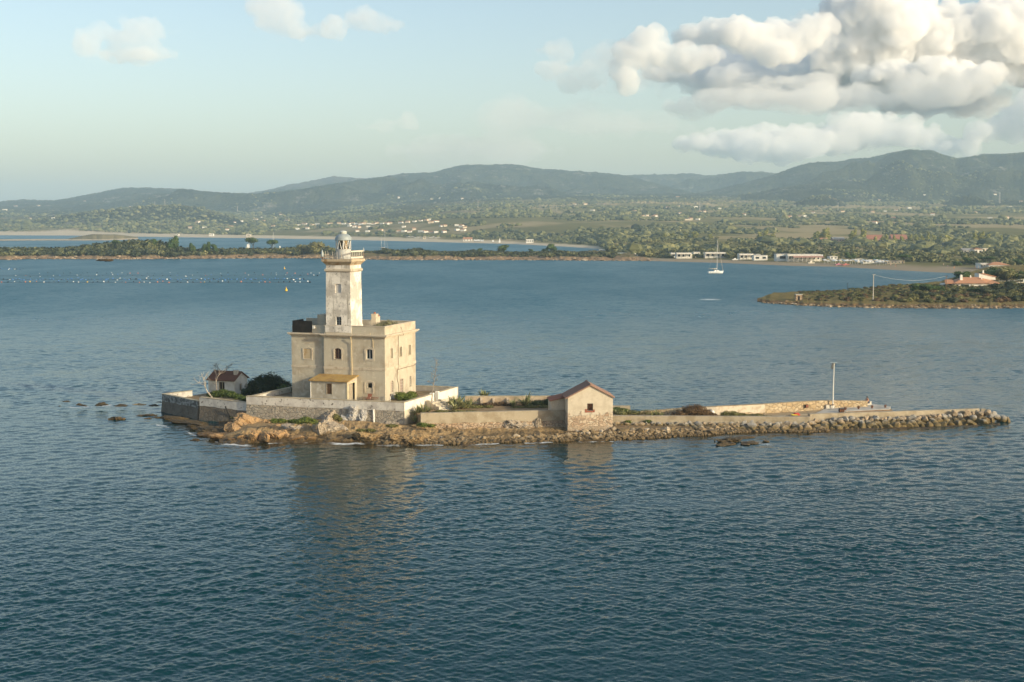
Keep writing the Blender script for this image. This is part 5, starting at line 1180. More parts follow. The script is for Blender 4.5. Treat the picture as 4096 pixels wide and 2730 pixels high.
# ================================================================== rocks
def ico(sub):
    bm = bmesh.new(); bmesh.ops.create_icosphere(bm, subdivisions=sub, radius=1); V = np.array([v.co[:] for v in bm.verts]); T = np.array([[v.index for v in f.verts] for f in bm.faces]); bm.free(); return V, T
ICO2, ICO3, ICO4 = ico(2), ico(3), ico(5)
def boulder(rng, base, size, planes=9, rough=.05, cut=(.55, .9)):
    """angular stone: a ball cut by random planes, then roughened"""
    V = base[0].copy()
    for _ in range(planes):
        n = rng.normal(0, 1, 3); n /= np.linalg.norm(n); d = rng.uniform(*cut); h = V@n; V = V-np.clip(h-d, 0, None)[:, None]*n
    o = rng.uniform(0, 50, 3); r = 0
    for s, a in ((1.6, .5), (3.4, .36), (7.5, .26), (15, .14)): n_ = vnoise3(V*s*np.array([1, 1, 1.5])+o, 3); r = r+((1-abs(2*n_-1))-.6 if s > 2 else n_-.5)*a
    N = V/np.linalg.norm(V, axis=1)[:, None]; V = V+N*(r*rough*4)[:, None]
    return V*np.array(size)
def rotm(rng, tilt=.4):
    return np.array(Matrix.Rotation(rng.uniform(0, 6.28), 3, 'Z') @ Matrix.Rotation(rng.normal(0, tilt), 3, 'X') @ Matrix.Rotation(rng.normal(0, tilt), 3, 'Y'))
def outcrop(name, label, chunks, mat, seed, base=ICO4, rough=.05, group=None, cat='rock', planes=11, cut=(.5, .85)):
    """chunks: (px, row of the base, width px, height px, depth m, tilt deg, dY)"""
    rng = np.random.default_rng(seed); Vs = []; Ts = []; n = 0; o0 = None
    for c in chunks:
        px, row, wpx, hpx, dep, tilt, dY = c
        p = W(px, row, .0); Y = min(p.y+dY, float(np.interp(px, [560, 640, 790, 985, 993, 1617, 1683, 2262, 2451, 3240, 4060], [184, 181.5, 173.5, 170.2, 169.9, 163.6, 162.3, 164.6, 165, 164, 176]))-.35-dep*.2); p = WY(px, row, Y); s = Y/F
        V = boulder(rng, base, (wpx*s/2*1.35, dep/2*1.25, hpx*s*.95), planes+6, rough*1.7, (cut[0]-.05, cut[1]-.02))
        a = R(tilt); V = V@np.array(Matrix.Rotation(a, 3, 'Y')).T
        V = V@np.array(Matrix.Rotation(rng.normal(0, .2), 3, 'Z')).T
        c0 = np.array([p.x, p.y+dep*.25, p.z+hpx*s*.40])
        if o0 is None: o0 = np.array([p.x, p.y, 0.0])
        Vs.append(V+c0-o0); Ts.append(base[1]+n); n += len(V)
    o = link_mesh(name, arr_mesh(name, np.concatenate(Vs), None, np.concatenate(Ts), mat)); o.location = o0
    return tag(o, label, cat, group)
outcrop('rock_outcrop', 'big orange slab of rock below the left end of the terrace wall', [(1000, 1738, 130, 54, 5.0, 24, 3.2), (945, 1748, 90, 36, 4, 30, 1.8), (1062, 1735, 90, 50, 4, 12, 3.4), (895, 1754, 80, 16, 3, 10, 1.2), (1092, 1752, 80, 36, 3.2, 10, 2.4), (1030, 1756, 70, 30, 2.6, -10, 1.6)], rock_orange, 3)
outcrop('rock_outcrop', 'rounded brown rock in half shade under the middle of the terrace wall', [(1150, 1752, 100, 54, 4, 8, 3.0), (1190, 1752, 80, 44, 3.5, -8, 2.6), (1112, 1748, 60, 40, 3, 18, 2.6), (1225, 1756, 60, 30, 2.6, 0, 1.8)], rock_pale, 4)
outcrop('rock_outcrop', 'small orange blocks at the water below the big orange slab', [(1010, 1773, 50, 40, 2.4, 8, .6), (1056, 1775, 46, 40, 2.4, -6, .4), (1100, 1768, 66, 44, 3, 14, 1.0), (970, 1770, 44, 26, 2, 0, .8), (1130, 1764, 60, 30, 2.2, 0, 1.0), (1180, 1768, 70, 22, 2.4, 0, .8), (1240, 1770, 60, 20, 2, 4, .6)], rock_orange, 5)
outcrop('rock_outcrop', 'tall pale outcrop with yellowish streaks in front of the terrace wall', [(1300, 1752, 86, 74, 4, 14, 3.2), (1345, 1756, 90, 54, 4, -6, 2.6), (1285, 1758, 60, 60, 4, 6, 2.0), (1312, 1706, 60, 50, 4, 10, 4.2), (1390, 1750, 70, 40, 4, -12, 3.0)], rock_pale, 6)
outcrop('white_boulder', 'big cracked whitish boulder leaning against the terrace wall', [(1414, 1702, 72, 55, 2.6, 10, 5.2), (1446, 1700, 56, 52, 2.2, -8, 5.2), (1384, 1700, 66, 36, 2.2, 22, 5.0)], rock_white, 17, ICO4, .085, None, 'boulder', 15, (.42, .8))
outcrop('rock_ledge', 'long tilted brown ledge sloping down to the foam', [(1370, 1764, 180, 24, 4, -11, 1.5), (1445, 1754, 120, 30, 3.5, -9, 2.4), (1340, 1772, 90, 14, 3, -8, .6)], rock_brown, 8)
outcrop('round_boulder', 'rounded tan boulder at the foot of the terrace corner', [(1572, 1738, 62, 44, 2.6, 0, 3.4)], rock_pale, 9, ICO4, .04, 'boulders at the terrace corner', 'boulder')
outcrop('round_boulder', 'dark streaked boulder left of the rounded tan boulder', [(1522, 1742, 72, 40, 2.8, 10, 3.0)], rock_pale, 10, ICO4, .06, 'boulders at the terrace corner', 'boulder')
outcrop('rock_shelf', 'jagged shelf of brown rock at the water below the terrace corner', [(1480, 1774, 120, 36, 3, -4, .9), (1570, 1776, 130, 40, 3, 5, .9), (1650, 1778, 110, 36, 3, 0, .8), (1720, 1776, 90, 30, 2.6, 6, .8), (1570, 1766, 260, 30, 4, 0, 1.7), (1560, 1752, 120, 30, 3, 0, 2.6), (1660, 1752, 110, 34, 3.4, -6, 2.8)], rock_brown, 12, ICO4, .11, None, 'rock', 13, (.4, .8))
outcrop('rock_outcrop', 'brown broken rock at the foot of the garden wall near the agaves', [(1730, 1752, 120, 44, 4, 6, 2.6), (1800, 1756, 90, 32, 3.5, -6, 2.2), (1690, 1735, 90, 30, 3, 8, 4.2)], rock_brown, 13, ICO4, .09)
outcrop('rock_outcrop', 'pale rubble mound leaning on the garden wall beside the hut', [(2075, 1728, 110, 40, 3, 4, 3.2), (2140, 1734, 90, 36, 2.6, -4, 2.4), (2020, 1726, 34, 30, 1.2, 12, 3.4), (2150, 1715, 24, 30, 1.0, 0, 3.2), (2190, 1742, 90, 20, 2.4, 0, 1.6)], rock_pale, 14, ICO4, .10)
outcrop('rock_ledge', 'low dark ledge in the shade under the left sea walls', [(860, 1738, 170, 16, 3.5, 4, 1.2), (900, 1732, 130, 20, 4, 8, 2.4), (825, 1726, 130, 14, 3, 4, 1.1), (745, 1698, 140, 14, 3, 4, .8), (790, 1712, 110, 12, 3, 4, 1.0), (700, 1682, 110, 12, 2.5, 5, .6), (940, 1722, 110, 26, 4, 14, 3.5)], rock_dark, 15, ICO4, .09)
outcrop('rock_ledge', 'orange weedy reef at the left end of the rocks', [(830, 1745, 90, 10, 3, 0, .3), (880, 1760, 90, 14, 2.4, 4, .3), (930, 1768, 70, 12, 2, 0, .2)], rock_orange, 16, ICO4, .10)
# rocks standing in the water
for i, (px, row, wd, ht, lab) in enumerate(((318, 1622, 24, 12, 'leftmost pointed rock of the reef in the sea'), (336, 1625, 22, 8, 'low rock beside the leftmost pointed rock'), (408, 1621, 36, 17, 'tallest peaked rock of the reef off the sea wall tip'), (392, 1624, 24, 8, 'low brown shoulder beside the tallest reef rock'), (482, 1626, 44, 10, 'flat dark rock in the middle of the reef'), (556, 1621, 42, 10, 'orange weedy rock near the right end of the reef'), (614, 1625, 36, 8, 'flat weedy rock close to the sea wall tip'), (636, 1611, 22, 5, 'thin dark rock just off the sea wall tip'), (466, 1680, 56, 20, 'rounded dark boulder alone in the sea in front of the reef'), (590, 1664, 66, 8, 'long flat dark rock between the lone boulder and the sea wall'), (592, 1676, 26, 6, 'small dark rock off the foot of the sea wall'), (265, 1608, 28, 6, 'low dark rock farthest out on the reef'), (238, 1626, 9, 5, 'tiny rock at the outer end of the reef'), (778, 1764, 34, 10, 'small orange rock awash left of the orange reef'), (650, 1672, 60, 8, 'dark rock skirt at the foot of the sea wall tip'))):
    outcrop('sea_rock', lab, [(px, row, wd*.8, ht*.6, wd*.02, 0, 0), (px+wd*.35, row+1, wd*.5, ht*.34, wd*.016, 0, 0), (px-wd*.35, row, wd*.5, ht*.3, wd*.016, 0, 0)], rock_dark if i not in (5, 13) else rock_brown, 30+i, ICO3, .10, 'rocks awash off the left tip', 'rock')
for i, (px, row, wd, ht, lab) in enumerate(((2920, 1768, 90, 22, 'jagged weedy rock awash off the jetty boulders'), (2905, 1782, 70, 12, 'low weedy rock in front of the jagged one off the jetty'), (3000, 1778, 60, 14, 'weedy rock awash right of the jagged one'), (3065, 1770, 40, 9, 'small far right rock awash off the jetty'), (2980, 1754, 70, 8, 'thin rock awash nearest to the jetty boulders'), (2860, 1766, 8, 8, 'tiny dark rock left of the jagged weedy rock'))):
    outcrop('sea_rock', lab, [(px, row, wd*.75, ht*.6, wd*.022, 0, 0)] + ([(px-wd*.3, row+3, wd*.5, ht*.4, 1.4, 0, 0), (px+wd*.3, row-1, wd*.5, ht*.45, 1.4, 0, 0)] if wd > 50 else []), rock_dark, 60+i, ICO3, .12, 'rocks awash off the jetty', 'rock')

# big stones along the jetty, each one a thing
bst = [rock_mat('grey_block_stone', (.37, .35, .31), (.30, .27, .22), (.44, .42, .38), (.17, .125, .05), .55), rock_mat('tan_block_stone', (.43, .34, .24), (.34, .26, .17), (.50, .42, .32), (.17, .12, .045), .55)]
bst[0].name = 'grey_block_stone'; bst[1].name = 'tan_block_stone'
brng = np.random.default_rng(77); variants = []
for mi in range(2):
    for k in range(7):
        V = boulder(brng, ICO3, (1, 1, 1), 10, .03, (.5, .85)); variants.append((mi, arr_mesh('boulder', V, None, ICO3[1], bst[mi])))
def sector(px):
    return 'beside the stone hut' if px < 2640 else 'below the brown thorny bush' if px < 2900 else 'in front of the junction box' if px < 3260 else 'below the lamp post' if px < 3480 else 'between the landing stage and the jetty tip' if px < 3760 else 'around the tip of the jetty'
def put_boulder(px, row, wpx, dY=0.0, hk=1.0):
    mi = 0 if brng.uniform() < .55 else 1; me = [v for v in variants if v[0] == mi][brng.integers(7)][1]
    o = bpy.data.objects.new('boulder', me); COL.objects.link(o)
    Y = float(np.interp(px, [2451, 3239, 3241, 3600, 3918, 4040], [E0.y, E1.y, K0.y, K1.y, K2.y, K2.y-.5]))-dY; p = WY(px, row, Y); s = Y/F*wpx/2*1.22
    o.scale = (s*brng.uniform(.9, 1.25), s*brng.uniform(.8, 1.1), s*brng.uniform(.75, 1.0)*hk); o.location = p+Vector((0, 0, .12 if px > 3240 else 0)); o.rotation_euler = (brng.normal(0, .5), brng.normal(0, .5), brng.uniform(0, 6.28))
    size = 'large' if wpx > 30 else 'middling' if wpx > 22 else 'small'
    tag(o, '%s %s boulder of the jetty rubble %s' % (size, ['pale grey', 'tan'][mi], sector(px)), 'boulder', 'boulders along the jetty')
E_row = lambda x: np.interp(x, [2451, 2650, 2850, 3000, 3240, 3500, 3700, 3900, 4000, 4040], [1706, 1708, 1706, 1704, 1704, 1698, 1692, 1684, 1680, 1684])
x = 2462
while x < 3990:
    w_ = brng.uniform(24, 40); put_boulder(x, E_row(x)+brng.normal(0, 3)+3, w_, 1.35); x += w_*.80
x = 2760
while x < 3960:
    w_ = brng.uniform(26, 46)*(1.1 if x > 3240 else 1); put_boulder(x, E_row(x)+13+brng.normal(0, 2.5)+(4 if x < 3500 else 2), w_, 2.3); x += w_*.82
x = 3250
while x < 3940:
    w_ = brng.uniform(24, 42); put_boulder(x, E_row(x)+24+brng.normal(0, 2)-(x-3240)*.008, w_, 3.5); x += w_*.8
x = 3240
while x < 3960:
    w_ = brng.uniform(16, 30); put_boulder(x, E_row(x)-14+brng.normal(0, 3)-(x-3240)*.008, w_, .75); x += w_*.85
x = 2470
while x < 3240:
    w_ = brng.uniform(14, 24); put_boulder(x, E_row(x)-9+brng.normal(0, 2.5), w_, .8); x += w_*1.5
for (a, b_, w_) in ((3985, 1676, 34), (4010, 1682, 34), (4030, 1688, 26), (3962, 1668, 30), (3950, 1655, 26), (3975, 1660, 22), (3998, 1692, 26), (3925, 1660, 26)): put_boulder(a, b_, w_, 1.2)
# loose cobbles on the foreshore: nobody could count them
def cobbles():
    rng = np.random.default_rng(9); T0 = [boulder(rng, ico(1), (1, 1, .75), 6, .03) for _ in range(6)]; I1 = ico(1)[1]; Vs = []; Ts = []; n = 0
    N = 4200; px = np.concatenate([rng.uniform(1480, 2460, N//2), rng.uniform(2440, 3320, N//2)]); t = rng.beta(1.2, 1.4, N)
    yf = npYr(interp(FRONT, px)); dep = np.where(px > 2450, interp([(2450, 5.0), (2700, 4.2), (3000, 3.0), (3320, 1.5)], px), interp([(1480, 4.0), (1700, 3.2), (2000, 2.8), (2240, 3.0), (2300, 5.0), (2450, 4.5)], px)); Y = yf-.4+t*dep
    inn = interp(INNER, px); run = interp([(1300, 8), (1620, 7), (2260, 7), (2450, 5), (3300, 4), (4060, 3)], px)
    z = inn*np.clip((Y-yf)/run, 0, 1)**.8 + .02; s = rng.lognormal(-1.95, .42, N)*(1+.35*(t > .6)); X = Y*(px-CX)/F*1.005
    for k in range(6):
        m = np.arange(N) % 6 == k; S = np.stack([s[m]*rng.uniform(.8, 1.4, m.sum()), s[m]*rng.uniform(.8, 1.3, m.sum()), s[m]], 1)
        V, Q = replicate(T0[k], I1, np.stack([X[m], Y[m], z[m]+s[m]*.3], 1), S, rng); Vs.append(V); Ts.append(Q+n); n += len(V)
    m, nt, b = new_mat('cobble_stone'); g = G(nt); r = g.n('ShaderNodeNewGeometry').outputs['Random Per Island']
    c = g.cramp(r, [(0, (.07, .05, .025)), (.3, (.17, .115, .05)), (.6, (.27, .19, .10)), (.85, (.36, .27, .16)), (1, (.50, .43, .33))])
    geo = g.n('ShaderNodeNewGeometry').outputs['Position']; sx = g.n('ShaderNodeSeparateXYZ'); g.set(sx.inputs[0], geo)
    c = g.mix(g.ramp(sx.outputs[2], .15, .5, 1, 0), c, (.085, .055, .02)); c = g.mix(.25, c, (.26, .19, .10)); g.set(b.inputs['Base Color'], c); b.inputs['Roughness'].default_value = .8
    o = link_mesh('shore_cobbles', arr_mesh('shore_cobbles', np.concatenate(Vs), None, np.concatenate(Ts), m)); tag(o, 'loose brown cobbles strewn along the foreshore of the islet', 'cobbles', None, 'stuff')
cobbles()

# ================================================================== plants of the island
prng = np.random.default_rng(21)
green_lit = leaf_mat('bright_green_leaves', [(.045, .075, .014), (.10, .135, .022), (.17, .19, .040)])
green_dark = leaf_mat('dark_evergreen_leaves', [(.012, .022, .010), (.022, .036, .013), (.040, .055, .018)])
green_ivy = leaf_mat('ivy_leaves', [(.030, .055, .014), (.070, .105, .022), (.13, .15, .035)])
grey_green = leaf_mat('grey_green_leaves', [(.10, .105, .055), (.17, .165, .09), (.24, .23, .14)])
dry_brown = leaf_mat('dry_brown_twigs', [(.075, .042, .020), (.13, .080, .038), (.19, .13, .065)])
olive_l = leaf_mat('olive_leaves', [(.080, .082, .026), (.145, .14, .045), (.21, .19, .07)])
agave_m = leaf_mat('agave_leaf', [(.16, .18, .075), (.26, .265, .12), (.42, .39, .21)], .5)
bark = rough_mat('grey_bark', (.30, .26, .21), [(4, (.18, .15, .12), .45, .65)], .9)
bark_dark = rough_mat('brown_bark', (.10, .075, .05), [(4, (.06, .045, .03), .45, .65)], .9)
def shrub(name, label, p, blobs, n, leaf, mat, cat='shrub', group=None, stem=True):
    """blobs relative to p in metres"""
    t = thing(name, label, cat, p, 0, group)
    foliage('foliage', blobs, n, leaf, mat, prng, t)
    if stem:
        b = MB()
        for bl in blobs[:4]: b.tube([(bl[0]*.3, bl[1]*.3, -.1), (bl[0]*.7, bl[1]*.7, bl[2]*.6), (bl[0], bl[1], bl[2])], [.06, .045, .03], 5)
        b.build('stems', bark_dark, t)
    return t
def at(px, row, z): return W(px, row, z)
# evergreen hedge behind the sea wall
p = WY(1078, 1560, 185)
shrub('evergreen_bush', 'big rounded dark evergreen bush between the cottage and the lighthouse', (p.x, 185, 2.0), [(-2.4, 0, .9, 1.1, 1.1, 1.1), (-1.3, 0, 1.5, 1.3, 1.2, 1.2), (0, 0, 1.7, 1.4, 1.3, 1.3), (1.2, 0, 1.45, 1.3, 1.2, 1.2), (2.3, .3, 1.0, 1.0, 1.0, .9), (-.4, -.6, .9, 2.0, .9, .9)], 5200, .10, green_dark)
p = WY(1145, 1560, 180); shrub('evergreen_bush', 'lighter lower bush tucked against the left wall of the lighthouse', (p.x, 180, 2.5), [(-.3, 0, .75, .9, .8, .8), (.6, 0, .6, .8, .8, .6)], 1400, .09, green_ivy)
p = at(905, 1590, 2.95); shrub('ivy_bush', 'green creeper bush spilling over the sea wall in front of the cottage', (p.x, p.y+.6, 2.9), [(-1.5, .4, .35, .8, .6, .5), (-.6, .3, .5, .9, .6, .55), (.4, 0, .35, .9, .5, .5), (1.3, -.2, .1, .8, .45, .4), (2.2, -.5, -.1, .6, .4, .3), (-2.3, .6, .2, .6, .5, .35)], 3600, .09, green_ivy)
p = at(960, 1600, 2.7); shrub('prickly_pear', 'dark prickly pear clump at the gable corner of the cottage', (p.x-.3, 181.5, 1.9), [(0, 0, .9, .7, .5, .6), (.9, .6, .7, .6, .5, .6), (-.9, .2, .7, .5, .4, .5)], 260, .24, green_dark, 'plant')
p = at(940, 1605, 2.6); shrub('low_scrub', 'low dark scrub between the cottage gable and the terrace wall', (p.x+1.2, p.y+2.5, 1.9), [(0, 0, .45, 1.2, .9, .35), (-1.0, -.6, .2, .8, .6, .3)], 1200, .10, green_dark)
def bare_tree(label, p, h, lean, seed, mat, spread=1.0, name='bare_tree'):
    r = random.Random(seed); t = thing(name, label, 'tree', p); tr = MB(); tw = MB()
    def grow(a, d, L, rad, lev, mb):
        b_ = a+d*L; mid = a+d*L*.5+Vector((r.uniform(-.1, .1), r.uniform(-.1, .1), r.uniform(-.05, .05)))*L; mb.tube([a, mid, b_], [rad, rad*.8, rad*.6], 5, False)
        if lev == 0: return
        for k in range(3 if lev > 1 else 4):
            nd = (d+Vector((r.gauss(0, .55), r.gauss(0, .55), r.gauss(.1, .4)))*spread).normalized(); grow(mid.lerp(b_, r.uniform(.3, 1)), nd, L*r.uniform(.5, .75), rad*.55, lev-1, tw)
    grow(Vector((0, 0, 0)), Vector(lean).normalized(), h*.5, .09, 3, tr); tr.build('trunk', mat, t); tw.build('twigs', mat, t); return t
pale_bark = rough_mat('bleached_bark', (.50, .44, .36), [(4, (.36, .31, .25), .45, .65)], .9)
p = at(845, 1590, 2.95); bare_tree('leafless bleached tree leaning out left over the sea wall', (p.x, p.y+.7, 2.8), 4.2, (-.55, .1, .85), 4, pale_bark, 1.1)
p = at(865, 1584, 2.95); bare_tree('bare grey fig tree in front of the cottage wall', (p.x, p.y+.9, 2.8), 4.4, (-.12, .1, 1), 9, bark, 1.25)
p = at(875, 1570, 2.95); bare_tree('twisted bare climber growing up to the cottage roof', (p.x-.6, p.y+6.0, 2.0), 5.2, (-.1, .25, 1), 14, bark_dark, 1.4)
# terrace plants
p = Vector(HL(1.2, 2.0, 2.9)); shrub('leafy_bush', 'bright green bush under the reddish ground floor window of the lighthouse', p, [(0, 0, .55, .75, .7, .6), (.5, .9, .4, .7, .7, .45)], 1700, .085, green_lit)
p = Vector(HL(1.5, 5.2, 2.9)); shrub('leafy_bush', 'green ground plants along the sunny side wall of the terrace', p, [(0, -2.6, .2, .9, 1.5, .35), (0, 0, .28, .8, 1.4, .4), (-.2, 2.4, .2, .7, 1.2, .3), (.5, -4.0, .15, .7, .9, .28)], 2400, .08, green_lit)
x0, z0 = fp(1515, 190, 5.0); p = Vector(HL(x0, 5.0, z_c1)); shrub('roof_bush', 'grey green bush growing on the flat roof of the lighthouse', p, [(-1.4, 0, .85, .9, .8, .5), (-.4, 0, 1.05, 1.0, .9, .55), (.5, .2, .9, .7, .7, .45)], 2600, .055, grey_green)
# plants along the foot of the terrace wall
for i, (px, row, z, lab, bl) in enumerate(((1225, 1690, 1.9, 'bright green cushion plant on top of the dark rock below the terrace wall', [(-.9, 0, .1, .8, .5, .35), (0, 0, .25, .9, .6, .45), (.8, 0, .1, .7, .5, .4)]), (1118, 1688, 1.8, 'green tuft growing between the orange slab and the terrace wall', [(-.6, 0, .1, .6, .4, .32), (.3, 0, .1, .7, .4, .3)]), (1172, 1690, 1.7, 'small green tuft under the middle of the terrace wall', [(0, 0, .1, .7, .4, .28)]), (1345, 1672, 2.4, 'olive tuft beside the pale outcrop', [(0, 0, .1, .5, .4, .4), (.4, 0, -.2, .4, .3, .3)]), (1470, 1722, 1.3, 'low olive plants at the foot of the white pipe', [(-.7, 0, 0, .8, .4, .2), (.4, 0, 0, .7, .4, .22)]), (1568, 1704, 1.6, 'dry tuft growing over the rounded tan boulder', [(0, 0, 0, .8, .4, .2)]), (1700, 1704, 1.35, 'green plants below the agaves at the terrace corner', [(-.3, 0, .1, .9, .5, .32), (.8, 0, 0, .6, .4, .25)]), (1775, 1690, 1.3, 'dry weeds along the foot of the garden wall', [(-1, 0, 0, 1.1, .3, .15), (1, 0, 0, 1.1, .3, .15)]), (952, 1672, 1.3, 'sparse weeds on the ledge under the shaded sea wall', [(0, 0, 0, 1.0, .4, .15)]))):
    p = at(px, row, z); shrub('cushion_plant', lab, (p.x, p.y, z), bl, 1300 if i in (0, 1) else 700, .07, green_lit if i in (0, 1, 2, 6) else olive_l, 'plant', None, False)
# agaves
def agave_mesh(rng, n=34, L=1.3):
    Vs = []; Q = []; k0 = 0
    for i in range(n):
        a = rng.uniform(0, 6.28); e = rng.uniform(.35, 1.35); l = L*rng.uniform(.65, 1.15); w = .085*rng.uniform(.8, 1.2); segs = 5
        out = np.array([math.cos(a), math.sin(a), 0]); side = np.array([-math.sin(a), math.cos(a), 0]); p = np.array([0, 0, .05])+out*.08; droop = rng.uniform(0, .18)
        for s in range(segs+1):
            t = s/segs; ww = w*(1.0+.5*math.sin(math.pi*min(t*1.4, 1)))*(1-t**2.2)+.004; d = out*math.cos(e)+np.array([0, 0, 1])*math.sin(e); up = np.cross(d, side)
            Vs += [p-side*ww+up*.02*(1-t), p-up*.012, p+side*ww+up*.02*(1-t)]
            p = p+d*l/segs; e -= droop*(1 if t > .3 else .3)
        for s in range(segs):
            b = k0+s*3
            Q += [(b, b+1, b+4, b+3), (b+1, b+2, b+5, b+4)]
        k0 += (segs+1)*3
    return np.array(Vs), np.array(Q)
ag_meshes = [arr_mesh('rosette', *agave_mesh(prng, 40, 1.35), None, agave_m) for _ in range(4)]
def agave(px, row, z, s, label, k):
    p = at(px, row, z); o = bpy.data.objects.new('agave', ag_meshes[k % 4]); COL.objects.link(o); o.location = (p.x, p.y, z-.05); o.rotation_euler = (0, 0, k*1.3); o.scale = (s, s, s*1.05)
    return tag(o, label, 'agave', 'agaves of the islet')
AG = [(1806, 1632, 2.2, 1.25, 'large agave at the left of the thicket beside the garden steps'), (1830, 1630, 2.2, 1.35, 'tallest agave in the thicket beside the garden steps'), (1852, 1634, 2.2, 1.1, 'agave at the right edge of the thicket by the steps'), (1818, 1640, 2.2, .9, 'low front agave of the thicket by the steps'), (1880, 1624, 2.2, .95, 'lone agave between the thicket and the crumbling wall'), (1868, 1628, 2.2, .6, 'small agave next to the lone one right of the thicket'),
      (1690, 1652, 2.2, 1.0, 'agave in the corner between terrace wall and garden wall'), (1672, 1660, 1.9, .95, 'agave hanging over the end of the garden wall'), (1712, 1648, 2.2, .8, 'smaller agave at the foot of the tall flower stalk'), (1662, 1690, 1.1, .95, 'dark agave on the bank below the garden wall end'),
      (2054, 1626, 2.15, .85, 'bluish agave left of the sharpest agave in the garden'), (2104, 1623, 2.15, 1.3, 'big spiky agave alone in the right half of the garden'), (1930, 1586, 2.6, .8, 'agave sticking up behind the crumbling garden wall'), (1945, 1585, 2.5, .6, 'second smaller agave behind the crumbling garden wall'),
      (2462, 1654, 1.05, .55, 'small agave on the jetty right beside the hut'), (2490, 1655, 1.05, .5, 'second small agave on the jetty beside the hut'), (2515, 1657, 1.05, .5, 'small agave at the end of the short stone wall'), (2622, 1665, 1.05, .75, 'taller thin agave left of the brown thorny bush'), (2645, 1667, 1.05, .5, 'small agave just left of the brown thorny bush'), (2607, 1666, 1.05, .45, 'little agave left of the taller thin one')]
for k, a in enumerate(AG): agave(*a, k)
# flower stalk of an agave
p = at(1722, 1632, 2.3); top = WY(1747, 1434, p.y+.5); t = thing('agave_stalk', 'tall dry agave flower stalk leaning up beside the terrace gap', 'plant', p); d_ = top-p
MB().tube([Vector((0, 0, 0)), d_*.35, d_*.7+Vector((.05, 0, 0)), d_], [.07, .055, .04, .015], 6).build('stalk', bark, t); b = MB(); r = random.Random(3)
for i in range(26):
    f = .42+.56*i/26; L = .62*(1.08-f)/.6+.12; a = r.uniform(0, 6.28); s = d_*f; e = s+Vector((math.cos(a)*L, math.sin(a)*L, .12+.1*r.random())); b.tube([s, s.lerp(e, .6)+Vector((0, 0, -.02)), e], [.018, .014, .02], 4)
    for q in range(3): c = e+Vector((r.gauss(0, .07), r.gauss(0, .07), r.gauss(.04, .05))); b.tube([c, c+Vector((0, 0, .1))], [.03, .012], 4)
b.build('side_branches', rough_mat('dry_seed_heads', (.26, .20, .13), (), .9), t)
# garden and jetty ground cover
for (px, row, z, lab, bl, n, mt) in (
    (2150, 1622, 2.1, 'dark green shrubs against the hut annex', [(0, 0, .3, 1.2, .9, .4), (1.6, 0, .45, 1.1, .9, .55), (2.6, .3, .5, .9, .8, .6), (-1.2, -.4, .15, .8, .5, .25)], 3000, green_dark),
    (1990, 1622, 2.15, 'dry brown weeds in the middle of the garden', [(-1.2, 0, .1, 1.2, .8, .25), (.4, .2, .15, 1.0, .7, .3), (1.6, -.2, .1, .9, .5, .2)], 1700, dry_brown),
    (1905, 1632, 2.15, 'olive weeds near the lone agave in the garden', [(0, 0, .1, 1.1, .6, .25), (1.6, .2, .1, .7, .4, .2), (-1.2, -.3, .1, .7, .4, .22)], 1400, olive_l),
    (2120, 1632, 2.15, 'olive weeds along the rear edge of the garden wall', [(-1.6, 0, .05, 1.0, .4, .2), (.2, 0, .1, 1.3, .5, .22), (2.0, .1, .1, 1.2, .5, .25)], 1700, olive_l),
    (1800, 1648, 2.2, 'dry grass at the foot of the garden steps', [(-1, 0, .05, 1.1, .5, .2), (1, 0, .05, 1.2, .5, .2), (2.6, -.1, .05, 1.0, .4, .15)], 1600, olive_l),
    (2770, 1668, 1.02, 'big brown thorny bush mounded on the jetty', [(-1.6, 0, .35, 1.0, .9, .55), (-.4, .1, .75, 1.2, 1.0, .75), (.6, 0, .85, 1.2, 1.0, .8), (1.7, 0, .45, 1.1, .9, .55), (2.6, 0, .2, .7, .6, .3), (-2.4, 0, .2, .5, .5, .25)], 6000, dry_brown),
    (2925, 1670, 1.02, 'grey green shrub right of the brown thorny bush', [(-.7, 0, .3, .8, .7, .5), (.3, 0, .35, .9, .7, .5), (1.3, 0, .2, .8, .6, .35)], 2200, olive_l),
    (3010, 1672, 1.02, 'low grey green shrub spreading along the jetty', [(-.8, 0, .15, 1.0, .6, .3), (.6, 0, .2, 1.1, .6, .35), (1.9, 0, .1, .9, .5, .22), (2.9, -.2, .05, .7, .4, .18)], 2200, olive_l),
    (2560, 1660, 1.02, 'green weeds on the jetty before the golden wall', [(-2.4, .4, .1, 1.1, .7, .3), (-.8, .6, .15, 1.1, .8, .35), (.9, .8, .15, 1.2, .8, .35), (2.3, .6, .1, 1.0, .7, .25)], 2400, olive_l),
    (2480, 1648, 1.12, 'green shrub in front of the short stone wall end', [(-.5, 0, .25, .9, .5, .4), (.5, 0, .2, .8, .5, .35)], 1400, green_ivy)):
    p = at(px, row, z); shrub('scrub_patch', lab, (p.x, p.y, z), bl, n, .07, mt, 'shrub', None, False)
for (px, row, lab) in ((2512, 1692, 'small green weed among the boulders below the kerb'), (2592, 1690, 'second small green weed among the jetty boulders')):
    p = WY(px, row, E0.y-.6); shrub('cushion_plant', lab, p, [(0, 0, .1, .5, .3, .25)], 400, .06, green_lit, 'plant', None, False)
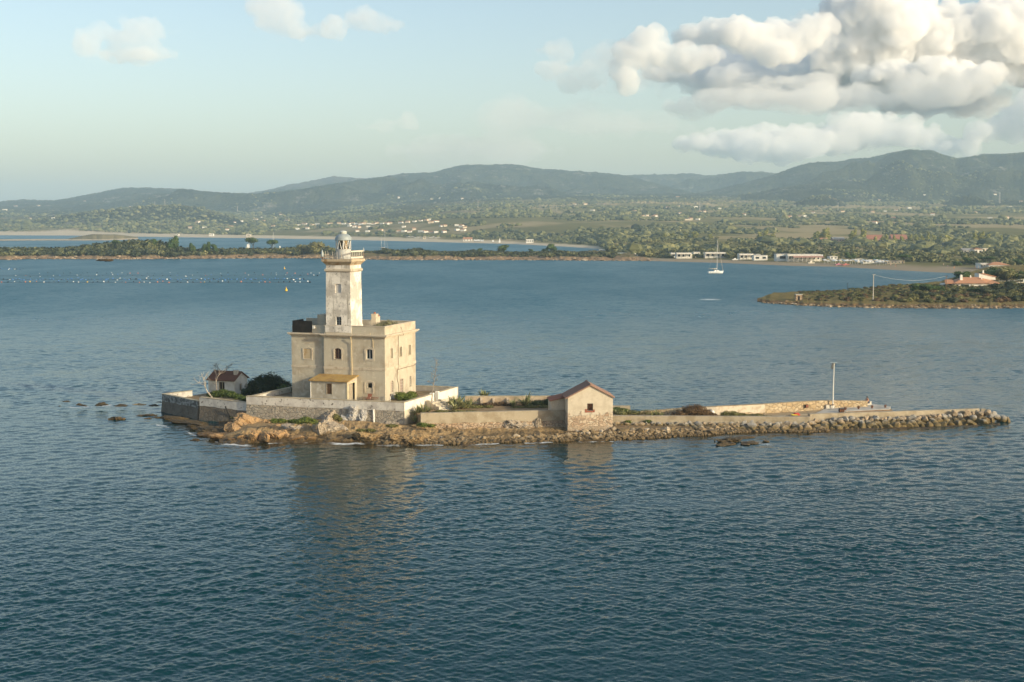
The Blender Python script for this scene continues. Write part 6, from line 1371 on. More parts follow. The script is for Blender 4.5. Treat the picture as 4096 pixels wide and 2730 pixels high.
# ================================================================== spit, sandbar, right promontory
HOUSES = []
def hit(px, row, y0=700, y1=9000):
    """where the sight line through that pixel meets the mainland"""
    Ys = np.arange(y0, y1, 6.0); d = ray(px, row); t = Ys/d[1]; X = d[0]*t; Zs = CAMZ+d[2]*t
    g_ = land_h(X, Ys); k = np.nonzero(Zs <= g_)[0]; k = k[0] if len(k) else len(Ys)-1
    return Vector((X[k], Ys[k], float(max(g_[k], .2))))
def shore_mat(name, band, land, zb, scale=.35):
    m, nt, b = new_mat(name); g = G(nt); geo = g.n('ShaderNodeNewGeometry').outputs['Position']; s = g.n('ShaderNodeSeparateXYZ'); g.set(s.inputs[0], geo)
    bc = g.mix(g.noise(scale, 6, .7, geo), band[0], band[1]); bc = g.mix(g.ramp(g.noise(scale*3, 6, .75, geo), .55, .7), bc, band[2])
    z = g.math('ADD', s.outputs[2], g.math('MULTIPLY', g.math('SUBTRACT', g.noise(scale*.5, 4, .6, geo), .5), zb*1.4))
    c = g.mix(g.ramp(z, zb*.75, zb*1.1), bc, g.mix(g.noise(scale*.7, 5, .65, geo), land[0], land[1])); c = g.mix(g.ramp(s.outputs[2], .05, .35, 1, 0), c, (.05, .035, .02))
    g.set(b.inputs['Base Color'], c); b.inputs['Roughness'].default_value = 1; b.inputs['Specular IOR Level'].default_value = 0
    g.set(b.inputs['Normal'], g.bump(g.noise(scale*4, 8, .75, geo), .9, .5)); return m
def strip(name, front, depth, prof, npx, nt_, mat, jag=.6, seed=1):
    """front: (px,row) waterline; depth: (px, metres); prof(d, px) -> height"""
    px = np.linspace(front[0][0], front[-1][0], npx); yf = npYr(interp(front, px))
    yf = yf*(1+(fbm(px/22, px*0, 3, seed)-.5)*.012); dep = interp(depth, px); t = np.concatenate([np.linspace(-.06, .35, int(nt_*.6)), np.linspace(.35, 1.02, nt_)[1:]])
    d = t[:, None]*dep[None]; Y = yf[None]+d; X = Y*((px-CX)/F*1.0025)[None]; P = np.repeat(px[None], len(t), 0)
    Z = prof(d, P)*sstep(1.02, .88, t)[:, None] + (ridged(X/7, Y/9, 3, seed+3)-.55)*jag*sstep(-2, 4, d); Z = np.where(d < 0, d*.2, Z); Z = np.where(t[:, None] > 1, -1.5, Z)
    nr, nc = Y.shape; I = np.arange(nr*nc).reshape(nr, nc); Q = np.stack([I[:-1, :-1], I[:-1, 1:], I[1:, 1:], I[1:, :-1]], -1).reshape(-1, 4)
    return tag(link_mesh(name, arr_mesh(name, np.stack([X.ravel(), Y.ravel(), Z.ravel()], 1), Q, None, mat, True)), kind='structure')
SPF = [(-500,1039),(0,1040),(60,1040),(110,1037),(300,1037),(520,1038),(800,1036),(1000,1034),(1300,1034),(1450,1038),(1560,1041),(1800,1041),(2100,1041),(2300,1043),(2470,1044),(2600,1045),(2720,1047)]
SPD = [(-500,110),(300,125),(900,115),(1400,95),(1700,105),(2200,130),(2470,170),(2720,60)]
def sp_prof(d, px): return (1.2+1.9*fbm(px/70, px*0, 3, 5))*sstep(2720, 2480, px)*sstep(0, 24, d)+1.2*sstep(20, 70, d)*sstep(2600, 2450, px)+interp([(-500,0),(380,.3),(560,2.6),(700,1.2),(760,0),(2470,0)], px)*sstep(15, 60, d)
spit_m = shore_mat('spit_ground', ((.40,.27,.16),(.22,.15,.085),(.48,.38,.26)), ((.13,.115,.055),(.24,.19,.10)), 2.2)
strip('spit', SPF, SPD, sp_prof, 1000, 50, spit_m, 1.5, 4)
strip('sandbar', [(-500,965),(0,964),(180,963),(300,963.5),(420,963),(445,962.6),(560,958)], [(-500,60),(0,70),(280,80),(330,160),(560,170)], lambda d, p: 1.0*sstep(0, 15, d)+interp([(-500,.4),(280,.5),(380,7.0),(470,6.0),(560,1)], p)*sstep(15, 80, d), 240, 24, shore_mat('sandbar_sand', ((.50,.40,.26),(.58,.47,.33),(.44,.34,.22)), ((.16,.14,.07),(.28,.23,.13)), 1.6), .3, 6)
PRF = [(3028,1209),(3060,1213),(3150,1219),(3250,1225),(3330,1228),(3500,1232),(3700,1234),(3900,1234),(4100,1233),(4700,1236)]
PRD = [(3028,6),(3100,30),(3200,45),(3400,62),(3600,80),(3760,110),(3850,190),(3950,300),(4100,330),(4700,330)]
def pr_prof(d, px): return .9*sstep(0, 8, d)+1.3*sstep(7, 26, d)+1.6*sstep(20, 80, d)*sstep(3250, 3600, px)
strip('promontory', PRF, PRD, pr_prof, 500, 60, shore_mat('promontory_ground', ((.30,.20,.10),(.13,.085,.045),(.46,.36,.22)), ((.15,.135,.05),(.30,.23,.11)), .8, 1.3), .5, 9)

def shore_stones(name, label, front, n, dmax, smin, smax, zf, seed, cols):
    r = np.random.default_rng(seed); T0 = [boulder(r, ico(1), (1, 1, .8), 6, .04) for _ in range(4)]; I1 = ico(1)[1]; Vs = []; Ts = []; k0 = 0
    px = r.uniform(front[0][0]+20, front[-1][0], n); d = r.uniform(-.8, 1, n)**3*dmax+dmax*.12; Y = npYr(interp(front, px))+d; s = smin*(smax/smin)**r.uniform(0, 1, n)**2
    z = np.array([float(zf(np.array([max(b, 0)]), np.array([a]))[0]) for a, b in zip(px, d)])
    for k in range(4):
        m = np.arange(n) % 4 == k; V, Q = replicate(T0[k], I1, np.stack([Y[m]*(px[m]-CX)/F*1.0025, Y[m], z[m]+.1*s[m]], 1), np.stack([s[m]*r.uniform(.8, 1.5, m.sum()), s[m], s[m]*r.uniform(.5, .9, m.sum())], 1), r); Vs.append(V); Ts.append(Q+k0); k0 += len(V)
    tag(link_mesh(name, arr_mesh(name, np.concatenate(Vs), None, np.concatenate(Ts), leaf_mat(name, cols, .9))), label, 'stones', None, 'stuff')
shore_stones('shore_stones', 'dark and tan stones strewn along the waterline of the right promontory', PRF, 1500, 5, .18, .8, pr_prof, 3, [(.06,.04,.022),(.16,.11,.06),(.30,.22,.13),(.42,.33,.22)])
shore_stones('shore_stones', 'stones strewn along the waterline of the long spit', SPF[1:-1], 1500, 14, .4, 1.7, sp_prof, 4, [(.07,.05,.03),(.20,.14,.08),(.33,.24,.15),(.42,.33,.22)])
# ================================================================== trees, built once per kind and copied
frng = np.random.default_rng(55)
pine_l = leaf_mat('pine_needles', [(.022,.048,.010),(.048,.085,.016),(.090,.125,.028)]); tam_l = leaf_mat('tamarisk_leaves', [(.095,.10,.036),(.165,.16,.06),(.23,.215,.088)]); dk_l = leaf_mat('dark_oak_leaves', [(.022,.032,.015),(.050,.060,.026),(.085,.092,.040)])
pop_l = leaf_mat('poplar_leaves', [(.15,.17,.036),(.26,.26,.065),(.36,.33,.10)]); far_l = leaf_mat('far_olive_leaves', [(.060,.070,.027),(.115,.122,.048),(.17,.17,.07)])
PROTO = {}
def proto_tree(kind, k):
    r = np.random.default_rng(abs(hash(kind)) % 1 + 100*k + len(kind)*7)
    t = bpy.data.objects.new(kind, None); t.empty_display_size = .3
    if kind == 'umbrella_pine':
        bl = [(r.uniform(-.55, .55), r.uniform(-.5, .5), .80+r.uniform(-.04, .06), .36, .34, .15) for _ in range(8)]+[(0, 0, .80, .6, .55, .17)]; n, leaf, m = 1500, .035, pine_l
    elif kind == 'round_tree':
        bl = [(r.uniform(-.3, .3), r.uniform(-.3, .3), .55+r.uniform(-.2, .22), .32, .32, .26) for _ in range(9)]; n, leaf, m = 1100, .045, dk_l
    elif kind == 'poplar_tree':
        bl = [(r.uniform(-.14, .14), r.uniform(-.14, .14), .25+.075*i, .26*(1.15-i/12), .26*(1.15-i/12), .14) for i in range(10)]; n, leaf, m = 900, .05, pop_l
    elif kind == 'tamarisk_tree':
        bl = [(r.uniform(-.4, .4), r.uniform(-.4, .4), .5+r.uniform(-.25, .25), .34, .34, .26) for _ in range(8)]; n, leaf, m = 1000, .05, tam_l
    else:
        bl = [(r.uniform(-.3, .3), r.uniform(-.3, .3), .5+r.uniform(-.2, .3), .28, .28, .22) for _ in range(10)]; n, leaf, m = 1100, .04, pine_l
    V, Q = crown_arrays(bl, n, leaf, r); mt = m
    c = bpy.data.objects.new('crown', arr_mesh('crown', V, Q, None, mt)); c.parent = t
    b = MB(); b.tube([(0, 0, -.08), (.02, 0, .3), (-.01, .01, .7)], [.045, .035, .02], 6)
    if kind == 'umbrella_pine':
        for a in (0, 2, 4): b.tube([(0, 0, .45), (.3*math.cos(a), .3*math.sin(a), .74)], [.025, .015], 5)
    me = bpy.data.meshes.new('trunk'); me.from_pydata(b.v, [], b.f); me.materials.append(bark_dark); k_ = bpy.data.objects.new('trunk', me); k_.parent = t
    return t, c, k_
def tree(kind, label, p, h, w, group=None, rz=None):
    v = int(frng.integers(3)); key = (kind, v)
    if key not in PROTO: PROTO[key] = proto_tree(kind, v)
    t, c, k_ = PROTO[key]
    r = t.copy(); COL.objects.link(r); r.location = p; r.rotation_euler = (0, 0, frng.uniform(0, 6.28) if rz is None else rz); r.scale = (w, w, h)
    for s in (c, k_): d = s.copy(); COL.objects.link(d); d.parent = r
    return tag(r, label, 'tree', group)
def spz(px, Y):
    yf = float(npYr(np.interp(px, *np.array(SPF).T))); return float(sp_prof(np.array([Y-yf]), np.array([px]))[0])
def prz(px, Y):
    yf = float(npYr(np.interp(px, *np.array(PRF).T))); return float(pr_prof(np.array([Y-yf]), np.array([px]))[0])
def tree_at(kind, label, px, top, wpx, Y, zf, group=None, sink=0):
    p = WY(px, 1000, Y); z = zf(px, Y)-sink; h = Zr(top, Y)-z; return tree(kind, label, (p.x, Y, z), h, wpx*Y/F/(1.7 if kind == 'umbrella_pine' else 1.25 if kind != 'poplar_tree' else .62), group)
tree_at('umbrella_pine', 'larger umbrella pine of the pair on the spit, beside white boats', 1013, 949, 66, 1005, spz, 'umbrella pines on the spit')
tree_at('umbrella_pine', 'umbrella pine on the spit nearer the tower, the flatter of the pair', 1088, 958, 70, 1005, spz, 'umbrella pines on the spit')
for px, top, w, k, lab in ((690, 931, 62, 'broad_tree', 'tallest loose tree on the left hump of the spit'), (470, 952, 56, 'broad_tree', 'green tree at the left end of the spit hump'), (610, 954, 46, 'broad_tree', 'green tree on the crest of the spit hump'), (770, 965, 40, 'broad_tree', 'dark small tree right of the hump of the spit'), (825, 960, 44, 'broad_tree', 'bright green pine standing left of the umbrella pines'), (858, 975, 34, 'broad_tree', 'low green tree beside the bright green pine'), (1270, 962, 76, 'tamarisk_tree', 'large pale bush tree on the spit just left of the tower'), (1212, 974, 56, 'tamarisk_tree', 'dull bushy tree left of the large pale one'), (1545, 992, 44, 'round_tree', 'bushy green tree on the spit just right of the tower'), (1668, 989, 50, 'round_tree', 'dark bushy tree in the middle of the right half of the spit'), (1600, 996, 36, 'broad_tree', 'small green tree on the spit right of the tower'), (1885, 995, 34, 'round_tree', 'rounded bush tree on the thin part of the spit'), (1918, 993, 30, 'broad_tree', 'small bright pine on the thin part of the spit'), (2012, 978, 58, 'broad_tree', 'pine standing clear against the inner bay'), (2125, 996, 28, 'broad_tree', 'small pine left of the tallest pine at the spit root'), (2205, 970, 62, 'broad_tree', 'tallest pine near the spit root, round against the beach'), (2180, 988, 36, 'broad_tree', 'low pine leaning on the tallest pine near the spit root')):
    tree_at(k, lab, px, top, w, 985 if px < 1400 else 990, spz, 'trees on the spit')
# scrub of the spit and of the promontory: one mass each
def scrub(name, label, P, S, mats_leaf, seed, nleaf=110, leaf=.10):
    r = np.random.default_rng(seed); V, Q = crown_arrays([(0, 0, .45, .8, .8, .5), (.5, .2, .4, .5, .5, .45), (-.45, -.2, .4, .5, .5, .4)], nleaf, leaf*1.6, r, .7)
    V2, Q2 = replicate(V, Q, P, S, r); return tag(link_mesh(name, arr_mesh(name, V2, Q2, None, mats_leaf)), label, 'scrub', None, 'stuff')
CAN = [(-500,988),(0,988),(235,988),(290,984),(340,979),(430,967),(520,957),(600,957),(650,964),(700,982),(760,993),(870,991),(1050,991),(1180,988),(1230,980),(1290,978),(1330,990),(1450,1006),(1520,1000),(1560,996),(1600,999),(1660,992),(1720,1000),(1800,1006),(1880,1000),(1920,999),(2050,1006),(2120,1004),(2230,1000),(2300,1006),(2470,1004)]
def spit_scrub():
    r = np.random.default_rng(12); groups = [[], [], []]
    for _ in range(2600):
        px = r.uniform(-420, 2465); yf = float(npYr(np.interp(px, *np.array(SPF).T))); dmax = np.interp(px, *np.array(SPD).T)*.92; d = r.uniform(17, dmax)
        if 850 < px < 1400 and d < 34 and r.uniform() < .8: continue
        if 1330 < px < 1560 and d < 45 and r.uniform() < .9: continue
        Y = yf+d; z = spz(px, Y); h = np.clip(Zr(np.interp(px, *np.array(CAN).T), Y)-z, .9, 8)*r.uniform(.55, 1.0)*(1 if d > 40 else .65); w = np.clip(h*r.uniform(.8, 1.3), 1.4, 5)
        groups[r.choice(3, p=[.62, .31, .07])].append((WY(px, 1000, Y).x, Y, z-.1, w, w, h))
    for gi_, (m, lab) in enumerate(((dk_l, 'dark maquis scrub covering the long spit'), (far_l, 'olive maquis scrub mixed over the long spit'), (tam_l, 'dry pale scrub mixed over the long spit'))):
        a = np.array(groups[gi_]); scrub('spit_scrub', lab, a[:, :3], a[:, 3:], m, 3+gi_, 80, .16)
spit_scrub()
PCAN = [(3200,1200),(3290,1190),(3330,1178),(3370,1166),(3440,1160),(3500,1170),(3560,1166),(3640,1158),(3700,1140),(3760,1148),(3800,1152),(3900,1160),(4000,1150),(4060,1135),(4100,1140),(4700,1140)]
def prom_scrub():
    r = np.random.default_rng(14); groups = [[], [], []]
    for _ in range(2100):
        px = r.uniform(3200, 4700); yf = float(npYr(np.interp(px, *np.array(PRF).T))); d = r.uniform(11, min(70, np.interp(px, *np.array(PRD).T)*.9)); Y = yf+d; z = prz(px, Y)
        h = np.clip(Zr(np.interp(px, *np.array(PCAN).T), Y)-z, .8, 5)*r.uniform(.5, 1.05)*np.interp(d, [11, 26, 60], [.35, .6, 1]); h = max(h, .5); w = np.clip(h*r.uniform(.8, 1.5), .8, 4)
        if d < 24 and r.uniform() < .55: continue
        groups[r.choice(3, p=[.25, .6, .15]) if d > 20 else r.choice(3, p=[.2, .5, .3])].append((WY(px, 1000, Y).x, Y, z-.1, w, w, h))
    for gi_, (m, lab) in enumerate(((dk_l, 'dark green scrub over the right promontory'), (olive_l, 'olive green scrub over the right promontory'), (dry_brown, 'dry brown scrub near the shore of the right promontory'))):
        a = np.array(groups[gi_]); scrub('promontory_scrub', lab, a[:, :3], a[:, 3:], m, 6+gi_, 260, .07)
prom_scrub()
for i, (px, top, w, Y, k, lab) in enumerate(((3705, 1128, 130, 440, 'broad_tree', 'big rounded mastic bush left of the villa'), (3750, 1140, 100, 440, 'broad_tree', 'lower mastic bush between the big one and the dark pole'), (3800, 1128, 60, 480, 'round_tree', 'dark bush at the left end of the villa'), (3850, 1144, 62, 440, 'tamarisk_tree', 'pale green bush in front of the villa wall'), (3812, 1148, 50, 440, 'tamarisk_tree', 'round pale bush just right of the dark pole'), (3900, 1150, 60, 438, 'broad_tree', 'green bush before the middle of the villa'), (3960, 1144, 110, 432, 'round_tree', 'dark hedge bush before the right wing of the villa'), (4025, 1128, 140, 436, 'round_tree', 'large dark bush right of the villa'), (4085, 1116, 140, 440, 'round_tree', 'dark bush at the right edge of the frame beside the villa'), (3852, 1084, 90, 500, 'broad_tree', 'dark tree behind the left half of the villa roof'), (3960, 1062, 130, 510, 'broad_tree', 'dark tree behind the upper block of the villa'), (4022, 1064, 110, 505, 'tamarisk_tree', 'tall pale tree right of the upper villa block'), (4075, 1068, 120, 505, 'broad_tree', 'dark tree behind the stone wall right of the villa'), (4100, 1090, 80, 500, 'tamarisk_tree', 'pale tree cut by the right edge of the frame'), (3830, 1110, 40, 500, 'round_tree', 'small dark tree at the left corner of the villa roof'), (4030, 1178, 60, 425, 'tamarisk_tree', 'pale low bush near the shore below the villa wing'), (4085, 1190, 46, 420, 'broad_tree', 'pale fleshy shrub at the right edge near the shore'))):
    tree_at(k, lab, px, top, w, Y, prz, 'trees around the villa', .4)
# ================================================================== small hut, poles, wires, pier on the promontory
def box_house(name, label, cat, p, rz, w, d, h, wall_m, roof_m, roof='flat', rh=1.2, group=None, windows=(), door=None, ov=.4):
    """p is the middle of the front foot; windows: (x, z, w, h)"""
    t = thing(name, label, cat, p, rz, group); b = MB(); b.box(-w/2, w/2, 0, d, -1.5, h)
    if roof == 'gable': b.prism([(-w/2, 0, h), (-w/2, d, h), (-w/2, d/2, h+rh)], (0, 0, 0), (w, 0, 0))
    b.build('wall', wall_m, t); b = MB()
    if roof == 'flat': b.box(-w/2-ov*.4, w/2+ov*.4, -ov*.4, d+ov*.4, h+.003, h+.25)
    elif roof == 'gable':
        s = rh/(d/2)
        for (ya, yb_) in ((-ov, d/2), (d+ov, d/2)): b.prism([(-w/2-ov, ya, h-ov*s+.05), (w/2+ov, ya, h-ov*s+.05), (w/2+ov, yb_, h+rh+.05), (-w/2-ov, yb_, h+rh+.05)], (0, 0, 0), (0, 0, .18))
    elif roof == 'hip':
        o = ov; b.add([(-w/2-o, -o, h), (w/2+o, -o, h), (w/2+o, d+o, h), (-w/2-o, d+o, h), (-w/2+d*.45, d/2, h+rh), (w/2-d*.45, d/2, h+rh)], [(0, 1, 5, 4), (1, 2, 5), (2, 3, 4, 5), (3, 0, 4), (0, 3, 2, 1)])
    b.build('roof', roof_m, t)
    for (x, z, ww, hh) in windows:
        fb = MB(); fb.box(x-ww/2-.09, x+ww/2+.09, -.05, -.004, z-.09, z+hh+.09); f = fb.build('window', metal_white, t); MB().box(x-ww/2, x+ww/2, -.065, -.052, z, z+hh).build('pane', old_glass, f)
    if door: MB().box(door[0]-door[1]/2, door[0]+door[1]/2, -.05, -.004, 0, door[2]).build('door', wood_grey, t)
    return t
white_wall = rough_mat('white_house_wall', (.78, .74, .66), [(.4, (.66, .61, .53), .45, .7)], .9); cream_wall = rough_mat('cream_house_wall', (.64, .54, .40), [(.3, (.54, .44, .31), .45, .7)], .9); pink_wall = rough_mat('pink_wall', (.42, .25, .19), [(.2, (.35, .20, .15), .45, .7)], .9)
flat_roof = rough_mat('flat_roof', (.60, .56, .50), [(.5, (.48, .44, .38), .45, .7)], .9); grey_roof = rough_mat('grey_roof', (.30, .29, .27), [(.5, (.22, .21, .2), .45, .7)], .9); blue_roof = rough_mat('pale_blue_roof', (.36, .46, .54), (), .7)
Y = float(npYr(np.interp(3196, *np.array(PRF).T)))+9; p = WY(3196, 1206, Y); z0 = prz(3196, Y); t = thing('stone_shelter', 'tiny square stone shelter near the tip of the right promontory', 'hut', (p.x, Y, z0)); s = Y/F
b = MB(); w_ = 26*s; b.frustum(-w_/2, w_/2, 0, w_*.9, -.5, Zr(1181, Y)-z0, .05, .05); b.build('stone_wall', warm_stone, t); b = MB(); b.box(-w_/2-.1, w_/2+.1, -.1, w_*.9+.1, Zr(1181, Y)-z0+.003, Zr(1178, Y)-z0); b.build('roof_slab', pale_conc, t); MB().box(-w_*.15, w_*.12, -.04, .02, 0, 1.4).build('doorway', dark_int, t)
def pole(label, px, base, top, r, mat, zf=prz, cat='pole', Yd=None):
    Y = Yd or Yr(base, 2.2); z = zf(px, Y); p = WY(px, base, Y); h = Zr(top, Y)-z; t = thing('utility_pole', label, cat, (p.x, Y, z), 0, 'poles on the promontory')
    MB().tube([(0, 0, -.5), (0, 0, h)], [r, r*.75], 8).build('shaft', mat, t); b = MB(); b.tube([(-.5, 0, h-.25), (.5, 0, h-.25)], .05, 5)
    for x in (-.45, .45): b.lathe([(.05, h-.2), (.07, h-.1), (.03, h)], (x, 0, 0), 6)
    b.build('crossarm', mat, t); return Vector((p.x, Y, z+h-.2))
pA = pole('tall pale concrete pole standing near the shore of the right promontory', 3492, 1193, 1097, .17, pale_conc); pB = pole('dark wooden pole left of the villa', 3783, 1178, 1103, .14, rough_mat('creosoted_wood', (.16, .10, .055), (), .9))
def wire(label, a, c, sag, r=.03):
    pts = [a.lerp(c, i/14)+Vector((0, 0, -sag*4*(i/14)*(1-i/14))) for i in range(15)]; t = thing('overhead_wire', label, 'wire', a, 0); MB().tube([q-a for q in pts], r, 5).build('cable', rough_mat('wire', (.45, .45, .42), (), .6), t)
    for q in (pts[0], pts[-1]): MB().tube([q-a-Vector((0, 0, .12)), q-a+Vector((0, 0, .1))], .06, 6).build('insulator', metal_white, t)
wire('thin wire sagging between the two poles of the promontory', pA, pB, 1.6); wire('wire running from the villa gable out of the right edge', WY(3995, 1125, 462), WY(4180, 1100, 470), .6, .05)
a, c = W(3389, 1153, 1.3), W(3586, 1167, 1.3); t = thing('wooden_pier', 'thin dark wooden pier behind the right promontory', 'pier', a); d_ = c-a; n_ = Vector((-d_.y, d_.x, 0)).normalized()
MB().prism([n_*.0, d_, d_+n_*1.5, n_*1.5], (0, 0, -.22), (0, 0, 0)).build('deck', bark_dark, t); b = MB()
for i in range(14):
    for s in (.08, 1.4): q = d_*(i/13*.98+.01)+n_*s; MB().tube([q+Vector((0, 0, -2.6)), q+Vector((0, 0, -.225))], .09, 6).build('pile', bark_dark, t)
MB().tube([n_*.2+Vector((0, 0, -.1)), n_*.2+Vector((0, 0, 2.0))], .07, 6).build('mooring_post', bark_dark, t)
# villa
vy = 466.0; q8 = lambda cx, cy: (3700+cx/4.48, 900+cy/4.48)
def vp(cx, cy, Y=vy): return WY(*q8(cx, cy), Y)
o = vp(820, 1120); zv = prz(3883, vy); t = VL = thing('villa', 'white villa with orange hipped tile roof, upper block and white chimneys on the promontory', 'villa', (o.x, vy, zv))
L_ = lambda p: (p.x-o.x, p.y-vy, p.z-zv)
e0, e1 = L_(vp(512, 1052)), L_(vp(1120, 1066)); x0, x1, ze_ = e0[0], e1[0], e0[2]; rz_ = L_(vp(800, 938, vy+5))[2]
b = MB(); b.box(x0+.6, x1-.3, .8, 9.5, -2, ze_-.05); VW = b.build('wall', white_wall, t)
b = MB(); D_ = 10.5; r0, r1 = L_(vp(690, 938, vy+5))[0], L_(vp(965, 945, vy+5))[0]; b.add([(x0, 0, ze_), (x1, 0, ze_), (x1, D_, ze_), (x0, D_, ze_), (r0, D_/2, rz_), (r1, D_/2, rz_)], [(0, 1, 5, 4), (1, 2, 5), (2, 3, 4, 5), (3, 0, 4), (0, 3, 2, 1)])
b.prism([(x1-.01, .3, ze_-.1), (L_(vp(1362, 1040))[0], 1.2, ze_-.1), (L_(vp(1362, 1040))[0], 7, ze_-.1), (x1-.01, 9, ze_-.1)], (0, 0, 0), (0, 0, .25)); b.add([(x1-1, 1, ze_+.15), (L_(vp(1362, 1040))[0], 1.4, ze_+.15), (L_(vp(1330, 1030))[0], 6, ze_+.8), (r1, D_/2, rz_-.1)], [(0, 1, 2, 3)]); b.build('roof', tiles_far, t)
b = MB(); b.box(x1-.2, L_(vp(1350, 1040))[0], 1.6, 8, -2, ze_-.12); b.build('right_wing', white_wall, t)
a0 = L_(vp(372, 1052))[0]; b = MB(); b.box(a0+.5, x0+.7, 1.5, 8, -2, ze_-.2); b = b.build('left_wing', white_wall, t); rb = MB(); rb.prism([(a0, .6, ze_-.15), (x0+.5, .6, ze_-.15), (x0+1.2, 5, ze_+1.0), (a0+1.2, 5, ze_+1.0)], (0, 0, 0), (0, 0, .2)); rb.build('left_wing_roof', tiles_far, b)
u0, u1 = L_(vp(960, 870, vy+7)), L_(vp(1255, 930, vy+7)); b = MB(); b.add([(u0[0], 6.5, 2), (u1[0], 6.5, 2), (u1[0], 11, 2), (u0[0], 11, 2), (u0[0], 6.5, u0[2]), (u1[0], 6.5, u1[2]), (u1[0], 11, u1[2]), (u0[0], 11, u0[2])], [(0, 1, 5, 4), (1, 2, 6, 5), (2, 3, 7, 6), (3, 0, 4, 7), (4, 5, 6, 7)]); b = b.build('upper_block', white_wall, t)
rb = MB(); rb.add([(u0[0]+.9, 6.2, u0[2]+.15), (u1[0]+.2, 6.2, u1[2]+.12), (u1[0]+.2, 11.3, u1[2]+.12), (u0[0]+.9, 11.3, u0[2]+.15), (u0[0]+.9, 6.2, u0[2]-.1), (u1[0]+.2, 6.2, u1[2]-.1), (u1[0]+.2, 11.3, u1[2]-.1), (u0[0]+.9, 11.3, u0[2]-.1)], [(0, 1, 2, 3), (4, 7, 6, 5), (0, 4, 5, 1), (1, 5, 6, 2), (2, 6, 7, 3), (3, 7, 4, 0)]); rb.build('upper_roof', tiles_far, b)
for cx, cy0, cy1, w_, yy_ in ((645, 905, 985, 1.0, 3.2), (1040, 822, 880, .6, 7.5), (1015, 928, 965, .35, 3.6), (815, 915, 940, .5, 5)):
    q0, q1_ = L_(vp(cx, cy1, vy+yy_)), L_(vp(cx, cy0, vy+yy_)); b = MB(); b.frustum(q0[0]-w_/2, q0[0]+w_/2, yy_-w_/2, yy_+w_/2, q0[2]-1, q1_[2], w_*.12, w_*.12); c_ = b.build('chimney', white_wall, t); MB().box(q0[0]-w_*.3, q0[0]+w_*.3, yy_-w_*.3, yy_+w_*.3, q1_[2]+.002, q1_[2]+.2).build('chimney_cap', white_wall, c_)
for cx0, cx1, cy0, cy1 in ((840, 890, 1090, 1120), (575, 615, 1075, 1115), (660, 770, 1075, 1130), (975, 1005, 1092, 1115), (440, 505, 1065, 1115)):
    p0, p1 = L_(vp(cx0, cy1)), L_(vp(cx1, cy0)); MB().box(p0[0], p1[0], .72 if cx0 > 510 else 1.42, .79 if cx0 > 510 else 1.49, p0[2], p1[2]).build('window', dark_int, t)
for cx in (805, 1022): p0, p1 = L_(vp(cx, 1135)), L_(vp(cx, 1066)); MB().box(p0[0]-.2, p0[0]+.2, .1, .5, p0[2]-1, p1[2]-.1).build('porch_pillar', white_wall, t)
a, c = vp(1510, 1050, 480), vp(1774, 1040, 486); t = thing('garden_wall', 'pale stone wall among bushes right of the villa', 'wall', a); d_ = c-a; n_ = Vector((-d_.y, d_.x, 0)).normalized(); MB().prism([(0, 0, 0), (d_.x, d_.y, 0), (d_.x+n_.x*.5, d_.y+n_.y*.5, 0), (n_.x*.5, n_.y*.5, 0)], (0, 0, -2), (0, 0, .3)).build('stone_face', pale_conc, t)
for f in (0, 1): MB().frustum(d_.x*f-.35, d_.x*f+.35, d_.y*f-.3, d_.y*f+.3, .302, 1.2, .12, .1).build('pillar', white_wall, t)

